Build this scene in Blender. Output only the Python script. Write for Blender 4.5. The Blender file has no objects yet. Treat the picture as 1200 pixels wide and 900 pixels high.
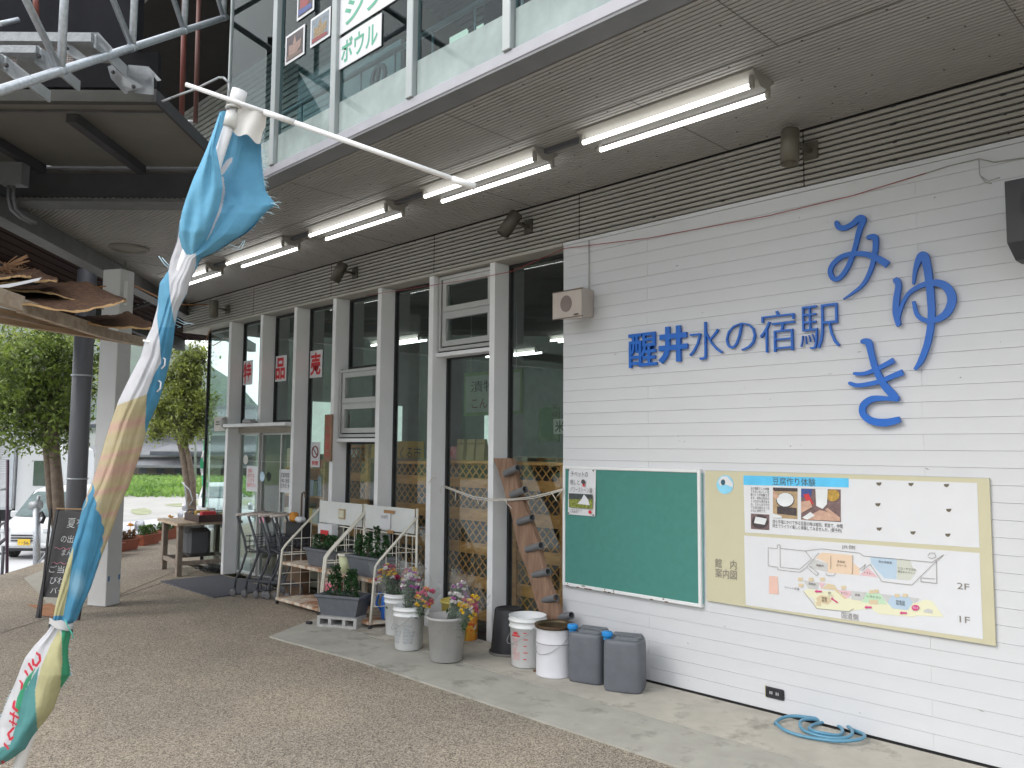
import bpy, math, random
from mathutils import Matrix, Vector, noise
random.seed(7)
R = math.radians
S = bpy.context.scene
COL = S.collection

# ------------------------------------------------------------------ camera
CX, CY, F, HC = 600.0, 450.0, 950.0, 1.6
YAW, PIT, ROL = 0.7837428704, 0.0799557194, 0.0076823284
fw = Vector((-math.cos(YAW)*math.cos(PIT), math.sin(YAW)*math.cos(PIT), math.sin(PIT)))
rt0 = fw.cross(Vector((0, 0, 1))).normalized()
up0 = rt0.cross(fw)
rt = rt0*math.cos(ROL) + up0*math.sin(ROL)
up = -rt0*math.sin(ROL) + up0*math.cos(ROL)
cam_d = bpy.data.cameras.new('camera')
cam = bpy.data.objects.new('camera', cam_d)
COL.objects.link(cam)
mw = Matrix.Identity(4)
for i, v in enumerate((rt, up, -fw)):
    for j in range(3):
        mw[j][i] = v[j]
mw.translation = Vector((0, 0, HC))
cam.matrix_world = mw
cam_d.sensor_width = 36
cam_d.lens = F/1200*36
cam_d.clip_start = 0.05
cam_d.clip_end = 5000
S.camera = cam

# ------------------------------------------------------------------ world, sun, exposure
SUN_EL, SUN_AZ = 36.0, 203.0      # direction the light comes from (compass-like, from +Y clockwise)
w = bpy.data.worlds.new('World'); S.world = w; w.use_nodes = True
nt = w.node_tree; nt.nodes.clear()
out = nt.nodes.new('ShaderNodeOutputWorld'); bg = nt.nodes.new('ShaderNodeBackground')
sky = nt.nodes.new('ShaderNodeTexSky'); sky.sky_type = 'NISHITA'; sky.sun_disc = False
sky.sun_elevation = R(SUN_EL); sky.sun_rotation = R(SUN_AZ)
sky.air_density = 1.0; sky.dust_density = 3.0; sky.ozone_density = 1.0
tc = nt.nodes.new('ShaderNodeTexCoord'); mp = nt.nodes.new('ShaderNodeMapping')
mp.inputs['Scale'].default_value = (1, 1, 2.6)
cn = nt.nodes.new('ShaderNodeTexNoise'); cn.inputs['Scale'].default_value = 2.2; cn.inputs['Detail'].default_value = 6
ramp = nt.nodes.new('ShaderNodeValToRGB'); ramp.color_ramp.elements[0].position = .30; ramp.color_ramp.elements[1].position = .52
ramp.color_ramp.elements[0].color = (.55, .55, .55, 1)
cloud = nt.nodes.new('ShaderNodeTexNoise'); cloud.inputs['Scale'].default_value = 3.5; cloud.inputs['Detail'].default_value = 5
cr2 = nt.nodes.new('ShaderNodeValToRGB')
cr2.color_ramp.elements[0].position = .3; cr2.color_ramp.elements[0].color = (9.5, 9.9, 10.6, 1)
cr2.color_ramp.elements[1].position = .7; cr2.color_ramp.elements[1].color = (14.5, 14.7, 15.0, 1)
mix = nt.nodes.new('ShaderNodeMix'); mix.data_type = 'RGBA'
L = nt.links.new
L(tc.outputs['Generated'], mp.inputs[0]); L(mp.outputs[0], cn.inputs['Vector']); L(mp.outputs[0], cloud.inputs['Vector'])
L(cn.outputs['Fac'], ramp.inputs[0]); L(cloud.outputs['Fac'], cr2.inputs[0])
L(ramp.outputs[0], mix.inputs['Factor']); L(sky.outputs[0], mix.inputs['A']); L(cr2.outputs[0], mix.inputs['B'])
L(mix.outputs['Result'], bg.inputs[0]); bg.inputs[1].default_value = 0.10
L(bg.outputs[0], out.inputs[0])
sd = bpy.data.lights.new('sun', 'SUN'); sd.energy = 0.9; sd.angle = R(28); sd.color = (1, .96, .9)
sun = bpy.data.objects.new('sun', sd); COL.objects.link(sun)
az = R(SUN_AZ); el = R(SUN_EL)
sdir = Vector((math.sin(az)*math.cos(el), math.cos(az)*math.cos(el), math.sin(el)))
sun.rotation_euler = (-sdir).to_track_quat('-Z', 'Y').to_euler()
sun.location = (0, 0, 30)
S.view_settings.view_transform = 'Standard'; S.view_settings.look = 'None'
S.view_settings.exposure = 0.95; S.view_settings.gamma = 1

# ------------------------------------------------------------------ pixel helpers (photo pixels 1200x900)
CAM = Vector((0, 0, HC))
def ray(x, y): return fw + rt*((x-CX)/F) - up*((y-CY)/F)
def onY(x, y, Y=4.72): d = ray(x, y); return CAM + d*(Y/d.y)
def onZ(x, y, Z=0.0): d = ray(x, y); return CAM + d*((Z-HC)/d.z)
def onD(x, y, D): return CAM + ray(x, y)*D          # D metres along the view axis

# ------------------------------------------------------------------ materials
MATS = {}
def lin(h):
    if isinstance(h, str):
        c = [int(h[i:i+2], 16)/255 for i in (0, 2, 4)]
        return tuple(x/12.92 if x <= .04045 else ((x+.055)/1.055)**2.4 for x in c)
    return h
def mat(name, col, rough=.6, metal=0, var=.12, scale=6.0, bump=0.0, bscale=60.0, stain=None, stain_amt=.5, stain_scale=3.0, stain_pos=.55, spec=.5, stretch=(1, 1, 1), emit=0, transl=0):
    if name in MATS: return MATS[name]
    m = bpy.data.materials.new(name); m.use_nodes = True; MATS[name] = m
    n = m.node_tree.nodes; l = m.node_tree.links.new; b = n['Principled BSDF']
    c = lin(col)
    b.inputs['Roughness'].default_value = rough; b.inputs['Metallic'].default_value = metal
    b.inputs['Specular IOR Level'].default_value = spec
    t = n.new('ShaderNodeTexCoord'); mpn = n.new('ShaderNodeMapping'); l(t.outputs['Object'], mpn.inputs[0])
    mpn.inputs['Scale'].default_value = stretch
    no = n.new('ShaderNodeTexNoise'); no.inputs['Scale'].default_value = scale; no.inputs['Detail'].default_value = 6; no.inputs['Roughness'].default_value = .62
    l(mpn.outputs[0], no.inputs['Vector'])
    r = n.new('ShaderNodeValToRGB'); l(no.outputs['Fac'], r.inputs[0])
    r.color_ramp.elements[0].position = .3; r.color_ramp.elements[1].position = .7
    r.color_ramp.elements[0].color = tuple(max(0, x*(1-var)) for x in c)+(1,)
    r.color_ramp.elements[1].color = tuple(min(1, x*(1+var)) for x in c)+(1,)
    res = r.outputs[0]
    if stain:
        s = lin(stain); n2 = n.new('ShaderNodeTexNoise'); n2.inputs['Scale'].default_value = stain_scale; n2.inputs['Detail'].default_value = 8; n2.inputs['Roughness'].default_value = .7
        l(mpn.outputs[0], n2.inputs['Vector'])
        r2 = n.new('ShaderNodeValToRGB'); l(n2.outputs['Fac'], r2.inputs[0]); r2.color_ramp.elements[0].position = stain_pos; r2.color_ramp.elements[1].position = min(1, stain_pos+.12)
        r2.color_ramp.elements[1].color = (stain_amt,)*3+(1,)
        mx = n.new('ShaderNodeMix'); mx.data_type = 'RGBA'; l(r2.outputs[0], mx.inputs['Factor']); l(res, mx.inputs['A']); mx.inputs['B'].default_value = s+(1,)
        res = mx.outputs['Result']
    l(res, b.inputs['Base Color'])
    if bump:
        nb = n.new('ShaderNodeTexNoise'); nb.inputs['Scale'].default_value = bscale; nb.inputs['Detail'].default_value = 5; l(mpn.outputs[0], nb.inputs['Vector'])
        bp = n.new('ShaderNodeBump'); bp.inputs['Strength'].default_value = bump; bp.inputs['Distance'].default_value = .01
        l(nb.outputs['Fac'], bp.inputs['Height']); l(bp.outputs[0], b.inputs['Normal'])
    if emit:
        b.inputs['Emission Color'].default_value = c+(1,); b.inputs['Emission Strength'].default_value = emit
    if transl:
        b.inputs['Subsurface Weight'].default_value = 0
    return m
def wood(name, c1, c2, scale=4, axis=(1, 12, 12), rough=.65):
    m = bpy.data.materials.new(name); m.use_nodes = True; MATS[name] = m
    n = m.node_tree.nodes; l = m.node_tree.links.new; b = n['Principled BSDF']; b.inputs['Roughness'].default_value = rough
    t = n.new('ShaderNodeTexCoord'); mp_ = n.new('ShaderNodeMapping'); mp_.inputs['Scale'].default_value = axis; l(t.outputs['Object'], mp_.inputs[0])
    no = n.new('ShaderNodeTexNoise'); no.inputs['Scale'].default_value = scale; no.inputs['Detail'].default_value = 7; no.inputs['Distortion'].default_value = .6; l(mp_.outputs[0], no.inputs['Vector'])
    r = n.new('ShaderNodeValToRGB'); l(no.outputs['Fac'], r.inputs[0]); r.color_ramp.elements[0].position = .32; r.color_ramp.elements[1].position = .68
    r.color_ramp.elements[0].color = lin(c1)+(1,); r.color_ramp.elements[1].color = lin(c2)+(1,); l(r.outputs[0], b.inputs['Base Color'])
    bp = n.new('ShaderNodeBump'); bp.inputs['Strength'].default_value = .35; bp.inputs['Distance'].default_value = .006; l(no.outputs['Fac'], bp.inputs['Height']); l(bp.outputs[0], b.inputs['Normal'])
    return m
def glass(name, tint=(.8, .9, .87), refl=1.6, base=.05, rough=.01, dirt=0.0, film=None, film_amt=0):
    m = bpy.data.materials.new(name); m.use_nodes = True; MATS[name] = m
    n = m.node_tree.nodes; l = m.node_tree.links.new; n.clear()
    o = n.new('ShaderNodeOutputMaterial'); tr = n.new('ShaderNodeBsdfTransparent'); gl = n.new('ShaderNodeBsdfGlossy'); mx = n.new('ShaderNodeMixShader')
    tr.inputs[0].default_value = tint+(1,); gl.inputs['Roughness'].default_value = rough; gl.inputs[0].default_value = (.93, 1, .98, 1)
    fr = n.new('ShaderNodeFresnel'); fr.inputs[0].default_value = 1.5
    ma = n.new('ShaderNodeMath'); ma.operation = 'MULTIPLY_ADD'; ma.inputs[1].default_value = refl; ma.inputs[2].default_value = base; ma.use_clamp = True
    ge = n.new('ShaderNodeNewGeometry'); iv = n.new('ShaderNodeMath'); iv.operation = 'SUBTRACT'; iv.inputs[0].default_value = 1; l(ge.outputs['Backfacing'], iv.inputs[1])
    mu = n.new('ShaderNodeMath'); mu.operation = 'MULTIPLY'; l(iv.outputs[0], mu.inputs[1])
    l(fr.outputs[0], ma.inputs[0]); l(ma.outputs[0], mu.inputs[0]); l(mu.outputs[0], mx.inputs[0]); l(tr.outputs[0], mx.inputs[1]); l(gl.outputs[0], mx.inputs[2])
    res = mx.outputs[0]
    if film:
        df = n.new('ShaderNodeBsdfDiffuse'); df.inputs[0].default_value = lin(film)+(1,); m2 = n.new('ShaderNodeMixShader')
        no = n.new('ShaderNodeTexNoise'); no.inputs['Scale'].default_value = 3; no.inputs['Detail'].default_value = 8
        t = n.new('ShaderNodeTexCoord'); l(t.outputs['Object'], no.inputs['Vector'])
        m3 = n.new('ShaderNodeMath'); m3.operation = 'MULTIPLY'; m3.inputs[1].default_value = film_amt*2; l(no.outputs['Fac'], m3.inputs[0])
        l(m3.outputs[0], m2.inputs[0]); l(res, m2.inputs[1]); l(df.outputs[0], m2.inputs[2]); res = m2.outputs[0]
    l(res, o.inputs[0])
    return m
def leafmat(name, c1, c2, scale=5, tr=.35):
    m = bpy.data.materials.new(name); m.use_nodes = True; MATS[name] = m
    n = m.node_tree.nodes; l = m.node_tree.links.new; b = n['Principled BSDF']; o = n['Material Output']
    gi = n.new('ShaderNodeTexCoord'); no = n.new('ShaderNodeTexNoise'); no.inputs['Scale'].default_value = scale; no.inputs['Detail'].default_value = 4; l(gi.outputs['Object'], no.inputs['Vector'])
    r = n.new('ShaderNodeValToRGB'); l(no.outputs['Fac'], r.inputs[0]); r.color_ramp.elements[0].position = .35; r.color_ramp.elements[1].position = .65
    r.color_ramp.elements[0].color = lin(c1)+(1,); r.color_ramp.elements[1].color = lin(c2)+(1,)
    l(r.outputs[0], b.inputs['Base Color']); b.inputs['Roughness'].default_value = .45
    t = n.new('ShaderNodeBsdfTranslucent'); l(r.outputs[0], t.inputs[0]); mx = n.new('ShaderNodeMixShader'); mx.inputs[0].default_value = tr
    l(b.outputs[0], mx.inputs[1]); l(t.outputs[0], mx.inputs[2]); l(mx.outputs[0], o.inputs[0])
    return m

M_white = mat('white_paint', (.60, .61, .635), .55, var=.035, scale=3, bump=.05, bscale=30, stain=(.20, .18, .16), stain_amt=.75, stain_scale=38, stain_pos=.735, stretch=(.35, 1, 1))
M_white2 = mat('fin_paint', (.80, .81, .83), .5, var=.05, scale=3, stain=(.3, .28, .25), stain_amt=.5, stain_scale=22, stain_pos=.72)
M_alu = mat('aluminium_frame', (.50, .50, .50), .4, .35, var=.05)
M_dark = mat('dark_gasket', (.02, .02, .022), .6)
M_rib = mat('ribbed_panel', (.34, .33, .305), .55, var=.06, scale=4)
M_ribdark = mat('rib_groove', (.04, .037, .035), .9, spec=.1)
M_soffit = mat('soffit_panel', (.315, .305, .29), .6, var=.05, scale=1.5, stain=(.19, .175, .155), stain_amt=.4, stain_scale=2.0, stain_pos=.6)
M_beam = mat('dark_steel', (.065, .065, .07), .7, 0, var=.15, spec=.2)
M_beamg = mat('grey_steel_beam', (.13, .13, .13), .6, .1, var=.2, stain=(.10, .08, .06), stain_amt=.6, stain_scale=4)
M_brown = mat('brown_eave', (.020, .008, .006), .9, var=.2, spec=.08)
M_galv = mat('galvanised_steel', (.50, .53, .57), .42, .55, var=.18, scale=40, bump=.05)
M_galv2 = mat('galvanised_plate', (.40, .42, .44), .5, .4, var=.15, scale=20)
M_redpipe = mat('red_oxide_pipe', (.20, .055, .04), .5, var=.15)
M_concrete = mat('apron_concrete', (.43, .405, .355), .9, var=.18, scale=2.5, bump=.25, bscale=140, stain=(.19, .18, .15), stain_amt=.75, stain_scale=2.6, stain_pos=.53)
M_conc2 = mat('apron_edge_concrete', (.36, .35, .31), .9, var=.14, scale=3.5, bump=.25, bscale=140, stain=(.17, .17, .14), stain_amt=.7, stain_scale=3.3, stain_pos=.54)
M_blue = mat('blue_letter_paint', (.010, .125, .52), .4, var=.05)
M_black = mat('black_plastic', (.018, .018, .022), .5, var=.1)
M_green = mat('green_felt_board', (.058, .22, .19), .85, var=.05, scale=20, bump=.1, bscale=300)
M_frame = mat('white_board_frame', (.72, .73, .74), .45, var=.04, stain=(.30, .16, .08), stain_amt=.8, stain_scale=20, stain_pos=.66)
M_cream = mat('map_cream', (.55, .52, .365), .45, var=.02)
M_paper = mat('white_paper', (.66, .67, .70), .6, var=.02)
M_ink = mat('dark_ink', (.07, .06, .06), .6)
M_tube = mat('fluorescent_tube', (1, 1, .98), .5, emit=2.4)
M_tube_in = mat('indoor_tube', (1, 1, .96), .5, emit=3.0)
M_lamp = mat('lamp_housing', (.27, .26, .235), .45, var=.05)
M_pail = mat('white_pail_plastic', (.72, .73, .74), .35, var=.03, scale=8, stain=(.5, .46, .38), stain_amt=.35, stain_scale=5, stain_pos=.6)
M_greyplastic = mat('grey_plastic', (.12, .13, .15), .5, var=.12, scale=12, stain=(.19, .19, .18), stain_amt=.5, stain_scale=14, stain_pos=.6)
M_greybucket = mat('weathered_grey_bucket', (.40, .39, .385), .55, var=.08, scale=9, stain=(.25, .24, .22), stain_amt=.35, stain_scale=7)
M_bluecap = mat('blue_cap', (.02, .25, .62), .4)
M_wood1 = wood('lattice_wood', (.44, .19, .055), (.66, .33, .115), 3, (2, 10, 10))
M_wood2 = wood('bark_edged_plank', (.17, .095, .06), (.29, .18, .12), 3, (9, 9, 1.5))
M_wood3 = wood('grey_weathered_wood', (.16, .125, .10), (.30, .25, .21), 3, (6, 6, 2))
M_pvc = mat('grey_pvc', (.14, .145, .155), .4, var=.06)
M_rope = mat('white_rope', (.55, .52, .47), .9)
M_cart = mat('cart_grey_steel', (.075, .08, .095), .45, .1, var=.1)
M_rack = mat('rack_cream_paint', (.74, .71, .63), .5, var=.06, stain=(.30, .11, .035), stain_amt=.85, stain_scale=16, stain_pos=.62)
M_rust = mat('rusty_shelf', (.62, .56, .47), .7, var=.1, stain=(.30, .115, .035), stain_amt=.9, stain_scale=5, stain_pos=.46)
M_hdr = mat('rack_header_board', (.66, .68, .67), .5, var=.04)
M_leaf = leafmat('shrub_leaf', (.012, .05, .012), (.035, .12, .03), 14)
M_tree = leafmat('tree_leaf', (.035, .055, .015), (.27, .37, .06), 5.5)
M_tree2 = leafmat('tree_leaf_yellow', (.05, .065, .02), (.36, .42, .08), 5.5)
M_trunk = mat('tree_bark', (.17, .13, .10), .9, var=.35, scale=12, bump=.8, bscale=25)
M_soil = mat('soil', (.04, .03, .02), .95, var=.3)
M_terra = mat('terracotta', (.30, .075, .035), .7, var=.12)
M_bark = mat('cedar_bark', (.105, .052, .028), .85, var=.45, scale=9, bump=.9, bscale=22, stretch=(1, 4, 4))
M_barkedge = mat('torn_bark_edge', (.42, .27, .13), .9, var=.3, scale=20)
M_post = mat('grey_drainpipe', (.135, .14, .16), .45, var=.05)
M_board = mat('chalkboard', (.025, .024, .028), .6, var=.15)
M_chalk = mat('chalk', (.62, .64, .66), .9)
M_matt = mat('door_mat', (.085, .09, .11), .95, var=.2, scale=60, bump=.5, bscale=300)
M_hose = mat('blue_hose', (.09, .25, .37), .35, var=.06)
M_pole = mat('white_pole', (.74, .74, .75), .35, var=.03)
M_shopglass = glass('shop_glass', (.90, .95, .94), 1.45, .025)
M_upglass = glass('upper_glass', (.62, .74, .76), .55, .01)
M_filmglass = glass('frosted_glass_band', (.5, .6, .58), 1.0, .04, film=(.40, .47, .46), film_amt=.72)
M_carglass = glass('car_glass', (.3, .38, .38), 2.0, .10)
M_floor = mat('shop_floor', (.22, .20, .17), .5)
M_inwall = mat('shop_wall', (.20, .20, .185), .8)
M_ceil_in = mat('shop_ceiling', (.11, .11, .105), .9)
M_red = mat('red_print', (.60, .02, .03), .5)

# ------------------------------------------------------------------ mesh builder and things
WM = {}
class MB:
    def __init__(s): s.v = []; s.f = []; s.mi = []; s.cur = 0; s.sm = []; s.smooth = False
    def add(s, vs, fs):
        b = len(s.v); s.v += [Vector(q) for q in vs]
        for f in fs: s.f.append(tuple(b+i for i in f)); s.mi.append(s.cur); s.sm.append(s.smooth)
        return s
    def box(s, x0, y0, z0, x1, y1, z1, M=None, bev=0.0):
        if x0 > x1: x0, x1 = x1, x0
        if y0 > y1: y0, y1 = y1, y0
        if z0 > z1: z0, z1 = z1, z0
        if bev > 0:
            b = min(bev, (x1-x0)*.45, (y1-y0)*.45, (z1-z0)*.45)
            vs = []; idx = {}
            for ix, x in ((0, x0), (1, x1)):
                for iy, y in ((0, y0), (1, y1)):
                    for iz, z in ((0, z0), (1, z1)):
                        sx = b if ix == 0 else -b; sy = b if iy == 0 else -b; sz = b if iz == 0 else -b
                        idx[ix, iy, iz] = len(vs)
                        vs += [(x, y+sy, z+sz), (x+sx, y, z+sz), (x+sx, y+sy, z)]
            I = idx; fs = []
            def q(k, cs): fs.append(tuple(I[c]+k for c in cs))
            for ix in (0, 1): q(0, [(ix, 0, 0), (ix, 1, 0), (ix, 1, 1), (ix, 0, 1)][::(1 if ix else -1)])
            for iy in (0, 1): q(1, [(0, iy, 0), (1, iy, 0), (1, iy, 1), (0, iy, 1)][::(-1 if iy else 1)])
            for iz in (0, 1): q(2, [(0, 0, iz), (1, 0, iz), (1, 1, iz), (0, 1, iz)][::(1 if iz else -1)])
            for ix in (0, 1):
                for iy in (0, 1): a, c = I[ix, iy, 0], I[ix, iy, 1]; fs.append((a, a+1, c+1, c) if ix != iy else (a, c, c+1, a+1))
                for iz in (0, 1): a, c = I[ix, 0, iz], I[ix, 1, iz]; fs.append((a, c, c+2, a+2) if ix != iz else (a, a+2, c+2, c))
            for iy in (0, 1):
                for iz in (0, 1): a, c = I[0, iy, iz], I[1, iy, iz]; fs.append((a+1, a+2, c+2, c+1) if iy != iz else (a+1, c+1, c+2, a+2))
            for k in I.values(): fs.append((k, k+1, k+2))
            if M: vs = [M @ Vector(p) for p in vs]
            return s.add(vs, fs)
        vs = [(x0, y0, z0), (x1, y0, z0), (x1, y1, z0), (x0, y1, z0), (x0, y0, z1), (x1, y0, z1), (x1, y1, z1), (x0, y1, z1)]
        if M: vs = [M @ Vector(p) for p in vs]
        return s.add(vs, [(0, 3, 2, 1), (4, 5, 6, 7), (0, 1, 5, 4), (1, 2, 6, 5), (2, 3, 7, 6), (3, 0, 4, 7)])
    def tube(s, pts, r, n=8, cap=True, closed=False):
        pts = [Vector(p) for p in pts]; k = len(pts); rs = r if isinstance(r, (list, tuple)) else [r]*k
        if not cap and False: pass
        T = []
        for i in range(k):
            a = pts[i-1] if (i > 0 or closed) else pts[i]; b = pts[(i+1) % k] if (i < k-1 or closed) else pts[i]
            t = (b-a); T.append(t.normalized() if t.length > 1e-9 else Vector((0, 0, 1)))
        u = T[0].orthogonal().normalized(); vs = []
        for i in range(k):
            u = (u - T[i]*u.dot(T[i])); u = u.normalized() if u.length > 1e-6 else T[i].orthogonal().normalized()
            vv = T[i].cross(u)
            for j in range(n):
                a = 2*math.pi*j/n; vs.append(pts[i] + (u*math.cos(a)+vv*math.sin(a))*rs[i])
        fs = []
        for i in range(k if closed else k-1):
            for j in range(n):
                a = i*n+j; b = i*n+(j+1) % n; c = ((i+1) % k)*n+(j+1) % n; d = ((i+1) % k)*n+j
                fs.append((a, b, c, d))
        o = s.smooth; s.smooth = True; s.add(vs, fs); s.smooth = o
        if cap and not closed:
            b = len(s.v)-len(vs)
            s.f.append(tuple(b+j for j in range(n))[::-1]); s.mi.append(s.cur); s.sm.append(False)
            s.f.append(tuple(b+(k-1)*n+j for j in range(n))); s.mi.append(s.cur); s.sm.append(False)
        return s
    def lathe(s, prof, n=32, c=(0, 0, 0), M=None, smooth=True):
        vs = []; fs = []; k = len(prof)
        for (r, z) in prof:
            for j in range(n):
                a = 2*math.pi*j/n; p = Vector((c[0]+r*math.cos(a), c[1]+r*math.sin(a), c[2]+z)); vs.append(M @ p if M else p)
        for i in range(k-1):
            for j in range(n): fs.append((i*n+j, i*n+(j+1) % n, (i+1)*n+(j+1) % n, (i+1)*n+j))
        o = s.smooth; s.smooth = smooth; s.add(vs, fs); s.smooth = o
        return s
    def prism(s, poly, d, M=None):
        """poly in local xy, extruded from z=0 to z=d, then M"""
        k = len(poly); vs = [Vector((x, y, 0)) for x, y in poly]+[Vector((x, y, d)) for x, y in poly]
        if M: vs = [M @ p for p in vs]
        fs = [tuple(range(k))[::-1], tuple(range(k, 2*k))]+[(i, (i+1) % k, k+(i+1) % k, k+i) for i in range(k)]
        return s.add(vs, fs)
    def leaves(s, pts, size, flat=.0, jitter=.5):
        for p in pts:
            a = Vector((random.gauss(0, 1), random.gauss(0, 1), random.gauss(0, 1)*(1-flat)))
            a = a.normalized() if a.length > 0 else Vector((1, 0, 0)); b = a.orthogonal().normalized()
            q = Matrix.Rotation(random.uniform(0, 6.28), 3, a); b = q @ b
            L_ = size*random.uniform(1-jitter, 1+jitter); W = L_*.42; cdir = a.cross(b)
            p = Vector(p)
            s.add([p-b*L_*.5, p+cdir*W*.5, p+b*L_*.5+a*L_*.12, p-cdir*W*.5], [(0, 1, 2, 3)])
        return s
    def build(s, name, m, parent=None, world=False, center=True):
        ms = m if isinstance(m, (list, tuple)) else [m]
        vs = s.v
        PW = WM.get(parent.name, Matrix.Identity(4)) if parent else Matrix.Identity(4)
        if world and parent: inv = PW.inverted(); vs = [inv @ p for p in vs]
        if center and vs:
            lo = Vector([min(p[i] for p in vs) for i in range(3)]); hi = Vector([max(p[i] for p in vs) for i in range(3)]); c = (lo+hi)/2
            if not parent: c.z = lo.z
        else: c = Vector((0, 0, 0))
        me = bpy.data.meshes.new(name); me.from_pydata([tuple(p-c) for p in vs], [], s.f)
        for q in ms: me.materials.append(q)
        me.polygons.foreach_set('material_index', s.mi); me.polygons.foreach_set('use_smooth', s.sm); me.update()
        o = bpy.data.objects.new(name, me); COL.objects.link(o)
        if parent: o.parent = parent
        o.location = c; WM[o.name] = PW @ Matrix.Translation(c)
        return o
def tag(o, label=None, cat=None, group=None, kind=None):
    if label: o['label'] = label
    if cat: o['category'] = cat
    if group: o['group'] = group
    if kind: o['kind'] = kind
    return o
def thing(name, label, cat, loc=(0, 0, 0), rz=0, group=None):
    o = bpy.data.objects.new(name, None); COL.objects.link(o); o.empty_display_size = .2
    o.location = loc; o.rotation_euler = (0, 0, rz)
    WM[o.name] = Matrix.Translation(Vector(loc)) @ Matrix.Rotation(rz, 4, 'Z')
    return tag(o, label, cat, group)
def copy_tree(o, loc=None, rz=None, label=None, parent=None):
    c = o.copy(); COL.objects.link(c); c.parent = parent
    if parent is None:
        if loc is not None: c.location = loc
        if rz is not None: c.rotation_euler = (0, 0, rz)
        if label: c['label'] = label
        WM[c.name] = Matrix.Translation(c.location) @ Matrix.Rotation(c.rotation_euler.z, 4, 'Z')
    for ch in list(o.children): copy_tree(ch, parent=c)
    return c
def share(src, name, parent, loc, rot=(0, 0, 0)):
    c = src.copy(); c.name = name; COL.objects.link(c); c.parent = parent; c.location = loc; c.rotation_euler = rot
    return c
def struct(name, b, m, label=None): o = b.build(name, m); o['kind'] = 'structure'; return o

WALLM = Matrix(((1, 0, 0, 0), (0, 0, -1, 0), (0, 1, 0, 0), (0, 0, 0, 1)))    # local x->X, y->Z, z->-Y
def text_mb(body, rect=None, M=None, depth=.001, bold=0.0, size=1.0, keep=False, spacing=1.0):
    """rect = (x0, x1, y0, y1) in the plane M; returns MB"""
    c = bpy.data.curves.new('t', 'FONT'); c.body = body; c.offset = bold; c.resolution_u = 3; c.space_character = spacing
    o = bpy.data.objects.new('t', c); COL.objects.link(o)
    dg = bpy.context.evaluated_depsgraph_get(); e = o.evaluated_get(dg); me = e.to_mesh()
    vs = [v.co.copy() for v in me.vertices]; fs = [tuple(p.vertices) for p in me.polygons]
    e.to_mesh_clear(); bpy.data.objects.remove(o); bpy.data.curves.remove(c)
    x0, x1 = min(v.x for v in vs), max(v.x for v in vs); y0, y1 = min(v.y for v in vs), max(v.y for v in vs)
    if rect:
        sx = (rect[1]-rect[0])/(x1-x0); sy = (rect[3]-rect[2])/(y1-y0)
        if keep: sx = sy = min(sx, sy)
        vs = [Vector((rect[0]+(v.x-x0)*sx, rect[2]+(v.y-y0)*sy, 0)) for v in vs]
    mb = MB()
    if depth > .002:       # extrude along boundary edges
        cnt = {}
        for f in fs:
            for i in range(len(f)):
                a, b = f[i], f[(i+1) % len(f)]; cnt[(a, b)] = 1
        k = len(vs)
        V = vs + [v+Vector((0, 0, depth)) for v in vs]
        FS = [tuple(i+k for i in f) for f in fs] + [tuple(reversed(f)) for f in fs]
        for (a, b) in cnt:
            if (b, a) not in cnt: FS.append((a, b, b+k, a+k))
        vs, fs = V, FS
    else: vs = [v+Vector((0, 0, depth)) for v in vs]
    if M: vs = [M @ v for v in vs]
    return mb.add(vs, fs)
def wallM(Y): return Matrix.Translation((0, Y, 0)) @ WALLM
def pxrect(x0, y0, x1, y1, Y):
    """photo-pixel box (left, top, right, bottom) -> X/Z rectangle on plane Y"""
    a = onY(x0, y0, Y); b = onY(x1, y1, Y); return (a.x, b.x, b.z, a.z)
def flat(poly, Y, layer, t=.0006):
    """thin printed patch on a wall plane: poly of (X,Z)"""
    return MB().prism(poly, t, Matrix.Translation((0, Y-layer, 0)) @ WALLM)
YW = 4.72
exec_parts = []
# ================================================================== SETTING
def pave_mat():
    m = bpy.data.materials.new('washed_aggregate_paving'); m.use_nodes = True
    n = m.node_tree.nodes; l = m.node_tree.links.new; b = n['Principled BSDF']; b.inputs['Roughness'].default_value = .9
    t = n.new('ShaderNodeTexCoord'); v = n.new('ShaderNodeTexVoronoi'); v.inputs['Scale'].default_value = 170; l(t.outputs['Object'], v.inputs['Vector'])
    bw = n.new('ShaderNodeRGBToBW'); l(v.outputs['Color'], bw.inputs[0])
    r = n.new('ShaderNodeValToRGB'); l(bw.outputs[0], r.inputs[0]); r.color_ramp.elements[0].position = .2; r.color_ramp.elements[1].position = .8
    r.color_ramp.elements[0].color = (.125, .104, .082, 1); r.color_ramp.elements[1].color = (.52, .455, .37, 1)
    no = n.new('ShaderNodeTexNoise'); no.inputs['Scale'].default_value = .9; no.inputs['Detail'].default_value = 6; l(t.outputs['Object'], no.inputs['Vector'])
    r2 = n.new('ShaderNodeValToRGB'); l(no.outputs['Fac'], r2.inputs[0]); r2.color_ramp.elements[0].position = .35; r2.color_ramp.elements[1].position = .7
    r2.color_ramp.elements[0].color = (.80, .80, .80, 1); r2.color_ramp.elements[1].color = (1.08, 1.05, 1.0, 1)
    mx = n.new('ShaderNodeMix'); mx.data_type = 'RGBA'; mx.blend_type = 'MULTIPLY'; mx.inputs['Factor'].default_value = 1
    l(r.outputs[0], mx.inputs['A']); l(r2.outputs[0], mx.inputs['B']); l(mx.outputs['Result'], b.inputs['Base Color'])
    bp = n.new('ShaderNodeBump'); bp.inputs['Strength'].default_value = .6; bp.inputs['Distance'].default_value = .008; l(v.outputs['Distance'], bp.inputs['Height']); l(bp.outputs[0], b.inputs['Normal'])
    return m
M_pave = pave_mat()
M_road = mat('pale_road', (.46, .46, .47), .9, var=.05, scale=1)  # one even pale grey over the whole road
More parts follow.
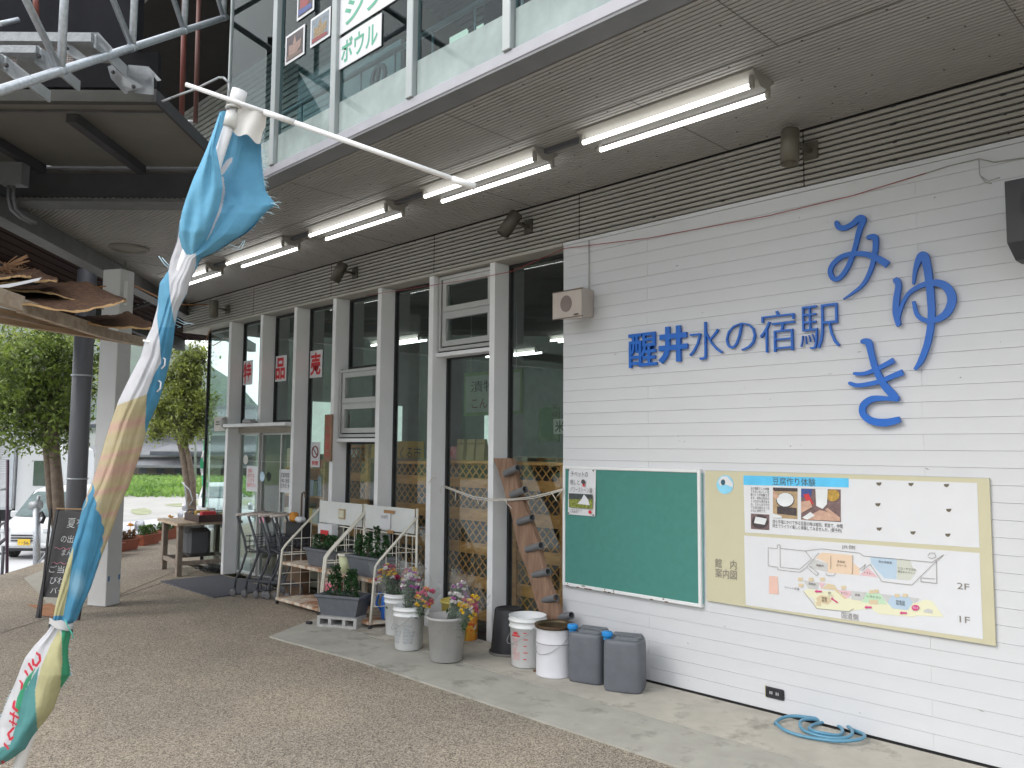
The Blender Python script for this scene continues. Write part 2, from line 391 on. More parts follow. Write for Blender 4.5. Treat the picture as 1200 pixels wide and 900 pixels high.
M_field = mat('field_ground', (.11, .15, .06), .95, var=.35, scale=.25)
M_gravel = mat('gravel_lot', (.34, .33, .31), .95, var=.12, scale=.6)
M_asphalt = mat('parking_asphalt', (.32, .32, .32), .9, var=.08, scale=2)
M_hill = mat('forested_hill', (.045, .08, .045), .95, var=.55, scale=.03, bump=1, bscale=.2)

ZL = -1.45      # lower ground outside
gnd = MB(); gnd.add([(-3000, -3000, ZL), (3000, -3000, ZL), (3000, 3000, ZL), (-3000, 3000, ZL)], [(0, 1, 2, 3)])
struct('ground', gnd, M_field)
# raised pavement platform: its far edge runs diagonally behind the planters
EDGE = [(-16.4, 8.6), (-15.2, 6.9), (-13.5, 4.55), (-12.85, 3.65), (-11.5, 2.6), (-9.6, .6), (-8.0, -1.4)]
poly = EDGE + [(-8.0, -6.0), (9, -6), (9, 4.745), (-11.2, 4.745), (-11.2, 12), (-16.4, 12)]
pv = MB().prism([(x, y) for x, y in poly][::-1], 1.6, Matrix.Translation((0, 0, -1.6)))
struct('pavement', pv, M_pave)
ap = MB().prism([(-6.88, 4.40), (-6.80, 4.2), (-6.37, 3.49), (-6.2, 3.47), (-5.2, 3.58), (4, 3.60), (4, 4.10), (-6.72, 4.10)][::1], .012, Matrix.Translation((0, 0, 0.0)))
ap2 = MB().prism([(-6.715, 4.115), (4, 4.115), (4, 4.70), (-6.98, 4.70), (-6.9, 4.42)], .014)
ap2o = struct('apron_slab', ap2, M_concrete)
ap = MB().prism([(-6.72, 4.11), (-6.37, 3.49), (-6.2, 3.50), (-5.2, 3.59), (4, 3.60), (4, 4.11)], .013)
struct('apron_slab', ap, M_conc2)
# light concrete strip panel near the far-left pavement joint
st = MB(); a = [onZ(28, 678), onZ(60, 664), onZ(100, 655), onZ(128, 700), onZ(60, 712)]
st.add([(p.x, p.y, .004) for p in a], [(0, 1, 2, 3, 4)][::1])
struct('pavement_patch', st, mat('pale_patch', (.36, .34, .29), .9, var=.1, bump=.3, bscale=200))
jn = MB()
for (x0, y0), (x1, y1) in (((0, 742), (132, 702)), ((132, 702), (262, 660)), ((128, 702), (210, 668))):
    a, b = onZ(x0, y0), onZ(x1, y1); d = (b-a).normalized(); s = Vector((-d.y, d.x, 0))*.006
    jn.add([a-s+Vector((0, 0, .003)), b-s+Vector((0, 0, .003)), b+s+Vector((0, 0, .003)), a+s+Vector((0, 0, .003))], [(0, 1, 2, 3)])
struct('pavement_joint', jn, mat('joint_dark', (.12, .10, .085), .95))
# outside ground
def sheet(name, pts, z, m): return struct(name, MB().add([(x, y, z) for x, y in pts], [tuple(range(len(pts)))]), m)
a = [(-16, 14), (-8, 2), (20, -2), (60, -5), (60, -60), (-60, -60), (-60, 10), (-35, 40)]
sheet('parking_lot', a, ZL+.004, M_asphalt)
def gz(x, y, z=ZL): p = onZ(x, y, z); return (p.x, p.y)
sheet('road', [gz(-260, 640), gz(-100, 622), gz(150, 612), gz(330, 592), gz(500, 600), gz(420, 640), gz(300, 680), gz(100, 690)], ZL+.012, M_road)
sheet('gravel_lot', [gz(-60, 585), gz(420, 577), gz(450, 590), gz(200, 606), gz(-60, 622)], ZL+.008, M_gravel)
pt = MB()
for cx_, cy_, rx, ry in ((165, 600, 14, 4), (262, 589, 44, 4.5), (215, 592, 20, 2)):
    pts = [gz(cx_+rx*math.cos(t*.628)*random.uniform(.8, 1.15), cy_+ry*math.sin(t*.628)*random.uniform(.8, 1.15)) for t in range(10)]
    pt.add([(x, y, ZL+.02) for x, y in pts], [tuple(range(10))])
struct('grass_patch', pt, mat('weedy_grass', (.25, .27, .16), .95, var=.3, scale=1))

# hills all round, with forest relief
def hills():
    b = MB(); b.smooth = True; n = 220; rings = [(330, 0), (420, .35), (520, .7), (640, 1.0), (900, .8)]
    for i in range(n):
        th = 2*math.pi*i/n
        # azimuth measured from the view: the ridge falls from left to right as in the photo
        c = Vector((math.cos(th), math.sin(th), 0))
        va = math.atan2(c.dot(Vector((.706, .708, 0))), c.dot(Vector((-.708, .706, 0))))
        h = 122 + 26*math.sin(th*2.0+.6)+16*noise.noise(Vector((math.cos(th)*4, math.sin(th)*4, 3.1)))
        if -1.2 < va < .2: h = 104 - 48*max(0, min(1.7, (va+.45)/.10)) + 5*noise.noise(Vector((th*20, 0, 0)))
        for r, k in rings:
            x, y = c.x*r, c.y*r
            z = ZL-1 + h*k*(r/640 if r <= 640 else 1) + (4+3*k)*noise.noise(Vector((x*.03, y*.03, 1)))*k*2.2
            b.v.append(Vector((x, y, z)))
    m = len(rings)
    for i in range(n):
        for j in range(m-1):
            a = i*m+j; c_ = ((i+1) % n)*m+j; b.f.append((a, c_, c_+1, a+1)); b.mi.append(0); b.sm.append(True)
    return b
struct('hills', hills(), M_hill)

# rough green verge in front of the house (uncountable plants)
gr = MB(); pts = []
for i in range(5200):
    x = random.uniform(95, 330); y = random.uniform(557, 583); p = onZ(x, y, ZL); pts.append((p.x, p.y, ZL+random.uniform(0, .5 if y > 566 else .12)))
gr.leaves(pts, .42, .5)
tag(gr.build('weeds', leafmat('weed_leaf', (.09, .20, .03), (.26, .42, .08), .3)), 'bright green rough weeds growing in front of the tiled house', 'weeds', kind='stuff')

# ================================================================== SHOP BUILDING
B = thing('station_shop_building', 'white boarded two-storey shop building with fins, glass and deep soffit', 'building', (-4, 4.72, 0))
XR = 3.0
# backing wall
MB().box(-4.17, YW+.03, 0.02, XR, YW+.25, 3.19).box(-4.17, YW+.03, 3.60, XR, YW+.25, 3.9).build('wall', M_inwall, B, True)
MB().box(-4.17, YW+.012, 0.0, XR, YW+.03, .03).build('base_gap', M_dark, B, True)
MB().box(-7.9, YW+.0, 0.001, -4.172, YW+.24, .006).build('sill_strip', M_dark, B, True)
# siding boards
NROW = 36; bz = 3.171/NROW
for r_ in range(NROW):
    z0 = .024 + r_*bz; z1 = z0+bz-.0013
    seams = [-3.37, -1.55, .27, 2.09] if r_ % 2 == 0 else [1.18]
    xs = [-4.17]+seams+[XR]
    for a, b in zip(xs, xs[1:]):
        j = random.uniform(-.0008, .0008)
        MB().box(a+.0002, YW-.002+j, z0, b-.0002, YW+.026, z1, bev=.0008).build('siding_board', M_white, B, True)
MB().box(-4.172, YW-.006, 3.197, XR, YW+.03, 3.222).build('wall_top_trim', M_white, B, True)
# ribbed band above, as real ribs on a dark backing
rb = MB()
for i in range(10):
    z = 3.232+i*.0352; rb.box(-11.3, YW-.012, z, XR, YW+.02, z+.0235, bev=.004)
tag(rb.build('band_rib', M_rib, B, True), kind='stuff')
MB().box(-11.3, YW+.012, 3.224, XR, YW+.05, 3.60).build('band_backing', M_ribdark, B, True)
sm_ = MB()
for x in (-9.24, -7.5, -5.76, -4.0, -2.19, -.4, 1.4): sm_.box(x-.003, YW-.0135, 3.225, x+.003, YW-.011, 3.585)
sm_.build('band_seam', M_ribdark, B, True)
sc = MB()
for i in range(26):
    for k in range(4): sc.box(-11+i*.55+random.uniform(-.02, .02), YW-.016, 3.24+k*.1056+.009, -11+i*.55+.012, YW-.010, 3.24+k*.1056+.018)
tag(sc.build('screw_head', M_dark, B, True), kind='stuff')
sf = MB(); rr_ = random.Random(12)
for i in range(85):
    x = rr_.uniform(-4.1, .2); z = rr_.uniform(.06, 3.1)
    if -4.2 < x < -1.2 and .55 < z < 1.5: continue
    L2 = rr_.uniform(.002, .007)*(3 if rr_.random() < .25 else 1); h2 = rr_.uniform(.0012, .0035); sk = rr_.uniform(-.004, .004)
    sf.prism([(x-L2, z+sk), (x, z-h2), (x+L2, z-sk), (x, z+h2)], .0005, wallM(YW-.0031))
tag(sf.build('wall_scuff', mat('scuff_grey', (.20, .19, .18), .9), B, True), kind='stuff')
# underside between fins and glass
MB().box(-11.3, YW-.01, 3.197, -4.175, YW+.34, 3.222).build('head_panel', mat('head_panel', (.40, .385, .35), .6), B, True)
# soffit ribs; plan outline of the soffit
DI = Vector((-7.55, 1.50)); DJ = Vector((-13.4, 6.35))     # diagonal edge beam
def soffit_range(y):
    xr = XR if y > 2.98 else None
    if xr is None: # between the stair beam line and diagonal
        # stair beam line runs from (-6.15,2.9) to (-7.55,1.5)
        xr = -6.15 + (y-2.9)
    t = (y-DI.y)/(DJ.y-DI.y); xl = DI.x + (DJ.x-DI.x)*t
    return xl, xr
rb = MB(); y = 1.56
while y < 8.2:
    xl, xr = soffit_range(y)
    if y > 6.2: xl = -13.2
    if y > YW-.02: xr = -11.3
    if y < 2.97 and y > 2.9: xr = -6.15
    if xr-xl > .05: rb.box(xl, y, 3.583, xr, y+.024, 3.60)
    y += .0335
tag(rb.build('soffit_rib', M_soffit, B, True), kind='stuff')
bk = MB().add([(XR, 2.95, 3.597), (-6.2, 2.95, 3.597), (DI.x, DI.y, 3.597), (DJ.x, DJ.y, 3.597), (-13.4, 9, 3.597), (-11.3, 9, 3.597), (-11.3, YW+.02, 3.597), (XR, YW+.02, 3.597)], [(0, 7, 6, 5, 4, 3, 2, 1)][::1])
bk.build('soffit_backing', mat('soffit_groove', (.26, .25, .235), .9, spec=.1), B, True)
sm_ = MB()
for x in (-9.0, -7.2, -5.4, -3.6, -1.8, 0): sm_.box(x-.0025, 3.0, 3.5815, x+.0025, 3.62, 3.584)
for x in (-8.1, -6.3, -4.5, -2.7, -.9): sm_.box(x-.0025, 3.62, 3.5815, x+.0025, YW-.02, 3.584)
sm_.box(-9.5, 3.617, 3.5805, XR, 3.622, 3.583)
sm_.build('soffit_seam', mat('seam_grey', (.12, .115, .105), .9), B, True)
sc = MB()
for i in range(60):
    for k in range(9):
        x = -9+i*.2+random.uniform(-.01, .01)+(k % 2)*.1; yv = 3.05+k*.2
        if random.random() < .55: sc.box(x, yv, 3.580, x+.008, yv+.008, 3.584)
tag(sc.build('soffit_screw', M_dark, B, True), kind='stuff')
# fascia: sill strip and grey underside trim
MB().box(-6.15, 2.845, 3.583, XR, 2.985, 3.5965).build('soffit_trim', mat('grey_trim', (.17, .175, .185), .5, var=.15, scale=3), B, True)
MB().box(-6.17, 2.84, 3.598, XR, 2.868, 3.662, bev=.004).build('fascia_strip', mat('white_fascia', (.36, .36, .40), .45, var=.06, scale=5, stain=(.36, .20, .08), stain_amt=.8, stain_scale=3.2, stain_pos=.66), B, True)
# upper glazing
mx_ = [-6.15, -5.36, -4.55, -3.72, -2.90, -2.07, -1.24, -.4]
for x in mx_:
    MB().box(x-(.03 if x > -6.1 else .012), 2.825 if x > -6.1 else 2.85, 3.66, x+(.03 if x > -6.1 else .012), 2.89 if x > -6.1 else 2.875, 7.2, bev=.004).build('mullion', mat('mullion_grey', (.34, .37, .37), .4, .2, var=.05), B, True)
for a, b in zip(mx_, mx_[1:]):
    win = MB().box(a+.036, 2.862, 3.885, b-.036, 2.870, 7.2).build('upper_pane', M_upglass, B, True)
    MB().box(a+.036, 2.860, 3.668, b-.036, 2.872, 3.884).build('frosted_pane', M_filmglass, B, True)
# upper floor interior: slab, ribbed ceiling, rear wall, handrail, dark partitions
MB().box(-6.1, 2.95, 3.602, XR, 9, 3.70).build('upper_floor', mat('upper_floor', (.12, .13, .13), .8), B, True)
rb = MB()
for i in range(60): rb.box(-6.2, 2.95+i*.09, 6.02, XR, 2.95+i*.09+.06, 6.05)
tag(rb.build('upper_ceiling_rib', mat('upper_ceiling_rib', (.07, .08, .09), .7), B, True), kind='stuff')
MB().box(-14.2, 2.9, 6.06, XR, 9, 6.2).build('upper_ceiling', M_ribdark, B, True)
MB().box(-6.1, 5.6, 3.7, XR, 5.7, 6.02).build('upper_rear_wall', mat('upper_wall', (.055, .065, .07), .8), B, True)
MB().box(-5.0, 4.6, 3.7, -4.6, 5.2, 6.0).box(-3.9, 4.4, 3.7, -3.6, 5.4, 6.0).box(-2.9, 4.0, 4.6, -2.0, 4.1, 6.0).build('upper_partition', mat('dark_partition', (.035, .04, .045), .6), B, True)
hr = MB().tube([(-6.0, 3.15, 4.27), (XR, 3.15, 4.27)], .018, 8)
for i in range(17): hr.tube([(-5.9+i*.4, 3.15, 3.7), (-5.9+i*.4, 3.15, 4.27)], .008, 6)
hr.build('handrail', mat('rail_grey', (.30, .33, .34), .4, .2), B, True)
# ring-shaped emblem on the inside wall (の)
pa_ = onY(402, 78, 3.75); pb_ = onY(468, 150, 3.75); MB().box(pa_.x, 3.75, 3.7, pb_.x, 3.78, pa_.z-.05).build('inner_panel', mat('pale_inner_panel', (.26, .29, .28), .7), B, True)
ec = onY(445, 90, 3.5); text_mb('の', (ec.x-.10, ec.x+.10, ec.z-.10, ec.z+.10), wallM(3.5), .02, .03).build('emblem', mat('emblem_dark', (.03, .04, .05), .5), B, True)
for (u0, v0, u1, v1) in ((495, 34, 505, 52), (556, 20, 590, 40), (527, 30, 547, 46)):
    a = onY(u0, v0, 5.5); b_ = onY(u1, v1, 5.5)
    MB().box(a.x, 5.5, b_.z, b_.x, 5.52, a.z).build('daylight_glow_patch', mat('upper_daylight_glow', (.80, .84, .68), .5, emit=.7, var=.3, scale=3), B, True)  # glowing patches put in for outside light coming through
# side return of the upper floor: ribbed cladding and green glass
rb = MB()
for i in range(75): rb.box(-14.0, 4.3, 3.62+i*.07, -6.3, 4.33, 3.62+i*.07+.05)
tag(rb.build('cladding_rib', mat('upper_cladding', (.42, .42, .39), .6), B, True), kind='stuff')
MB().box(-14.0, 4.332, 3.6, -6.3, 4.4, 9).build('upper_cladding_wall', M_ribdark, B, True)
MB().box(-6.9, 3.9, 3.62, -6.2, 3.915, 7.0).build('side_pane', M_upglass, B, True)

# fins and the glass front
fins = [-9.897, -9.07, -8.279, -7.471, -6.654, -5.84, -5.017]
for i, x in enumerate(fins):
    z0 = 1.885 if i == 1 else 0.004
    MB().box(x, YW, z0, x+.064, YW+.175, 3.196, bev=.003).build('fin', M_white2, B, True)
GY = 4.90
def pane(x0, x1, z0, z1, name='window', Y=GY, g=None):
    fr = MB(); t = .022
    fr.box(x0, Y-.015, z0, x0+t, Y+.03, z1).box(x1-t, Y-.015, z0, x1, Y+.03, z1).box(x0+t, Y-.015, z0, x1-t, Y+.03, z0+t).box(x0+t, Y-.015, z1-t, x1-t, Y+.03, z1)
    o = fr.build(name, M_dark if name == 'window' else M_alu, B, True)
    MB().box(x0+t, Y, z0+t, x1-t, Y+.008, z1-t).build('pane', g or M_shopglass, o, True)
    return o
pane(-10.87, -9.90, .03, 3.19)
pane(-9.83, -9.075, 1.90, 3.19); pane(-9.0, -8.285, 1.90, 3.19)
pane(-8.21, -7.475, .03, 3.19)
pane(-7.40, -6.66, 2.44, 3.19); pane(-7.40, -6.66, .03, 1.66)
pane(-6.585, -5.845, .03, 3.19)
pane(-5.77, -5.02, .03, 2.45)
pane(-4.95, -4.18, .03, 3.19)
# opening sash windows
def sashes(x0, x1, z0, z1, zm, Y=4.80):
    fr = MB(); t = .03
    fr.box(x0, Y-.03, z0, x0+t, Y+.10, z1).box(x1-t, Y-.03, z0, x1, Y+.10, z1).box(x0+t, Y-.03, z0, x1-t, Y+.10, z0+t).box(x0+t, Y-.03, z1-t, x1-t, Y+.10, z1)
    fr.box(x0+t, Y-.015, zm-.006, x1-t, Y+.08, zm+.006)
    o = fr.build('sash_window', M_alu, B, True)
    ga = MB(); ga.box(x0+t, Y-.005, z0+t, x0+t+.012, Y+.05, z1-t).box(x0+t, Y-.004, z0+t, x1-t, Y+.05, z0+t+.012)
    ga.box(x0-.012, Y-.012, z0-.012, x0-.001, Y+.09, z1+.01).box(x0-.012, Y-.012, z0-.012, x1, Y+.09, z0-.001)
    ga.build('gasket', M_dark, o, True)
    for a, b in ((z0+t+.014, zm-.008), (zm+.008, z1-t-.003)):
        s = MB(); q = .05; X0 = x0+t+.014; X1 = x1-t-.003
        s.box(X0, Y-.022, a, X0+q, Y+.02, b).box(X1-q, Y-.022, a, X1, Y+.02, b).box(X0+q, Y-.022, a, X1-q, Y+.02, a+q).box(X0+q, Y-.022, b-q, X1-q, Y+.02, b)
        s.build('sash', M_alu, o, True)
        MB().box(X0+q, Y, a+q, X1-q, Y+.006, b-q).build('pane', M_shopglass, o, True)
    MB().box(x0-.02, Y-.04, z0-.05, x1+.005, Y+.1, z0-.014, bev=.003).build('sill', M_white2, o, True)
sashes(-5.755, -5.02, 2.49, 3.185, 2.845)
sashes(-7.385, -6.66, 1.71, 2.42, 2.06)
# entrance canopy plate and sliding door
MB().box(-9.83, YW-.07, 1.845, -8.282, YW+.18, 1.885, bev=.004).build('door_canopy', M_white2, B, True)
MB().box(-9.2, YW-.13, 1.887, -9.0, YW-.05, 1.93, bev=.01).tube([(-9.2, YW-.09, 1.91), (-9.24, YW-.09, 1.90)], .018, 8).build('door_sensor', mat('sensor_grey', (.3, .3, .31), .4), B, True)
dr = MB().box(-9.83, 4.86, 1.775, -8.29, 4.97, 1.844).build('door_header', mat('door_header', (.30, .27, .22), .5), B, True)
for k, (a, b) in enumerate(((-9.83, -9.32), (-9.315, -8.80), (-8.795, -8.29))):
    o = pane(a, b, .03, 1.772, 'sliding_door', 4.90+(k == 1)*.03, M_shopglass)
dots = MB()
for i in range(60): dots.box(-9.7+i*.022, 4.889, 1.42, -9.7+i*.022+.008, 4.891, 1.428)
tag(dots.build('door_dots', M_paper, B, True), kind='stuff')
text_mb('お願い\n店内では\nマスクを\n着用下さい', (-9.60, -9.38, 1.10, 1.33), wallM(4.888), .0005).build('door_notice_text', M_red, MB().box(-9.63, 4.889, 1.05, -9.33, 4.893, 1.36).build('door_notice', M_paper, B, True), True)
text_mb('営業時間\n9:00-18:00\n定休日 水', (-8.78, -8.56, 1.12, 1.30), wallM(4.888), .0005).build('door_notice_text', M_ink, MB().box(-8.81, 4.889, 1.07, -8.53, 4.893, 1.34).build('door_notice', M_paper, B, True), True)
def disc(x, z, r, Y, m, par, name, n=20):
    return MB().prism([(x+r*math.cos(2*math.pi*i/n), z+r*math.sin(2*math.pi*i/n)) for i in range(n)], .002, wallM(Y)).build(name, m, par, True)
disc(-9.66, 1.44, .06, 4.888, mat('pale_sticker', (.62, .62, .6), .5), B, 'door_sticker')
disc(-9.22, 1.24, .06, 4.888, mat('blue_sticker', (.45, .60, .75), .5), B, 'door_sticker')
disc(-9.2, .74, .07, 4.888, mat('pink_sticker', (.75, .35, .45), .5), B, 'door_sticker')
disc(-8.9, .74, .05, 4.888, M_paper, B, 'door_sticker')
# ceiling/soffit pipe between lamps
MB().box(-9.6, 3.83, 3.553, -2.0, 3.862, 3.581).build('cable_duct', mat('cable_duct', (.09, .09, .1), .6), B, True)

# shop interior shell
MB().box(-11.2, 4.95, -.02, 3, 14, .0).build('shop_floor', M_floor, B, True)
MB().box(-11.2, 4.95, 3.23, 3, 14, 3.3).build('shop_ceiling', M_ceil_in, B, True)
MB().box(-11.2, 14, 0, 3, 14.1, 3.2).box(3, 4.95, 0, 3.1, 14, 3.2).build('shop_rear_wall', M_inwall, B, True)
MB().box(-11.05, 5.75, 0, -10.95, 14, 3.2).build('shop_side_wall', mat('side_wall_pale', (.30, .33, .32), .7), B, True)
for yy in (6.6, 7.8, 9.0, 10.2): MB().box(-10.949, yy, 1.3, -10.93, yy+.5, 2.3).build('side_glow_window', mat('side_daylight_glow', (.55, .68, .62), .5, emit=.45, var=.4, scale=2), B, True)  # emissive sheets on the solid wall stand in for daylight
pane_l = MB().box(-10.91, 4.96, .03, -10.90, 5.745, 3.19).build('side_window', M_shopglass, B, True)
# partition / pillars inside
MB().box(-6.1, 7.2, 0, -5.5, 7.8, 3.2).box(-9.4, 7.6, 0, -9.0, 8.0, 3.2).build('inner_pillar', mat('inner_pillar', (.24, .25, .27), .6), B, True)
MB().box(-4.6, 6.6, 0, -1.0, 6.7, 3.2).build('inner_partition', mat('dark_wood_partition', (.045, .02, .018), .5), B, True)
# grey door mat
mt = MB().prism([(-9.83, 3.95), (-8.42, 3.95), (-8.42, 4.68), (-9.83, 4.68)], .012)
tag(mt.build('door_mat', M_matt), 'large dark grey mat lying in front of the sliding entrance door', 'mat')

# ================================================================== WALL LETTERS AND SIGNS
KN = [('醒', 736, 390, 769, 430, .011, 'heavy squared blue kanji standing first in the row of wall letters'),
      ('井', 771, 382, 805, 425, .034, 'heavy blue hash-like kanji second in the row of wall letters'),
      ('水', 807, 377, 846, 421, -.016, 'thin blue kanji for water beside the heavy hash-like letter'),
      ('の', 850, 378, 885, 411, -.016, 'round looped thin blue hiragana between the water kanji and the inn kanji'),
      ('宿', 890, 364, 931, 412, -.014, 'thin blue kanji with a roof-like top, fifth letter of the row'),
      ('駅', 937, 357, 983, 408, -.012, 'thin blue kanji with a horse radical closing the row of letters')]
for ch, x0, y0, x1, y1, bd, lab in KN:
    a = onY(x0, (y0+y1)/2, YW-.03); b = onY(x1, (y0+y1)/2, YW-.03); c = onY((x0+x1)/2, y0, YW-.03); d_ = onY((x0+x1)/2, y1, YW-.03)
    o = text_mb(ch, (a.x, b.x, d_.z, c.z), wallM(YW-.010), .018, bd).build('wall_letter', M_blue)
    tag(o, lab, 'sign letter', 'blue letters of the small sign row')
def brush(strokes, name, label):
    T = thing(name, label, 'sign letter', tuple(onY(700+strokes[0][0][0]/2.609, 240+strokes[0][0][1]/2.609, YW-.02)), 0, 'large brush-written blue letters')
    for si, st_ in enumerate(strokes):
        P = [onY(700+u/2.609, 240+v/2.609, YW-.03) for u, v, _ in st_]; W = [q[2]*.00200 for q in st_]
        # catmull-rom
        pts = []; ws = []
        for i in range(len(P)-1):
            p0 = P[max(0, i-1)]; p1 = P[i]; p2 = P[i+1]; p3 = P[min(len(P)-1, i+2)]
            for k in range(7):
                t = k/7; pts.append(.5*((2*p1)+(p2-p0)*t+(2*p0-5*p1+4*p2-p3)*t*t+(3*p1-p0-3*p2+p3)*t**3)); ws.append(W[i]+(W[i+1]-W[i])*t)
        pts.append(P[-1]); ws.append(W[-1])
        vs = []; n = len(pts); D = .018
        for i in range(n):
            t = (pts[min(n-1, i+1)]-pts[max(0, i-1)]); t.y = 0; t.normalize(); s = Vector((-t.z, 0, t.x))*ws[i]*.5
            e = 0
            if i == 0: pts[i] = pts[i]-t*ws[i]*.25; s *= .6
            yb = YW-.014-si*.0011-i*.00004
            for q, yy in ((pts[i]+s, yb-D), (pts[i]-s, yb-D), (pts[i]-s, yb), (pts[i]+s, yb)): vs.append((q.x, yy, q.z))
        fs = [(0, 1, 2, 3), ((n-1)*4+3, (n-1)*4+2, (n-1)*4+1, (n-1)*4)]
        for i in range(n-1):
            for j in range(4): fs.append((i*4+j, i*4+(j+1) % 4, (i+1)*4+(j+1) % 4, (i+1)*4+j)[::-1])
        MB().add(vs, fs).build('brush_stroke', M_blue, T, True)
brush([[(730, 52, 12), (738, 68, 16), (757, 70, 15), (780, 58, 15), (800, 42, 20), (812, 46, 18), (800, 80, 15), (785, 140, 13), (765, 190, 13), (742, 222, 13), (722, 226, 14), (712, 205, 14), (720, 182, 14), (745, 160, 14), (780, 150, 14), (820, 151, 15), (855, 163, 18), (888, 183, 20)],
       [(826, 101, 12), (838, 97, 14), (850, 103, 16), (848, 150, 14), (835, 200, 12), (812, 243, 10), (780, 270, 7), (752, 289, 3)]],
      'wall_letter', 'topmost of the three large blue brush letters, with a crossing loop, under the red cable')
brush([[(912, 228, 18), (920, 246, 16), (914, 290, 17), (913, 330, 18), (921, 368, 12), (919, 350, 10), (932, 305, 9), (955, 268, 11), (1000, 243, 14), (1042, 239, 19), (1072, 256, 21), (1084, 290, 22), (1070, 328, 20), (1040, 350, 16), (1005, 354, 13), (978, 336, 11), (967, 295, 8)],
       [(966, 242, 6), (973, 195, 12), (987, 160, 20), (1000, 158, 22), (1010, 200, 20), (1019, 280, 19), (1021, 350, 18), (1010, 420, 17), (990, 475, 15), (970, 504, 6)]],
      'wall_letter', 'rightmost of the three large blue brush letters, a wide loop crossed by a tall stroke')
brush([[(784, 516, 9), (820, 515, 11), (870, 494, 13), (906, 475, 15)], [(770, 545, 10), (800, 552, 12), (860, 541, 13), (900, 525, 14), (934, 512, 17)],
       [(808, 418, 12), (828, 420, 20), (836, 450, 17), (850, 500, 17), (875, 548, 19), (900, 577, 22), (918, 596, 16)],
       [(920, 597, 8), (880, 592, 13), (840, 594, 18), (814, 613, 19), (813, 640, 18), (838, 660, 20), (880, 666, 22), (926, 656, 16)]],
      'wall_letter', 'lowest of the three large blue brush letters, two slanted bars over an open bowl')

# ---- green notice board and its poster
T = thing('notice_board', 'green felt notice board in a chipped white frame on the white wall', 'notice board', (-3.54, YW-.01, .58))
x0, x1, z0, z1 = -4.145, -2.935, .575, 1.475
MB().box(x0+.024, YW-.028, z0+.024, x1-.024, YW-.006, z1-.024).build('felt_panel', M_green, T, True)
for q in ((x0, z0, x0+.024, z1), (x1-.024, z0, x1, z1), (x0+.024, z0, x1-.024, z0+.024), (x0+.024, z1-.024, x1-.024, z1)):
    MB().box(q[0], YW-.036, q[1], q[2], YW-.004, q[3], bev=.004).build('frame', M_frame, T, True)
MB().box(x1+.0005, YW-.02, .60, x1+.004, YW-.004, 1.45).build('sliding_glass_edge', mat('aqua_edge', (.25, .5, .5), .2), T, True)
# chipped paint along the lower frame
ch_ = MB(); rr_ = random.Random(9)
for i in range(16):
    x = x0+.05+rr_.random()*.95; zc = z0+rr_.choice((.003, .019)); w_ = rr_.uniform(.004, .022)
    ch_.prism([(x-w_, zc-.002), (x-w_*.3, zc-.005), (x+w_, zc-.001), (x+w_*.6, zc+.004), (x-w_*.5, zc+.004)], .0006, wallM(YW-.0362))
tag(ch_.build('paint_chip', mat('rust_chip', (.16, .09, .06), .9, var=.4, scale=90), T, True), kind='stuff')
# poster
T = thing('poster', 'small white poster with garden photo pinned at the top left of the green board', 'poster', (-3.94, YW-.03, 1.11))
px0, px1, pz0, pz1 = -4.085, -3.82, 1.11, 1.455
g_ = MB(); n = 8; vs = []; fs = []
for i in range(n+1):
    for j in range(n+1):
        u, v = i/n, j/n; vs.append((px0+(px1-px0)*u, YW-.0305-.010*(abs(u-.5)*2)**3*(1-v)-.003*math.sin(u*3.1), pz0+(pz1-pz0)*v))
for i in range(n):
    for j in range(n): a = i*(n+1)+j; fs.append((a, a+n+1, a+n+2, a+1))
g_.smooth = True; g_.add(vs, fs); g_.build('sheet', M_paper, T, True)
Yp = YW-.046
text_mb('チベットの', (px0+.035, px0+.20, 1.395, 1.435), wallM(Yp), .0005).build('print_text', M_ink, T, True)
text_mb('癒しと', (px0+.025, px0+.12, 1.335, 1.375), wallM(Yp), .0005).build('print_text', M_ink, T, True)
text_mb('パワーストーン展', (px0+.025, px1-.025, 1.28, 1.318), wallM(Yp), .0005).build('print_text', M_ink, T, True)
disc(px0+.155, 1.36, .018, Yp, M_ink, T, 'print_mark'); disc(px0+.16, 1.335, .011, Yp, M_red, T, 'print_mark')
MB().prism([(px0+.015, 1.165), (px1-.02, 1.165), (px1-.02, 1.27), (px0+.015, 1.27)], .0005, wallM(Yp)).build('print_photo', mat('garden_print', (.20, .23, .04), .6, var=.8, scale=60), T, True)
MB().prism([(px0+.015, 1.225), (px1-.02, 1.235), (px1-.02, 1.27), (px0+.015, 1.27)], .0005, wallM(Yp-.001)).build('print_photo', mat('garden_dark', (.05, .06, .06), .6, var=.6, scale=60), T, True)
MB().prism([(px0+.10, 1.195), (px1-.045, 1.19), (px1-.06, 1.23), (px0+.165, 1.268), (px0+.14, 1.23)], .0005, wallM(Yp-.002)).build('print_photo', M_paper, T, True)
text_mb('六月十日より\n入場無料', (px0+.02, px0+.14, 1.125, 1.155), wallM(Yp), .0005).build('print_text', M_ink, T, True)
disc(px1-.045, 1.14, .014, Yp, M_red, T, 'print_mark')
for a, b in ((px0+.012, 1.445), (px1-.012, 1.445), (px0+.012, 1.12), (px1-.012, 1.12)): disc(a, b, .006, Yp-.001, M_black, T, 'pin', 8)

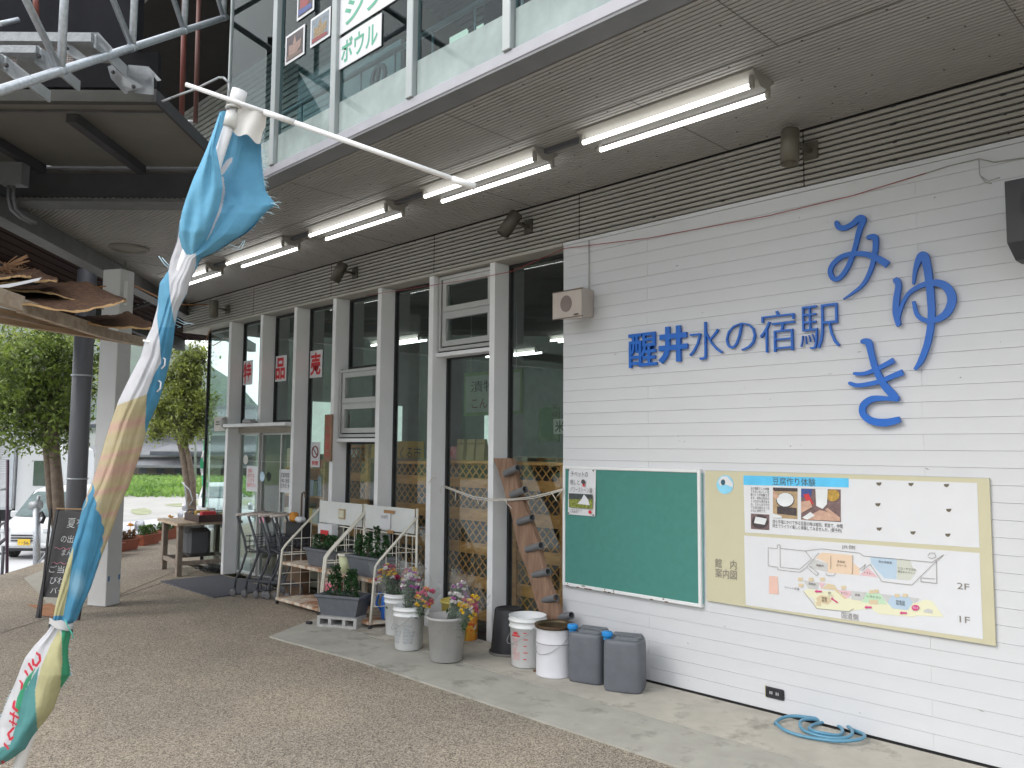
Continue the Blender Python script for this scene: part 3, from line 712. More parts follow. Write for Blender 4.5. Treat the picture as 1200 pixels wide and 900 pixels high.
# ---- floor-plan board
T = thing('floor_plan_board', 'cream floor-plan board with tofu-making photos and coloured room plan', 'sign', (-2.08, YW-.01, .62))
mY = YW-.02
MB().box(-2.905, mY, .625, -1.235, YW-.006, 1.468).build('panel', M_cream, T, True)
MB().box(-2.905, mY-.0012, 1.468, -1.235, YW-.006, 1.470).build('panel_edge', M_alu, T, True)
def pp(x, y, lay): v = onY(x, y, mY-lay); return (v.x, v.z)
def patch(name, pts, m, lay=.001, par=None):
    q = [pp(x, y, lay) for x, y in pts]
    ar = sum(q[i][0]*q[(i+1) % len(q)][1]-q[(i+1) % len(q)][0]*q[i][1] for i in range(len(q)))
    if ar < 0: q = q[::-1]
    return MB().prism(q, .0004, wallM(mY-lay)).build(name, m, par or T, True)
up_ = patch('white_field', [(871, 557), (1145, 566), (1148, 642), (873, 624)], M_paper)
lo_ = patch('white_field', [(872, 627.5), (1148, 648), (1152, 749), (874, 709)], M_paper)
def Z2(x, y): return (820+x*.3, 540+y*.3)          # zoom sheet 1 coordinates -> photo
def Z3(x, y): return (860+x*.25, 620+y*.25)
patch('title_band', [Z2(171, 57), Z2(582, 68), Z2(582, 104), Z2(171, 94)], mat('sky_blue_print', (.10, .50, .80), .5), .002)
def ptext(body, x0, y0, x1, y1, m=M_ink, bold=0, lay=.003, name='print_text'):
    a = pp(x0, (y0+y1)/2, lay); b = pp(x1, (y0+y1)/2, lay); c = pp((x0+x1)/2, y0, lay); d = pp((x0+x1)/2, y1, lay)
    text_mb(body, (a[0], b[0], d[1], c[1]), wallM(mY-lay), .0004, bold).build(name, m, T, True)
ptext('豆腐作り体験', *Z2(285, 66), *Z2(452, 97))
ptext('水の宿駅でしか体験\nできないおいしい豆\n腐づくりが体験でき\nます。材料は地元の\nトコロから湧き出る\n水。だからまろやか\nで大豆の味がよく分\nかると評判です。', *Z2(199, 103), *Z2(272, 202))
ptext('自ら手塩にかけて作る豆腐の味は格別。家族で、仲間\n同士でワイワイ楽しく体験してみませんか。(要予約)', *Z2(285, 238), *Z2(558, 274))
def photo(pts, base, parts):
    o = patch('print_photo', [Z2(*q) for q in pts], base, .002)
    for i, (pl, m) in enumerate(parts): patch('print_detail', [Z2(*q) for q in pl], m, .003+i*.0008, o)
def ell(cx, cy, rx, ry, n=14): return [(cx+rx*math.cos(2*math.pi*i/n), cy+ry*math.sin(2*math.pi*i/n)) for i in range(n)]
P_tan = mat('photo_tan', (.42, .30, .17), .5, var=.2, scale=30); P_dk = mat('photo_dark', (.06, .045, .05), .5, var=.4, scale=40)
P_wh = mat('photo_white', (.68, .70, .72), .5); P_skin = mat('photo_skin', (.52, .33, .25), .5, var=.2, scale=30); P_brn = mat('photo_brown', (.17, .11, .11), .5, var=.3, scale=30); P_red = mat('photo_red', (.55, .04, .05), .5)
P_gold = mat('photo_gold', (.42, .26, .05), .5, var=.4, scale=50); P_blue = mat('photo_blue', (.05, .08, .25), .5)
photo([(286, 104), (382, 107), (382, 228), (286, 222)], P_tan, [([(286, 104), (382, 107), (382, 120), (286, 118)], P_dk), ([(302, 178), (378, 184), (378, 215), (302, 206)], P_dk), (ell(334, 154, 36, 30), P_dk), (ell(334, 152, 33, 27), P_wh), ([(286, 112), (310, 140), (300, 150), (286, 140)], P_skin), ([(286, 205), (320, 215), (320, 224), (286, 221)], P_wh)])
photo([(396, 108), (551, 112), (551, 239), (396, 230)], P_brn, [([(396, 108), (440, 110), (432, 150), (396, 140)], P_blue), ([(404, 132), (425, 128), (446, 172), (418, 160)], P_red), (ell(520, 135, 26, 24), P_gold), ([(452, 110), (500, 111), (497, 170), (480, 188), (455, 176)], P_wh), ([(396, 160), (430, 155), (440, 180), (396, 205)], P_skin), ([(425, 215), (470, 192), (520, 205), (548, 236), (400, 229)], P_skin), ([(488, 190), (500, 184), (549, 222), (549, 238)], P_skin), ([(400, 222), (432, 200), (450, 214), (420, 230)], P_wh)])
photo([(200, 206), (272, 210), (272, 271), (200, 266)], P_brn, [(ell(236, 238, 33, 27), P_dk), ([(218, 218), (262, 226), (254, 250), (212, 243)], P_wh)])
o = patch('emblem', [Z2(*q) for q in ell(99, 93, 33, 37, 20)], mat('emblem_blue', (.25, .60, .80), .5), .002)
patch('emblem_wave', [Z2(*q) for q in [(72, 80), (85, 62), (105, 60), (128, 85), (130, 104), (100, 92), (80, 98)]], M_paper, .003, o)
patch('emblem_mark', [Z2(*q) for q in ell(91, 84, 9, 12, 8)], mat('emblem_navy', (.03, .10, .14), .5), .004, o)
GREY = mat('grey_print', (.22, .20, .18), .6)
ptext('館　内\n案内図', *Z2(60, 385), *Z2(144, 460), GREY)
for x, y in ((699, 90), (824, 92), (963, 96), (695, 171), (972, 193), (700, 266), (832, 281), (968, 290)):
    patch('glue_mark', [Z2(x-10, y-5), Z2(x+12, y-6), Z2(x+9, y+3), Z2(x+2, y+8), Z2(x-7, y+4)], mat('glue_mark', (.14, .12, .09), .8, var=.4, scale=80), .002)
ptext('JR側', *Z3(505, 75), *Z3(568, 97), GREY); ptext('国道側', *Z3(505, 393), *Z3(583, 424), GREY)
ptext('2F', *Z3(1047, 254), *Z3(1104, 283), GREY); ptext('1F', *Z3(1058, 410), *Z3(1107, 440), GREY)
C = {k: mat('plan_'+k, tuple(.55*q+.27 for q in v) if k != 'magenta' else v, .6, var=.02) for k, v in dict(yellow=(.82, .80, .45), orange=(.82, .52, .26), blue=(.30, .52, .74), grey=(.48, .48, .48), pink=(.78, .36, .42), green=(.38, .72, .38), olive=(.52, .56, .44), ochre=(.66, .46, .14), salmon=(.82, .38, .25), lite=(.70, .71, .73), magenta=(.60, .05, .22)).items()}
plan = [([(385, 135), (410, 110), (558, 122), (556, 155), (590, 185), (588, 216), (440, 204), (430, 155)], 'orange'), ([(375, 140), (440, 160), (440, 203), (350, 180)], 'grey'), ([(588, 216), (630, 182), (676, 226)], 'pink'), ([(640, 130), (764, 140), (762, 236), (705, 230), (642, 160)], 'blue'), ([(764, 140), (825, 146), (838, 180), (858, 195), (826, 240), (764, 236)], 'olive'),
        ([(328, 292), (345, 280), (430, 290), (480, 290), (540, 325), (860, 345), (895, 330), (930, 338), (985, 412), (855, 405), (845, 412), (680, 398), (640, 372), (540, 385), (390, 372)], 'yellow'),
        ([(325, 240), (400, 250), (395, 282), (350, 280)], 'grey'), ([(397, 250), (430, 254), (410, 280)], 'pink'), ([(412, 280), (440, 255), (470, 262), (498, 300), (530, 322), (520, 330), (470, 285)], 'ochre'), ([(385, 325), (405, 308), (450, 318), (458, 340), (440, 355), (395, 343)], 'ochre'), ([(486, 284), (550, 292), (548, 310), (530, 326)], 'pink'), ([(550, 290), (622, 296), (600, 336), (552, 330)], 'grey'), ([(622, 298), (688, 304), (718, 354), (600, 342)], 'green'), ([(690, 304), (870, 325), (850, 345), (718, 345)], 'grey'), ([(740, 312), (820, 320), (840, 345), (815, 380), (745, 372), (720, 345)], 'blue'),
        ([(165, 220), (205, 222), (210, 306), (165, 303)], 'salmon'), ([(634, 330), (676, 334), (676, 354), (634, 350)], 'ochre'), ([(890, 380), (910, 373), (932, 380), (930, 395), (890, 390)], 'grey'), ([(352, 318), (370, 322), (380, 345), (372, 348)], 'lite')]
for x, y in ((312, 236), (315, 264), (362, 237), (415, 236), (515, 275), (645, 295), (668, 292), (765, 313), (803, 312), (397, 350)): plan.append(([(x-11, y-9), (x+11, y-8), (x+11, y+8), (x-11, y+7)], 'ochre'))
for i, (pl, k) in enumerate(plan): patch('plan_room', [Z3(*q) for q in pl], C[k], .0015+i*.00012)
for x, y in ((396, 292), (630, 366), (795, 393)): patch('plan_arrow', [Z3(x-18, y), Z3(x-8, y-8), Z3(x-8, y-4), Z3(x+16, y-3), Z3(x+16, y+5), Z3(x-8, y+4), Z3(x-8, y+9)], C['magenta'], .0062)
patch('plan_arrow', [Z3(455, 322), Z3(466, 320), Z3(462, 325), Z3(488, 342), Z3(484, 348), Z3(460, 331), Z3(459, 336)], C['magenta'], .0062)
o = patch('plan_here', [Z3(*q) for q in ell(851, 369, 18, 14)], C['magenta'], .0062)
ln = MB()
def pline(pts, wd=.0022):
    q = [pp(*Z3(*a), .002) for a in pts]
    for a, b in zip(q, q[1:]):
        d = Vector((b[0]-a[0], b[1]-a[1])); d.normalize(); s = (-d.y*wd/2, d.x*wd/2)
        ln.prism([(a[0]-s[0], a[1]-s[1]), (b[0]-s[0], b[1]-s[1]), (b[0]+s[0], b[1]+s[1]), (a[0]+s[0], a[1]+s[1])], .0003, wallM(mY-.0058))
for q in ([(205, 92), (205, 74), (218, 74), (218, 90), (335, 102), (410, 92), (590, 112), (610, 126), (930, 155), (985, 120), (950, 150), (835, 262), (695, 245), (640, 165), (600, 195)], [(205, 92), (162, 87), (162, 172), (207, 178), (207, 190), (312, 202), (340, 180), (400, 110)], [(218, 90), (218, 178), (310, 188), (365, 140), (335, 102)], [(430, 205), (440, 218), (470, 218), (478, 206)], [(950, 150), (952, 254), (878, 246), (878, 228), (945, 233)], [(345, 180), (388, 218), (398, 208), (356, 172)], [(590, 190), (618, 165), (610, 185)], [(328, 292), (390, 372), (540, 387), (562, 372)], [(910, 125), (920, 112), (942, 112), (948, 130), (930, 138), (912, 132)], [(455, 125), (455, 186)], [(558, 122), (556, 212)]): pline(q)
ln.build('plan_line', GREY, T, True)
for bd, x, y, w_ in (('事務所', 404, 171, 36), ('多目的', 503, 153, 38), ('スペース', 503, 171, 48), ('清水体験室', 709, 155, 64), ('ヒロ・ヤマガタ', 812, 187, 82), ('清水ギャラリー', 808, 202, 80), ('トイレ', 627, 205, 34), ('イベント広場', 271, 277, 70), ('事務所', 367, 258, 34), ('軽食\nコーナー', 455, 306, 26), ('特産\n販売', 424, 330, 24), ('トイレ', 520, 300, 32), ('倉庫', 579, 309, 24), ('レストラン', 657, 318, 66), ('特産品\n販売所', 781, 346, 42), ('現在地', 851, 369, 26)):
    h_ = 24 if '\n' in bd else 11
    ptext(bd, *Z3(x-w_/2, y-h_/2), *Z3(x+w_/2, y+h_/2), M_paper if bd == '現在地' else M_ink, 0, .0068)
# ---- electrical outlet
T = thing('wall_outlet', 'small black double power socket low on the white wall', 'outlet', (-2.44, YW-.01, .10))
MB().box(-2.505, YW-.016, .10, -2.385, YW-.003, .165, bev=.006).build('cover', M_black, T, True)
for x in (-2.472, -2.432):
    for k in (0, .012): MB().box(x+k-.002, YW-.018, .125, x+k+.002, YW-.0155, .142).build('slot', M_paper, T, True)
MB().box(-2.51, YW-.006, .098, -2.503, YW-.003, .167).build('edge', mat('yellowed_edge', (.4, .38, .15), .5), T, True)
# ---- red cable and loose wires along the wall top
pts = [onY(x, y, YW-.02) for x, y in ((560, 326), (600, 318), (662, 291), (760, 279), (900, 253), (1000, 229), (1085, 203))]
pts = [onY(430, 346, YW-.02)]+pts
tag(MB().tube(pts, .0028, 6).build('red_cable', mat('red_cable', (.30, .05, .045), .6)), 'thin dull red cable strung along the top of the white wall', 'cable')
pts = [onY(x, y, YW-.015) for x, y in ((1085, 203), (1110, 195), (1147, 186), (1165, 190), (1200, 185))]
T = thing('loose_wire', 'thin grey loose wire dangling near the top right of the white wall', 'cable', tuple(pts[0]))
MB().tube(pts, .003, 6).tube([onY(x, y, YW-.015) for x, y in ((1147, 186), (1148, 205), (1155, 214), (1162, 215))], .002, 6).tube([onY(x, y, YW-.015) for x, y in ((1150, 207), (1158, 212), (1172, 208))], .002, 6).build('wire', mat('wire_grey', (.33, .32, .31), .6), T, True)
# ================================================================== LAMPS AND SPEAKERS
def lamp(loc, label, grp):
    T = thing('fluorescent_lamp', label, 'lamp', loc, 0, grp)
    b = MB(); H = .6   # half length along x; z=0 at the ceiling, going down
    prof = [(-.115, -.002), (-.115, -.012), (-.035, -.075), (.035, -.075), (.115, -.012), (.115, -.002)]
    vs = [(-H, y, z) for y, z in prof]+[(H, y, z) for y, z in prof]; k = 6
    b.add(vs, [tuple(range(k)), tuple(range(k, 2*k))[::-1]]+[(i, i+k, (i+1) % k+k, (i+1) % k) for i in range(k)])
    b.build('housing', M_lamp, T)
    for s in (-1, 1):
        for e in (-1, 1): MB().box(e*(H-.022)-.012, s*.085-.014, -.098, e*(H-.022)+.012, s*.085+.014, -.030, bev=.004).build('tube_holder', M_lamp, T)
        MB().tube([(-H+.035, s*.085, -.082), (H-.035, s*.085, -.082)], .0145, 12).build('tube', M_tube, T)
    return T
LX = [-2.60, -4.16, -5.80, -7.43, -9.05]
LL = ['nearest and largest lit twin-tube lamp under the soffit, above the wall letters', 'second nearest lit lamp under the soffit, its near end behind the flag arm tip', 'third lit lamp under the soffit, counted from the white wall end', 'fourth lit lamp under the soffit, partly close to the flag', 'farthest lit lamp under the soffit, seen just right of the twisted flag']
l0 = lamp((LX[0], 3.85, 3.582), LL[0], 'twin-tube lamps under the soffit')
for x, t in list(zip(LX, LL))[1:]: copy_tree(l0, (x, 3.85, 3.582), 0, t)
IN = [(-5.0, 9.4), (-5.0, 11.3), (-7.2, 8.6), (-7.2, 10.6), (-9.4, 9.4), (-9.4, 11.6), (-7.2, 12.6), (-4.0, 12.8), (-9.6, 7.2), (-3.0, 10.4)]
l1 = None
for i, (x, y) in enumerate(IN):
    tx = 'lit twin-tube ceiling lamp inside the shop, behind the glass'
    if l1 is None:
        l1 = copy_tree(l0, (x, y, 3.23), 0, tx); l1['group'] = 'ceiling lamps inside the shop'
        for ch in l1.children:
            if ch.name.startswith('tube') and 'holder' not in ch.name: ch.data = ch.data.copy(); ch.data.materials[0] = M_tube_in
    else: copy_tree(l1, (x, y, 3.23), 0, tx)

def spot(loc, d, label, m):
    T = thing('spotlight', label, 'spotlight', loc, 0, 'cylindrical spotlights on the ribbed band')
    d = Vector(d).normalized(); q = Vector((0, 0, -1)).rotation_difference(d).to_matrix().to_4x4(); Mx = Matrix.Translation((0, -.07, 0)) @ q
    MB().lathe([(.0, .10), (.050, .10), (.055, .09), (.055, -.115), (.050, -.115), (.048, -.06), (.0, -.06)], 24, M=Mx).build('barrel', m, T)
    MB().box(-.045+.06, .075, -.06, .045+.06, .09, .05).build('plate', m, T)
    MB().tube([(.06, .08, -.01), (.05, .0, .0), (.01, -.10, 0)], .013, 8).build('arm', m, T)
    return T
M_sp = mat('bronze_spot', (.13, .12, .095), .5, .3, var=.12); M_sp2 = mat('dark_bronze_spot', (.075, .068, .055), .5, .3)
spot((-2.20, YW-.10, 3.44), (.02, -.12, -1), 'bronze spotlight tube on the ribbed band left of the loose wire, pointing down', M_sp)
spot((-4.60, YW-.10, 3.43), (-.35, -.35, -.75), 'dark tilted spotlight on the ribbed band above the beige speaker', M_sp2)
spot((-7.10, YW-.10, 3.41), (-.30, -.25, -.8), 'dark tilted spotlight on the ribbed band over the vented window near the 売 sheet', M_sp2)
spot((-9.95, YW-.12, 3.36), (0, 0, -1), 'greenish upright spotlight at the far left end of the ribbed band', M_sp)
# beige speaker
T = thing('wall_speaker', 'small beige horn speaker on the left edge of the white wall', 'speaker', (-3.98, YW-.1, 2.55))
b = MB(); fr_ = [(-4.085, 2.575), (-3.80, 2.56), (-3.80, 2.79), (-4.085, 2.775)]; bkk = [(-4.02, 2.60), (-3.86, 2.60), (-3.86, 2.80), (-4.02, 2.80)]
vs = [(x, 4.50, z) for x, z in fr_]+[(x, YW-.01, z) for x, z in bkk]
b.add(vs, [(0, 1, 2, 3), (7, 6, 5, 4), (0, 4, 5, 1), (1, 5, 6, 2), (2, 6, 7, 3), (3, 7, 4, 0)]); b.build('body', mat('beige_speaker', (.46, .41, .37), .5, var=.05), T, True)
MB().prism([(-3.95+.055*math.cos(a*.2618), 2.682+.062*math.sin(a*.2618)) for a in range(24)], .003, wallM(4.499)).build('mesh_cone', mat('brown_mesh', (.20, .16, .15), .8), T, True)
MB().box(-3.87, 4.494, 2.588, -3.83, 4.499, 2.597).build('badge', M_ink, T, True)
MB().box(-4.09, 4.495, 2.572, -3.795, 4.51, 2.578).box(-4.09, 4.495, 2.776, -3.795, 4.51, 2.782).build('rim', mat('rim_brown', (.12, .09, .07), .6), T, True)
MB().tube([(-3.90, YW-.015, 2.80), (-3.90, YW-.015, 3.19)], .004, 6).build('cable', mat('speaker_cable', (.35, .33, .32), .6), T, True)
# black speaker at the right edge
T = thing('black_speaker', 'black box loudspeaker at the right edge of the picture on the white wall', 'speaker', (-.85, 4.5, 2.5))
b = MB(); pf = [(4.36, 2.60), (4.36, 2.90), (4.62, 2.90), (4.62, 2.54), (4.50, 2.54)]
vs = [(-1.03, y, z) for y, z in pf]+[(-.55, y, z) for y, z in pf]
b.add(vs, [tuple(range(5)), tuple(range(5, 10))[::-1]]+[(i, 5+i, 5+(i+1) % 5, (i+1) % 5) for i in range(5)]); b.build('cabinet', M_black, T, True)
disc(-.88, 2.77, .09, 4.355, mat('speaker_grille', (.035, .035, .04), .8), T, 'grille')
MB().box(-.85, 4.62, 2.65, -.7, YW-.002, 2.8).build('bracket', M_black, T, True)

# ================================================================== THINGS BEHIND AND ON THE GLASS
def sheet_sign(name, x0, x1, z0, z1, label, cat='sign', Y=4.888, m=None):
    T = thing(name, label, cat, ((x0+x1)/2, Y, z0)); MB().box(x0, Y, z0, x1, Y+.004, z1).build('sheet', m or M_paper, T, True); return T
for ch, x0, x1, lab in (('特', -9.83, -9.56, 'white sheet with a red bold character 特 on the leftmost pane over the door'), ('品', -9.0, -8.72, 'white sheet with a red bold character 品 between the other two red-lettered sheets'), ('売', -8.205, -7.93, 'white sheet with a red bold character 売 right of the other two red-lettered sheets')):
    T = sheet_sign('window_sheet', x0, x1, 2.39, 2.70, lab)
    text_mb(ch, (x0+.03, x1-.03, 2.415, 2.675), wallM(4.887), .0006, .03).build('character', M_red, T, True)
T = sheet_sign('no_smoking_notice', -8.12, -7.93, 1.38, 1.66, 'white no-smoking notice with a round symbol on the glass right of the door')
b = MB(); c = (-8.025, 1.55); r = .062
b.tube([(c[0]+r*math.cos(a*.3491), 4.886, c[1]+r*math.sin(a*.3491)) for a in range(18)], .008, 6, closed=True).tube([(c[0]-.04, 4.886, c[1]+.04), (c[0]+.04, 4.886, c[1]-.04)], .006, 6)
b.build('symbol', mat('notice_brownred', (.25, .08, .08), .5), T, True)
text_mb('禁煙', (-8.09, -7.96, 1.40, 1.45), wallM(4.887), .0006, .02).build('character', M_red, T, True)
T = thing('wooden_shop_sign', 'narrow wooden board with red vertical writing hung beside the door pillar', 'sign', (-7.44, 4.68, 1.45))
MB().box(-7.525, 4.685, 1.455, -7.385, 4.705, 1.95, bev=.003).build('board', wood('sign_wood', (.20, .11, .07), (.32, .19, .12), 3, (9, 9, 2)), T, True)
text_mb('只\n今\n営\n業\n中', (-7.505, -7.405, 1.48, 1.93), wallM(4.684), .0006, .02).build('writing', mat('faded_red', (.42, .07, .05), .6), T, True)
T = thing('small_wall_sign', 'small grey-white notice box sticking out at the left pillar', 'sign', (-10.0, 4.70, 1.80))
MB().box(-10.20, 4.705, 1.80, -9.90, 4.72, 1.985, bev=.004).build('plate', mat('notice_grey', (.52, .50, .47), .5), T, True)
text_mb('●●●●●\n●●●', (-10.15, -9.96, 1.875, 1.93), wallM(4.704), .0006).build('marks', M_ink, T, True)
MB().lathe([(0, 0), (.06, .0), (.075, .03), (.06, .05), (0, .05)], 16, M=Matrix.Translation((-9.90, 4.70, 1.9)) @ Matrix.Rotation(R(90), 4, 'Y')).build('round_cover', M_alu, T, True)

# lattice screens behind the glass: slats, rails, posts each a piece
slat_src = {}
def lattice(name, x0, x1, Y, z1, label, bands=None):
    T = thing(name, label, 'lattice fence', ((x0+x1)/2, Y, 0), 0, 'wooden lattice screens behind the glass')
    for x in (x0, x1-.05): MB().box(x, Y-.02, .02, x+.05, Y+.02, z1, bev=.003).build('post', M_wood1, T, True)
    MB().box(x0-.01, Y-.025, z1, x1+.01, Y+.025, z1+.03, bev=.003).build('top_rail', M_wood1, T, True)
    rails = bands or [(1.24, 1.33), (.94, 1.05), (.64, .74), (.34, .44), (.06, .15)]
    for a, b_ in rails: MB().box(x0+.05, Y-.012, a, x1-.05, Y+.012, b_, bev=.002).build('rail', M_wood1, T, True)
    zs = [z1]+[q for r_ in rails for q in (r_[1], r_[0])]
    for k in range(0, len(rails)):
        zt = z1 if k == 0 else rails[k-1][0]; zb = rails[k][1]; h = zt-zb
        for s, yo in ((1, -.006), (-1, .002)):
            x = x0+.05-h+.03
            while x < x1-.05:
                a = Vector((x, zb)); b2 = Vector((x+h, zt))
                # clip
                t0 = max(0, (x0+.05-a.x)/h); t1 = min(1, (x1-.05-a.x)/h)
                if t1-t0 > .15:
                    p = a+(b2-a)*t0; q = a+(b2-a)*t1
                    if s < 0: p = Vector((p.x, zt+zb-p.y)); q = Vector((q.x, zt+zb-q.y))
                    d = (q-p).normalized(); n = Vector((-d.y, d.x))*.0050
                    MB().prism([tuple(p-n), tuple(q-n), tuple(q+n), tuple(p+n)], .007, wallM(Y-yo)).build('slat', M_wood1, T, True)
                x += .092
    return T
lattice('lattice_screen', -5.06, -4.46, 5.08, 1.46, 'lattice screen behind the glass next to the white wall, behind the pegged plank')
lattice('lattice_screen', -6.03, -5.30, 5.08, 1.46, 'lattice screen behind the glass with brown paper bags above it')
lattice('lattice_screen', -6.93, -6.20, 5.08, 1.44, 'lattice screen behind the narrow pane right of the flower rack header')
lattice('lattice_screen', -7.95, -7.25, 5.08, 1.60, 'lattice screen behind the glass under the vented sash window', [(1.24, 1.33), (.94, 1.05), (.64, .74)])
MB_ = MB
# paper bags
bg0 = None
for i, (x, m_) in enumerate(((onY(543, 535, 5.25).x, 0), (onY(555, 535, 5.25).x, 0), (onY(566, 535, 5.25).x, 0))):
    labs = ['leftmost brown paper bag above the lattice, beside the pink package', 'middle brown paper bag above the lattice behind the glass', 'rightmost brown paper bag above the lattice behind the glass']
    b = MB(); pf = [(-.052, 0), (.052, 0), (.056, .20), (-.056, .20)]
    vs = [(x_, y_, z_) for y_ in (-.05, .05) for x_, z_ in pf]; vs[6] = (.056, -.01, .2); vs[7] = (-.056, -.01, .2); vs[2] = (.056, -.035, .2); vs[3] = (-.056, -.035, .2)
    b.add(vs, [(0, 1, 2, 3), (7, 6, 5, 4), (0, 4, 5, 1), (1, 5, 6, 2), (2, 6, 7, 3), (3, 7, 4, 0)])
    T = thing('paper_bag', labs[i], 'paper bag', (x, 5.25, 1.49), .1*(i-1), 'brown paper bags above the lattice')
    b.build('bag_body', mat('kraft_paper', (.42, .31, .17), .8, var=.15), T)
    MB().box(-.054, -.04, .15, .054, -.036, .165).build('fold', mat('kraft_fold', (.30, .22, .12), .8), T)
T = thing('pink_package', 'pink wrapped package above the lattice left of the paper bags', 'package', (onY(531, 535, 5.25).x, 5.25, 1.49))
MB().box(-.09, -.05, 0, .09, .05, .13, bev=.02).build('wrap', mat('pink_wrap', (.62, .26, .28), .5, var=.2, scale=20), T)
text_mb('お米', (-.06, .06, .03, .10), Matrix.Translation((0, -.051, 0)) @ WALLM, .0006).build('print', M_red, T)
# display counter carrying them
T = thing('display_counter', 'long dark display counter behind the lattice screens', 'counter', (-6.3, 5.4, 0))
MB().box(-8.2, 5.12, 1.44, -4.5, 5.6, 1.485).build('counter_top', mat('counter_brown', (.22, .13, .07), .5), T, True)
MB().box(-8.15, 5.25, 0.0, -4.55, 5.55, 1.44).build('counter_body', mat('counter_dark', (.10, .09, .08), .7), T, True)
# hanging shop signs
T = thing('hanging_shop_sign', 'pale green-edged hanging sign with pickles and konjac writing inside the shop', 'sign', (-5.7, 6.3, 2.1))
sx_ = onY(544, 460, 6.3).x; sz_ = onY(560, 487, 6.3).z
MB().box(sx_, 6.3, sz_, sx_+.95, 6.33, sz_+.50).build('board', mat('sign_green', (.28, .38, .20), .5), T, True)
MB().box(sx_+.03, 6.295, sz_+.04, sx_+.92, 6.299, sz_+.46).build('face', mat('sign_face', (.45, .48, .42), .5), T, True)
text_mb('漬物 と', (sx_+.12, sx_+.8, sz_+.27, sz_+.40), wallM(6.294), .0006).build('writing', M_ink, T, True)
text_mb('こんにゃく', (sx_+.14, sx_+.82, sz_+.08, sz_+.20), wallM(6.294), .0006).build('writing', mat('maroon_ink', (.2, .02, .03), .5), T, True)
for x in (sx_+.1, sx_+.85): MB().tube([(x, 6.31, sz_+.5), (x, 6.31, 3.23)], .004, 5).build('hanger', M_alu, T, True)
T = thing('rice_poster', 'faded green and white rice poster seen through the pane beside the white wall', 'poster', (-4.35, 5.6, 1.7))
rx_ = onY(631, 500, 5.6).x; rz_ = onY(645, 515, 5.6).z-1.87
MB().box(rx_, 5.6, 1.85+rz_, rx_+.26, 5.61, 2.17+rz_).build('sheet', mat('faded_green_print', (.12, .17, .10), .6, var=.5, scale=8), T, True)
disc(rx_+.1, 2.09+rz_, .085, 5.598, mat('rice_green', (.07, .14, .06), .6), T, 'print_photo'); disc(rx_+.11, 1.95+rz_, .08, 5.598, mat('rice_green', (.07, .14, .06), .6), T, 'print_photo')
MB().box(rx_+.2, 5.59, 1.92+rz_, rx_+.36, 5.598, 2.06+rz_).build('sheet', mat('pale_card', (.45, .46, .40), .6), T, True)
text_mb('米', (rx_+.22, rx_+.34, 1.935+rz_, 2.045+rz_), wallM(5.589), .0006, .02).build('writing', M_ink, T, True)
text_mb('米\nは', (rx_+.18, rx_+.25, 2.08+rz_, 2.20+rz_), wallM(5.596), .0006, .02).build('writing', M_ink, T, True)
T = thing('yellow_banner', 'orange-yellow banner with hand lettering behind the panes left of the lattice', 'banner', (-6.9, 6.0, 1.5))
bx_ = onY(478, 530, 6.0).x; bz_ = onY(490, 543, 6.0).z
MB().box(bx_-.9, 6.0, bz_, bx_+.30, 6.01, bz_+.26).build('cloth', mat('banner_orange', (.62, .34, .05), .6, var=.1), T, True)
text_mb('くるくる市', (bx_-.45, bx_+.25, bz_+.03, bz_+.20), wallM(5.998), .0006).build('writing', M_ink, T, True)
# shelves with goods further inside
def shelf(x, y, label, seed):
    rr = random.Random(seed); T = thing('goods_shelf', label, 'shelf', (x, y, 0), 0, 'goods shelves inside the shop')
    MB().box(-.6, -.2, 0, -.57, .2, 1.5).box(.57, -.2, 0, .6, .2, 1.5).box(-.57, .18, 0, .57, .2, 1.5).build('shelf_frame', M_wood1, T)
    cols = [(.5, .42, .3), (.42, .12, .08), (.6, .55, .45), (.15, .2, .12), (.55, .38, .1), (.25, .3, .4), (.62, .6, .58)]
    for k in range(4):
        z = .15+k*.38; MB().box(-.57, -.2, z, .57, .18, z+.02).build('shelf_board', M_wood1, T)
        g = MB(); xx = -.54; ms = [mat('goods_%d' % i, c_, .5) for i, c_ in enumerate(cols)]
        while xx < .45:
            ww = rr.uniform(.06, .14); g.cur = rr.randrange(7); g.box(xx, -.17, z+.021, xx+ww, -.02, z+.02+rr.uniform(.12, .28)); xx += ww+.01
        tag(g.build('goods', ms, T), kind='stuff')
    return T
shelf(-6.6, 6.9, 'goods shelf behind the orange banner inside the shop', 3); shelf(-8.9, 6.4, 'goods shelf seen through the sliding door', 5); shelf(-10.2, 6.2, 'goods shelf behind the far left corner glass', 6); shelf(-5.2, 8.6, 'goods shelf deep in the shop beyond the inner pillar', 8)
T = thing('rear_window', 'bright rear window at the back of the shop with a glowing pane for daylight', 'window', (-7.6, 13.95, .9), 0)
MB().box(-9.2, 13.96, 1.0, -6.4, 13.98, 2.3).build('pane', mat('daylight_glow_pane', (.75, .85, .80), .5, emit=1.1, var=.3, scale=2), T, True)  # pane emits light itself, in place of daylight behind it
MB().box(-9.25, 13.93, .95, -6.35, 13.955, 1.0).box(-7.85, 13.93, 1.0, -7.80, 13.955, 2.3).box(-9.25, 13.93, 2.3, -6.35, 13.955, 2.35).build('frame', M_alu, T, True)

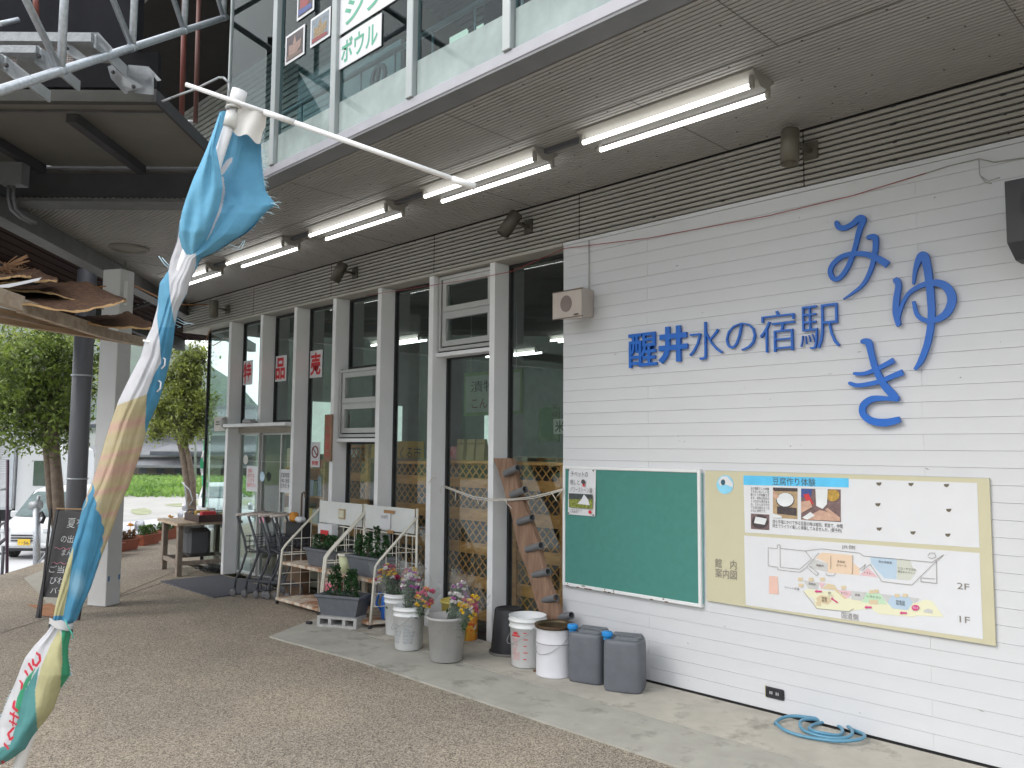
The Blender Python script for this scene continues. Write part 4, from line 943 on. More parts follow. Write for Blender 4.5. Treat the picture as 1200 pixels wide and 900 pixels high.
# signs on the upper glass
def UP(x, y): p = onY(x, y, 2.85); return p.x, p.z
T = thing('upper_window_sign', 'white sheet with green katakana シンキング at the top of the upper glass', 'sign', (-4.1, 2.85, 4.35))
MB().box(-4.525, 2.852, 4.345, -3.90, 2.858, 4.60, bev=.001).build('sheet', M_paper, T, True); MB().box(-3.895, 2.852, 4.345, -3.2, 2.858, 4.60, bev=.001).build('sheet', M_paper, T, True)
M_gr = mat('green_marker', (.09, .36, .24), .5)
text_mb('シンキング', (-4.46, -3.25, 4.375, 4.56), wallM(2.851), .0006, .02).build('writing', M_gr, T, True)
T = thing('upper_window_sign', 'white sheet with green katakana ボウル below the other green-lettered sheet', 'sign', (-4.3, 2.85, 4.1))
MB().box(-4.525, 2.852, 4.105, -4.045, 2.858, 4.32, bev=.001).build('sheet', M_paper, T, True)
text_mb('ボウル', (-4.49, -4.08, 4.135, 4.29), wallM(2.851), .0006, .02).build('writing', M_gr, T, True)
for (x0, x1, z0, z1, m_, lab, d1, d2) in ((-5.24, -4.975, 4.38, 4.60, P_dk, 'dark photo of an orange blossom taped low on the upper glass', mat('dim_skin', (.26, .17, .14), .5, var=.4, scale=60), mat('dim_tan', (.16, .11, .09), .5)), (-4.895, -4.64, 4.39, 4.60, mat('dim_blue', (.18, .22, .26), .5, var=.4, scale=30), 'white-bordered photo of brown bowls on the upper glass', mat('dim_bowl', (.24, .17, .08), .5, var=.5, scale=60), mat('dim_red', (.24, .04, .04), .5)), (-5.09, -4.86, 4.66, 4.95, P_dk, 'dark photo with red and gold at the top edge of the upper glass', mat('dim_red', (.24, .04, .04), .5), P_blue)):  # print colours darkened to look dimmed by the glass
    T = thing('window_photo', lab, 'photo', ((x0+x1)/2, 2.85, z0))
    MB().box(x0, 2.853, z0, x1, 2.857, z1).build('sheet', M_paper, T, True); MB().box(x0+.018, 2.8515, z0+.018, x1-.018, 2.8525, z1-.018).build('print_photo', m_, T, True)
    w_ = x1-x0; h_ = z1-z0
    MB().prism([(x0+w_*a, z0+h_*b_) for a, b_ in ((.2, .25), (.5, .15), (.8, .35), (.85, .6), (.6, .55), (.5, .85), (.4, .55), (.2, .6))], .0005, wallM(2.851)).build('print_detail', d1, T, True)
    MB().prism([(x0+w_*a, z0+h_*b_) for a, b_ in ((.1, .1), (.9, .1), (.85, .22), (.12, .25))], .0005, wallM(2.8505)).build('print_detail', d2, T, True)

# ================================================================== BUCKETS, CANS
def pail(loc, r, h, label, m, cat='bucket', taper=.86, lip=True, rz=0, handle=True, rim_m=None, inner=None, name='plastic_pail'):
    T = thing(name, label, cat, loc, rz)
    rb_ = r*taper; pr = [(0, .004), (rb_-.008, .004), (rb_, .010)]
    if lip: pr += [(r*.955, h*.78), (r*1.02, h*.785), (r*1.02, h*.80), (r*.975, h*.805), (r*.985, h*.90), (r*1.05, h*.905), (r*1.05, h*.93), (r, h*.935), (r*1.02, h*.99), (r*1.035, h)]
    else: pr += [(r*.97, h*.93), (r*1.05, h*.94), (r*1.07, h*.97), (r*1.05, h)]
    pr += [(r*.97, h), (r*.93, h*.75), (rb_*.95, .02), (0, .02)]
    MB().lathe(pr, 40).build('shell', m, T)
    if handle:
        a0 = handle if isinstance(handle, float) else -.5
        pts = []
        for i in range(15):
            a = math.pi*i/14; pts.append(Vector((math.cos(a)*r*1.05, 0, 0)) + Vector((0, -math.sin(a)*r*1.12, -math.sin(a)*r*.95)))
        q = Matrix.Rotation(a0, 4, 'Z'); pts = [q @ p + Vector((0, 0, h*.82)) for p in pts]
        MB().tube(pts, .0022, 6).build('handle', M_galv2, T)
    return T
def cyl_text(T, body, r, z0, z1, a0, a1, m, name='print', bold=0):
    """wrap text on a cylinder of radius r between angles a0..a1 (radians, local)"""
    b = text_mb(body, (0, 1, 0, 1)); 
    b.v = [Vector((math.cos(a0+(a1-a0)*v.x)*(r+.0009*0+r_off(v, r)), math.sin(a0+(a1-a0)*v.x)*(r+r_off(v, r)), z0+(z1-z0)*v.y)) for v in b.v]
    return b.build(name, m, T)
def r_off(v, r): return .0012
ga = onZ(469, 764)
T = pail((-5.235, 4.08, .013), .125, .34, 'white pail printed with fine grey text, holding wrapped flowers, front left of the group', M_pail, rz=0)
bigtext = '取扱上の注意 食品用\nINDUSTRIAL PAIL\n内容量 20kg\n直射日光を避けて保管\n横積み禁止 天地無用\nNET 20kg LOT 0412\n使用後は分別廃棄'
cyl_text(T, bigtext, .1155, .06, .235, R(250), R(290), mat('pale_grey_print', (.35, .37, .42), .6))
cyl_text(T, bigtext, .1155, .06, .235, R(300), R(345), mat('pale_grey_print', (.35, .37, .42), .6))
pail((-5.70, 4.33, .013), .125, .35, 'taller white pail full of mixed bouquets, standing behind the printed pail', M_pail, rz=1, handle=False)
gb = pail((-4.76, 4.07, .014), .150, .33, 'weathered grey plastic bucket holding two wrapped bouquets', M_greybucket, taper=.80, lip=False, handle=False, name='grey_bucket')
# dark water inside the grey bucket
MB().lathe([(0, .25), (.128, .25)], 24).build('water', mat('dark_water', (.015, .017, .02), .05), gb)
pail(tuple(onZ(533, 750, .014)), .12, .33, 'pale yellow plastic bucket half hidden behind the grey bucket', mat('yellow_bucket', (.62, .50, .13), .45, var=.06), taper=.84, lip=False, handle=False, name='yellow_bucket')
# patterned tin
def pat_mat():
    m = bpy.data.materials.new('flower_pattern_tin'); m.use_nodes = True; n = m.node_tree.nodes; l = m.node_tree.links.new; b = n['Principled BSDF']; b.inputs['Roughness'].default_value = .4
    t = n.new('ShaderNodeTexCoord'); v = n.new('ShaderNodeTexVoronoi'); v.inputs['Scale'].default_value = 26; no = n.new('ShaderNodeTexNoise'); no.inputs['Scale'].default_value = 18
    mx = n.new('ShaderNodeMix'); mx.data_type = 'VECTOR'; mx.inputs['Factor'].default_value = .12; l(t.outputs['Object'], mx.inputs['A']); l(no.outputs['Color'], mx.inputs['B']); l(t.outputs['Object'], no.inputs['Vector']); l(mx.outputs['Result'], v.inputs['Vector'])
    bw = n.new('ShaderNodeSeparateColor'); l(v.outputs['Color'], bw.inputs[0]); r = n.new('ShaderNodeValToRGB'); r.color_ramp.interpolation = 'CONSTANT'; l(bw.outputs[0], r.inputs[0])
    for i, (p, c_) in enumerate(((0, (.62, .09, .02)), (.25, (.75, .30, .03)), (.5, (.72, .68, .55)), (.65, (.22, .34, .05)), (.8, (.7, .42, .05)))):
        e = r.color_ramp.elements[i] if i < 2 else r.color_ramp.elements.new(p); e.position = p; e.color = c_+(1,)
    l(r.outputs[0], b.inputs['Base Color']); return m
T = thing('patterned_tin', 'tall tin with an orange and red flower pattern beside the fin', 'tin', (-5.16, 4.64, .014))
MB().lathe([(0, 0), (.082, 0), (.084, .004), (.084, .235)], 32).build('patterned_body', pat_mat(), T)
MB().lathe([(.084, .235), (.088, .237), (.088, .285), (.080, .287), (.078, .02), (0, .02)], 32).build('rim', mat('cream_rim', (.55, .48, .38), .5), T)
# upturned black bucket
T = thing('upturned_bucket', 'black bucket standing upside down beside the fin', 'bucket', (-4.60, 4.57, .014))
MB().lathe([(.152, .0), (.152, .02), (.140, .022), (.112, .33), (.105, .343), (.09, .345), (.085, .335), (0, .335)], 36).build('shell', M_black, T)
MB().lathe([(.153, .0), (.156, .004), (.156, .018), (.153, .02)], 36).build('rim', mat('grey_rim', (.16, .15, .14), .6), T)
# white pail with red marks
T = pail((-4.24, 4.41, .014), .137, .365, 'white plastic pail with red emblem and measuring marks beside the black bucket', M_pail, rz=0, handle=-.45)
cyl_text(T, '━━━\n━━━━\n━━━\n━━━━\n━━━', .131, .07, .26, R(300), R(314), M_red)
M_pinkp = mat('faded_red_print', (.72, .30, .32), .6)
cyl_text(T, '食品用\nペール\n20L缶\n取扱注意\n上積不可', .128, .06, .215, R(258), R(287), M_pinkp)
cyl_text(T, '▬▬▬', .133, .228, .238, R(256), R(288), M_red); cyl_text(T, '⌒', .134, .245, .262, R(260), R(284), M_red); cyl_text(T, '●', .134, .241, .258, R(265), R(279), M_red)
# open steel pail
T = thing('steel_pail', 'white painted steel pail with a rusty rim and wire handle, next to the grey cans', 'bucket', (-3.945, 4.38, .014))
MB().lathe([(0, .006), (.128, .006), (.131, 0), (.134, .006), (.131, .012), (.131, .225), (.1345, .232), (.131, .24), (.131, .325), (.134, .33)], 40).build('shell', mat('enamel_white', (.66, .66, .70), .3, var=.02), T)
M_rim = mat('rusty_rim', (.075, .035, .018), .5, .3, var=.3)
MB().lathe([(.131, .326), (.142, .33), (.145, .343), (.138, .352), (.128, .350), (.124, .33), (.124, .03), (0, .03)], 40).build('inside', mat('brass_inside', (.085, .06, .03), .35, .5, var=.4, scale=8), T)
MB().tube([(.139*math.cos(a*.1745), .139*math.sin(a*.1745), .346) for a in range(36)], .006, 8, closed=True).build('rim', M_rim, T)
MB().tube([(.1325*math.cos(a*.1745), .1325*math.sin(a*.1745), .2275) for a in range(36)], .0016, 6, closed=True).build('rust_line', M_rim, T)
pts = []
for i in range(13):
    a = math.pi*i/12; pts.append(Vector((math.cos(a)*.142, -math.sin(a)*.135, .27-math.sin(a)*.115)))
q = Matrix.Rotation(R(-10), 4, 'Z'); MB().tube([q @ p for p in pts], .0022, 6).build('handle', M_galv2, T)
# jerry cans
def jerry(loc, rz, label):
    T = thing('jerry_can', label, 'jerry can', loc, rz, 'grey kerosene cans')
    # rounded body: superellipse sections
    b = MB(); b.smooth = True; secs = [(0, .90), (.012, .96), (.03, 1.0), (.27, 1.0), (.300, .975), (.318, .93), (.330, .86)]; n = 40; W, D_ = .130, .112
    vs = []
    for z, s in secs:
        for j in range(n):
            a = 2*math.pi*j/n; cx, sy = math.cos(a), math.sin(a); e = .40
            vs.append((math.copysign(abs(cx)**e, cx)*(W-.5*(1-s)*W), math.copysign(abs(sy)**e, sy)*(D_-.5*(1-s)*D_), z))
    fs = [(i*n+j, i*n+(j+1) % n, (i+1)*n+(j+1) % n, (i+1)*n+j) for i in range(len(secs)-1) for j in range(n)]
    fs += [tuple(range(n))[::-1], tuple((len(secs)-1)*n+j for j in range(n))]
    b.add(vs, fs); b.build('can_body', M_greyplastic, T)
    h = MB(); h.smooth = True
    h.tube([(-.045, 0, .335), (-.02, 0, .345), (.0, 0, .347), (.05, 0, .347), (.075, 0, .345), (.10, 0, .335)], [.012, .011, .010, .010, .011, .012], 10); h.build('grip', M_greyplastic, T)
    MB().box(-.060, -.088, .316, .112, -.034, .352, bev=.015).box(-.100, .034, .316, .112, .088, .352, bev=.015).box(.080, -.0335, .316, .113, .0335, .351, bev=.010).box(-.06, -.0335, .316, -.028, .0335, .350, bev=.010).build('shoulder', M_greyplastic, T)
    MB().box(-.027, -.033, .318, .079, .033, .333).build('handle_recess_shade', M_black, T)  # black block painted for the shade inside the handle opening
    MB().lathe([(.0, .375), (.030, .375), (.034, .371), (.034, .345), (.030, .343), (.026, .343), (.026, .32)], 24, c=(-.108, -.05, 0)).build('cap', M_bluecap, T)
    cr = MB()
    for i in range(24): a = i*.2618; cr.box(-.108+.034*math.cos(a)-.0018, -.05+.034*math.sin(a)-.0018, .347, -.108+.034*math.cos(a)+.0018, -.05+.034*math.sin(a)+.0018, .370)
    cr.build('cap_ridge', M_bluecap, T)
    pn = MB(); 
    for s in (-1, 1): pn.box(-.12, s*.0985-.0015, .04, .12, s*.0985+.0015, .26, bev=.001)
    return T
jerry((-3.68, 4.45, .014), R(16), 'left grey jerry can with a blue cap, touching the white steel pail')
jerry((-3.385, 4.46, .014), R(24), 'right grey jerry can with a blue cap, at the end of the bucket row')
# small dark debris beside the pail
T = thing('crushed_leaf', 'small brown crushed leaf on the concrete in front of the steel pail', 'leaf', tuple(onZ(632, 788, .014)))
b = MB()
for i in range(7): b.box(-.03, -.006, 0, .03, .006, .012, Matrix.Rotation(i*.9, 4, 'Z') @ Matrix.Translation((.012*i % .03, 0, .001*i)) @ Matrix.Rotation(.2*i, 4, 'X'), bev=.003)
b.build('leaf_body', mat('leaf_brown', (.12, .06, .035), .9), T)
# blue hose
T = thing('garden_hose', 'coiled pale blue garden hose lying at the foot of the white wall', 'hose', tuple(onZ(962, 862, .014)))
def hp(u, v): p = onZ(860+u/6, 780+v/6, .026); return p
loops = [(290, 410), (320, 385), (400, 372), (520, 385), (640, 398), (740, 430), (765, 470), (730, 500), (650, 500), (560, 480), (530, 450), (570, 415), (660, 400), (770, 425), (830, 475), (820, 515), (740, 520), (620, 500), (500, 465), (465, 435), (480, 405), (560, 392), (680, 405), (800, 440), (900, 485), (918, 520), (870, 545), (740, 545), (600, 520), (450, 490), (340, 455), (290, 410)]
pts = [hp(*q) for q in loops]; sp_ = []
for i in range(len(pts)-1):
    p0 = pts[max(0, i-1)]; p1 = pts[i]; p2 = pts[i+1]; p3 = pts[min(len(pts)-1, i+2)]
    for k in range(6):
        t = k/6; q = .5*((2*p1)+(p2-p0)*t+(2*p0-5*p1+4*p2-p3)*t*t+(3*p1-p0-3*p2+p3)*t**3); q.z = .027+.016*math.sin((i+t)*.55)**2; sp_.append(q)
MB().tube(sp_, .0095, 10).build('hose_coil', M_hose, T, True)

# ================================================================== PLANK WITH PEGS, ROPE
T = thing('pegged_plank', 'leaning bark-edged plank with grey pipe pegs against the fin and glass', 'plank', (-4.5, 4.66, 0))
A0, A1 = onY(578, 537, 4.69), onY(598, 537, 4.69); B0, B1 = onY(634, 726, 4.62), onY(657, 726, 4.62)
def low(a, b_): t = (.01-a.z)/(b_.z-a.z); return a+(b_-a)*t
C0, C1 = low(A0, B0), low(A1, B1); n = 14; b = MB(); vs = []
for i in range(n+1):
    t = i/n; l_ = A0.lerp(C0, t); r_ = A1.lerp(C1, t); l_.x += .010*math.sin(i*1.7)+.008*math.sin(i*.7); r_.x += .012*math.sin(i*1.1+2)
    if t > .1 and t < .3: l_.x += .012
    for q, yo in ((l_, 0), (r_, 0), (r_, .035), (l_, .035)): vs.append((q.x+(.008 if yo else 0), q.y+yo, q.z))
fs = [(0, 3, 2, 1), (n*4, n*4+1, n*4+2, n*4+3)]+[(i*4+j, i*4+(j+1) % 4, (i+1)*4+(j+1) % 4, (i+1)*4+j) for i in range(n) for j in range(4)]
b.add(vs, fs).build('board', M_wood2, T, True)
for (x0, y0, x1, y1) in ((592, 555, 603, 548), (600, 580, 612, 574), (608, 612, 620, 605), (618, 644, 630, 637), (626, 674, 639, 667), (635, 704, 648, 697), (652, 724, 660, 722)):
    a = onY(x0, y0, 4.66); dirv = Vector((.95, -.22, .26)).normalized(); e = a+dirv*.20
    u = dirv.orthogonal().normalized()
    MB().tube([a, e], .028, 18, cap=False).tube([e, a+dirv*.01], .0225, 18, cap=False).tube([e-dirv*.001, e+dirv*.0005], [.0285, .0225], 18, cap=False).build('peg', M_pvc, T, True)
T = thing('rope', 'slack white rope with loose ends tied across the fins and plank', 'rope', (-4.9, 4.66, 1.2))
rp = [onY(x, y, 4.655) for x, y in ((520, 569), (535, 575), (555, 582), (575, 585), (600, 585), (625, 582), (645, 577), (660, 573))]
b = MB().tube(rp, .0055, 8).tube([p+Vector((0, -.004, -.012+.004*math.sin(i*2))) for i, p in enumerate(rp)], .004, 6)
b.build('strand', M_rope, T, True)
for pts in (((534, 575), (534, 582), (533, 587)), ((558, 583), (560, 588), (561, 591)), ((569, 584), (566, 590), (563, 593)), ((590, 583), (594, 590), (600, 596)), ((646, 577), (650, 583), (652, 587)), ((659, 574), (656, 578), (653, 581)), ((502, 566), (508, 559), (511, 560)), ((518, 569), (516, 575), (517, 577))):
    MB().tube([onY(x, y, 4.65) for x, y in pts], .0035, 6).build('loose_end', M_rope, T, True)

# ================================================================== DISPLAY RACKS
def rack(x0, label, back_dx=.13):
    T = thing('wire_rack', label, 'display rack', (x0+.4, 4.35, 0), 0, 'white wire display racks')
    YF, YB = 4.30, 4.67; W = .80
    for sx in (0, W):
        x = x0+sx
        MB().tube([(x, YF-.03, .045), (x+.02, YF, .55), (x+.035, YF+.03, .60), (x+back_dx, YB, .97)], .0125, 8).build('side_tube', M_rack, T, True)
        MB().tube([(x+back_dx, YB, .03), (x+back_dx, YB, 1.05)], .012, 8).build('rear_post', M_rack, T, True)
        wr = MB()
        for t in (.25, .5, .75):
            yy = YF+(YB-YF)*t; xx = x+.02+(back_dx-.02)*t; wr.tube([(xx, yy, .09), (xx, yy, .60+.37*t)], .0038, 5)
        for z in (.2, .31, .52, .66): wr.tube([(x+.01, YF, z) if z < .6 else (x+.05, YF+.08, z), (x+back_dx, YB, z)], .0038, 5)
        wr.build('side_wire', M_rack, T, True)
        cs = MB().lathe([(0, -.008), (.018, -.008), (.018, .008), (0, .008)], 12, M=Matrix.Translation((x, YF-.03, .022)) @ Matrix.Rotation(R(90), 4, 'Y')); cs.build('caster', M_black, T, True)
    for z, yf, nm in ((.43, YF, 'shelf'), (.075, YF-.05, 'shelf')):
        vs = [(x0, yf, z), (x0+W, yf, z), (x0+W+back_dx, YB, z), (x0+back_dx, YB, z)]
        b = MB(); b.add([v for v in vs]+[(v[0], v[1], v[2]-.028) for v in vs], [(0, 1, 2, 3), (7, 6, 5, 4), (0, 4, 5, 1), (1, 5, 6, 2), (2, 6, 7, 3), (3, 7, 4, 0)])
        b.build(nm, M_rust, T, True)
    wr = MB()
    for i in range(8): xx = x0+back_dx+W*(i+.5)/8; wr.tube([(xx, YB-.01, .09), (xx, YB-.01, .8)], .0036, 5)
    for z in (.2, .31, .55, .68): wr.tube([(x0+back_dx, YB-.01, z), (x0+W+back_dx, YB-.01, z)], .0036, 5)
    wr.tube([(x0+back_dx, YB-.012, .80), (x0+W+back_dx, YB-.012, .80)], .007, 6).tube([(x0+.02, YF, .50), (x0+.10, YB-.1, .50)], .006, 6)
    wr.build('back_wire', M_rack, T, True)
    MB().box(x0+back_dx+.014, YB-.022, .82, x0+W+back_dx-.014, YB-.012, 1.045, bev=.002).build('header_board', M_hdr, T, True)
    return T
rk = rack(-7.66, 'rusty white wire rack nearest the carts, with a small framed tag on its header')
MB().box(-7.14, 4.638, .88, -7.03, 4.647, .98).build('tag_frame', mat('wooden_tag', (.40, .30, .16), .6), rk, True); MB().box(-7.125, 4.634, .895, -7.045, 4.638, .965).build('tag_paper', mat('cream_paper', (.62, .60, .48), .6), rk, True)
rk2 = rack(-6.83, 'rusty white wire rack nearer the flower pails, with a taped note on its header')
MB().box(-6.42, 4.634, .84, -6.26, 4.640, .99, Matrix.Identity(4)).build('note', M_paper, rk2, True)
text_mb('¥240円', (-6.40, -6.30, .93, .965), wallM(4.6335), .0005).build('note_text', M_ink, rk2, True)
MB().box(-6.36, 4.632, .985, -6.20, 4.6375, 1.015).box(-6.30, 4.632, .80, -6.21, 4.6375, .83).build('tape', mat('kraft_tape', (.38, .20, .08), .5), rk2, True)
def planter(loc, rz, label, L_=.42, W=.20, H=.16, m=M_greyplastic, grp='grey trough planters'):
    T = thing('trough_planter', label, 'planter', loc, rz, grp)
    b = MB(); t = .80; l, w = L_/2, W/2
    vs = [(-l*t, -w*t, 0), (l*t, -w*t, 0), (l*t, w*t, 0), (-l*t, w*t, 0), (-l, -w, H), (l, -w, H), (l, w, H), (-l, w, H), (-l*.93, -w*.88, H), (l*.93, -w*.88, H), (l*.93, w*.88, H), (-l*.93, w*.88, H), (-l*.9, -w*.85, H-.03), (l*.9, -w*.85, H-.03), (l*.9, w*.85, H-.03), (-l*.9, w*.85, H-.03)]
    fs = [(3, 2, 1, 0)]+[(i, (i+1) % 4, (i+1) % 4+4, i+4) for i in range(4)]+[(i+4, (i+1) % 4+4, (i+1) % 4+8, i+8) for i in range(4)]+[(i+8, (i+1) % 4+8, (i+1) % 4+12, i+12) for i in range(4)]
    b.add(vs, fs).build('trough', m, T)
    MB().box(-l-.012, -w-.012, H-.022, l+.012, -w+.004, H+.002, bev=.004).box(-l-.012, w-.004, H-.022, l+.012, w+.012, H+.002, bev=.004).box(-l-.012, -w, H-.0225, -l+.004, w, H+.0015, bev=.003).box(l-.004, -w, H-.0225, l+.012, w, H+.0015, bev=.003).build('rim', m, T)
    MB().add([(-l*.9, -w*.85, H-.03), (l*.9, -w*.85, H-.03), (l*.9, w*.85, H-.03), (-l*.9, w*.85, H-.03)], [(0, 1, 2, 3)]).build('soil', M_soil, T)
    return T
def shrub(P, x, y, z, h, r, n=150, size=.035, m=None):
    """upright leafy stems with real leaves, plant in planter P (local coords)"""
    st = MB(); lf = MB(); 
    for k in range(3):
        a = k*2.1+random.random(); tx, ty = x+math.cos(a)*r*.3, y+math.sin(a)*r*.3; st.tube([(x+math.cos(a)*.01, y, z), (tx, ty, z+h*.9)], .003, 5)
    pts = []
    for i in range(n):
        t = random.random()**.8; a = random.uniform(0, 6.28); rr = r*(1-.55*t)*math.sqrt(random.uniform(.15, 1))*(1+.25*math.sin(a*3+x*40))
        pts.append((x+math.cos(a)*rr, y+math.sin(a)*rr, z+.01+t*h))
    lf.leaves(pts, size, .1)
    o = lf.build('shrub_foliage', m or M_leaf, P); st.build('stem', M_trunk, P)
    return o
P1 = planter((-7.04, 4.46, .432), R(4), 'grey trough of low shrubs on the middle shelf of the rack nearest the carts', .50, .20, .17)
for x in (-.17, -.09, -.01, .07, .16): shrub(P1, x, 0, .14, .15, .065, 150, .036)
P2 = planter((-6.25, 4.43, .432), R(4), 'grey trough of tall spiky shrubs on the middle shelf nearest the flower pails', .50, .20, .18)
for x, hh in ((-.19, .20), (-.07, .22), (.06, .30), (.19, .22)): shrub(P2, x, 0, .15, hh, .055, 190, .038)
P3 = planter((-6.33, 4.19, .105), R(25), 'grey trough with two bushy shrubs on a concrete block', .44, .23, .18)
for x, hh in ((-.09, .27), (.08, .25)): shrub(P3, x, 0, .14, hh, .085, 300, .040)
# hollow concrete block
T = thing('concrete_block', 'pale hollow concrete block under the lowest planter', 'concrete block', (-6.31, 4.16, .013), R(28))
b = MB(); b.box(-.195, -.095, 0, .195, .095, .02).box(-.195, -.095, .07, .195, .095, .092)
for x in (-.195, -.085, .055, .165): b.box(x, -.095, .0205, x+.03, .095, .0695)
b.build('block_body', mat('block_concrete', (.40, .40, .39), .95, var=.15, scale=30, bump=.5, bscale=120), T)
T = thing('rubble_piece', 'small dark lump lying just left of the hollow concrete block', 'rubble', (-6.56, 3.98, .013), .3)
MB().box(-.03, -.02, 0, .03, .02, .025, bev=.008).build('lump', M_black, T)
# pink bucket, cream pot, bag and blue can on the racks
T = thing('pink_bucket', 'pink striped plastic bucket on the bottom shelf of the rack nearest the carts', 'bucket', tuple(onZ(392, 703, .077)))
MB().lathe([(0, .0), (.085, 0), (.105, .20), (.102, .20), (.08, .01), (0, .01)], 32).build('shell', mat('pink_plastic', (.75, .16, .26), .4), T)
st_ = MB()
for i in range(14): a = i*.449; st_.prism([(-.005, 0), (.005, 0), (.006, .19), (-.006, .19)], .001, Matrix.Rotation(a, 4, 'Z') @ Matrix.Translation((0, -.086, .005)) @ Matrix.Rotation(R(84.5), 4, 'X'))
st_.build('stripe', mat('pale_pink', (.78, .48, .50), .4), T)
MB().lathe([(.105, .198), (.112, .2), (.112, .225), (.100, .228), (0, .228)], 32).build('lid', mat('cream_lid', (.62, .55, .45), .5), T)
T = thing('printed_box', 'white box with a red rounded print behind the shrubs on the rack', 'box', (-7.27, 4.60, .60))
MB().box(-.13, -.04, .0, .13, .04, .22, bev=.006).build('carton', M_paper, T); MB().box(-.07, -.045, .03, .08, -.041, .16, bev=.002).build('print', M_red, T)
T = thing('cream_pot', 'small pale green pot tucked between rack frame and spiky planter', 'pot', (-6.60, 4.38, .432))
MB().lathe([(0, 0), (.055, 0), (.068, .15), (.064, .15), (.05, .01), (0, .01)], 28).build('shell', mat('pale_green_pot', (.55, .58, .36), .5), T)
MB().lathe([(.068, .15), (.078, .152), (.078, .17), (.066, .172)], 28).build('rim', M_rack, T)
T = thing('blue_watering_can', 'bright blue plastic watering can peeping out beside the tall white pail', 'watering can', (-6.02, 4.46, .08))
MB().lathe([(0, 0), (.07, 0), (.065, .19), (.05, .20), (0, .20)], 24).build('shell', mat('bright_blue', (.03, .16, .60), .4), T)
MB().tube([(-.06, -.02, .04), (-.12, -.05, .12), (-.09, -.04, .22), (-.03, 0, .20)], .010, 8).build('handle', mat('bright_blue', (.03, .16, .60), .4), T)
T = thing('green_watering_can', 'green watering can spout rising between the printed pail and yellow bucket', 'watering can', (-5.03, 4.28, .014))
MB().lathe([(0, 0), (.07, 0), (.07, .14), (.05, .16), (0, .16)], 20).build('shell', mat('dark_grey_tub', (.04, .05, .05), .5), T)
MB().tube([(0, 0, .10), (-.05, -.06, .22), (-.10, -.09, .27)], [.014, .011, .012], 8).build('spout', mat('bright_green', (.03, .30, .10), .4), T)
MB().tube([(.05, .02, .12), (.07, .05, .17), (.01, .03, .19)], .008, 8).build('handle', mat('bright_green', (.03, .30, .10), .4), T)

# ---- bouquets
M_stem = leafmat('flower_stem', (.02, .07, .02), (.07, .16, .04), 20)
M_wrap = glass('cellophane_wrap', (.95, .96, .96), .5, .01, .25, film=(.75, .76, .78), film_amt=.07)
FL = {k: mat('petal_'+k, v, .6, var=.25, scale=60) for k, v in dict(yellow=(.75, .50, .02), magenta=(.45, .02, .10), white=(.75, .72, .70), purple=(.42, .12, .38), pink=(.62, .10, .20), orange=(.70, .22, .02)).items()}
def bouquet(base, tip, w, cols, label, wrap=True, seed=1, leafy=True):
    rr = random.Random(seed); base = Vector(base); tip = Vector(tip); ax = (tip-base); L_ = ax.length; ax.normalize(); u = ax.orthogonal().normalized(); v = ax.cross(u)
    T = thing('bouquet', label, 'bouquet', tuple(base), 0)
    st = MB(); lf = MB()
    for i in range(12):
        a = i*.52; q = (u*math.cos(a)+v*math.sin(a)); st.tube([base+q*w*.15, base+ax*L_*.82+q*w*rr.uniform(.2, .8)], .0028, 5)
    pts = [base+ax*L_*rr.uniform(.15, .85)+(u*rr.gauss(0, .4)+v*rr.gauss(0, .4))*w*.75 for _ in range(420)]
    lf.leaves(pts, .040, 0); st.build('stem', M_stem, T, True); lf.build('foliage', M_stem, T, True)
    k = 0
    for c_, cnt in cols:
        b = MB()
        for i in range(cnt):
            a = rr.uniform(0, 6.28); r_ = w*math.sqrt(rr.random())*1.05; t = L_*(1.0-.25*(r_/w)**2)+rr.uniform(-.05, .02)
            p = base+ax*t+(u*math.cos(a)+v*math.sin(a))*r_; R_ = rr.uniform(.020, .030)
            for kk in range(26):
                ph = rr.uniform(0, 6.28); dr = (ax*rr.uniform(-.2, 1)+u*math.cos(ph)+v*math.sin(ph)).normalized(); sd_ = dr.orthogonal().normalized(); 
                b.add([p, p+dr*R_*.6+sd_*R_*.35, p+dr*R_, p+dr*R_*.6-sd_*R_*.35], [(0, 1, 2, 3)])
        b.build('blossoms', FL[c_], T, True); k += 1
    if wrap:
        b = MB(); b.smooth = True; n = 28; rows = 9; vs = []
        for j in range(rows):
            t = j/(rows-1)
            for i in range(n):
                a = 2*math.pi*i/n; r_ = w*(.28+1.1*t)*(1+.16*math.sin(a*5+t*3+seed)*t+.09*rr.uniform(-1, 1)*t); vs.append(base+ax*(L_*(.02+1.10*t)+(.03*math.sin(a*4+seed) if j == rows-1 else 0))+(u*math.cos(a)+v*math.sin(a))*r_)
        b.add(vs, [(j*n+i, j*n+(i+1) % n, (j+1)*n+(i+1) % n, (j+1)*n+i) for j in range(rows-1) for i in range(n)]); b.build('cellophane', M_wrap, T, True)
    return T
bouquet((-5.72, 4.32, .20), (-5.80, 4.27, .58), .105, [('yellow', 16), ('magenta', 11), ('white', 9), ('orange', 3)], 'leftmost bouquet with white, dark red and yellow flowers in the tall white pail', seed=2)
bouquet((-5.69, 4.35, .20), (-5.60, 4.38, .57), .085, [('yellow', 8), ('white', 10), ('pink', 6)], 'mixed pale bouquet at the right of the tall white pail', seed=3)
bouquet((-5.25, 4.08, .14), (-5.32, 4.16, .60), .07, [('purple', 12), ('white', 14)], 'purple and white bouquet in crinkled clear wrap in the printed pail', seed=4)
bouquet((-5.22, 4.06, .14), (-5.03, 4.12, .50), .065, [('pink', 15), ('yellow', 9), ('orange', 3)], 'pink and yellow bouquet leaning right out of the printed pail', seed=5)
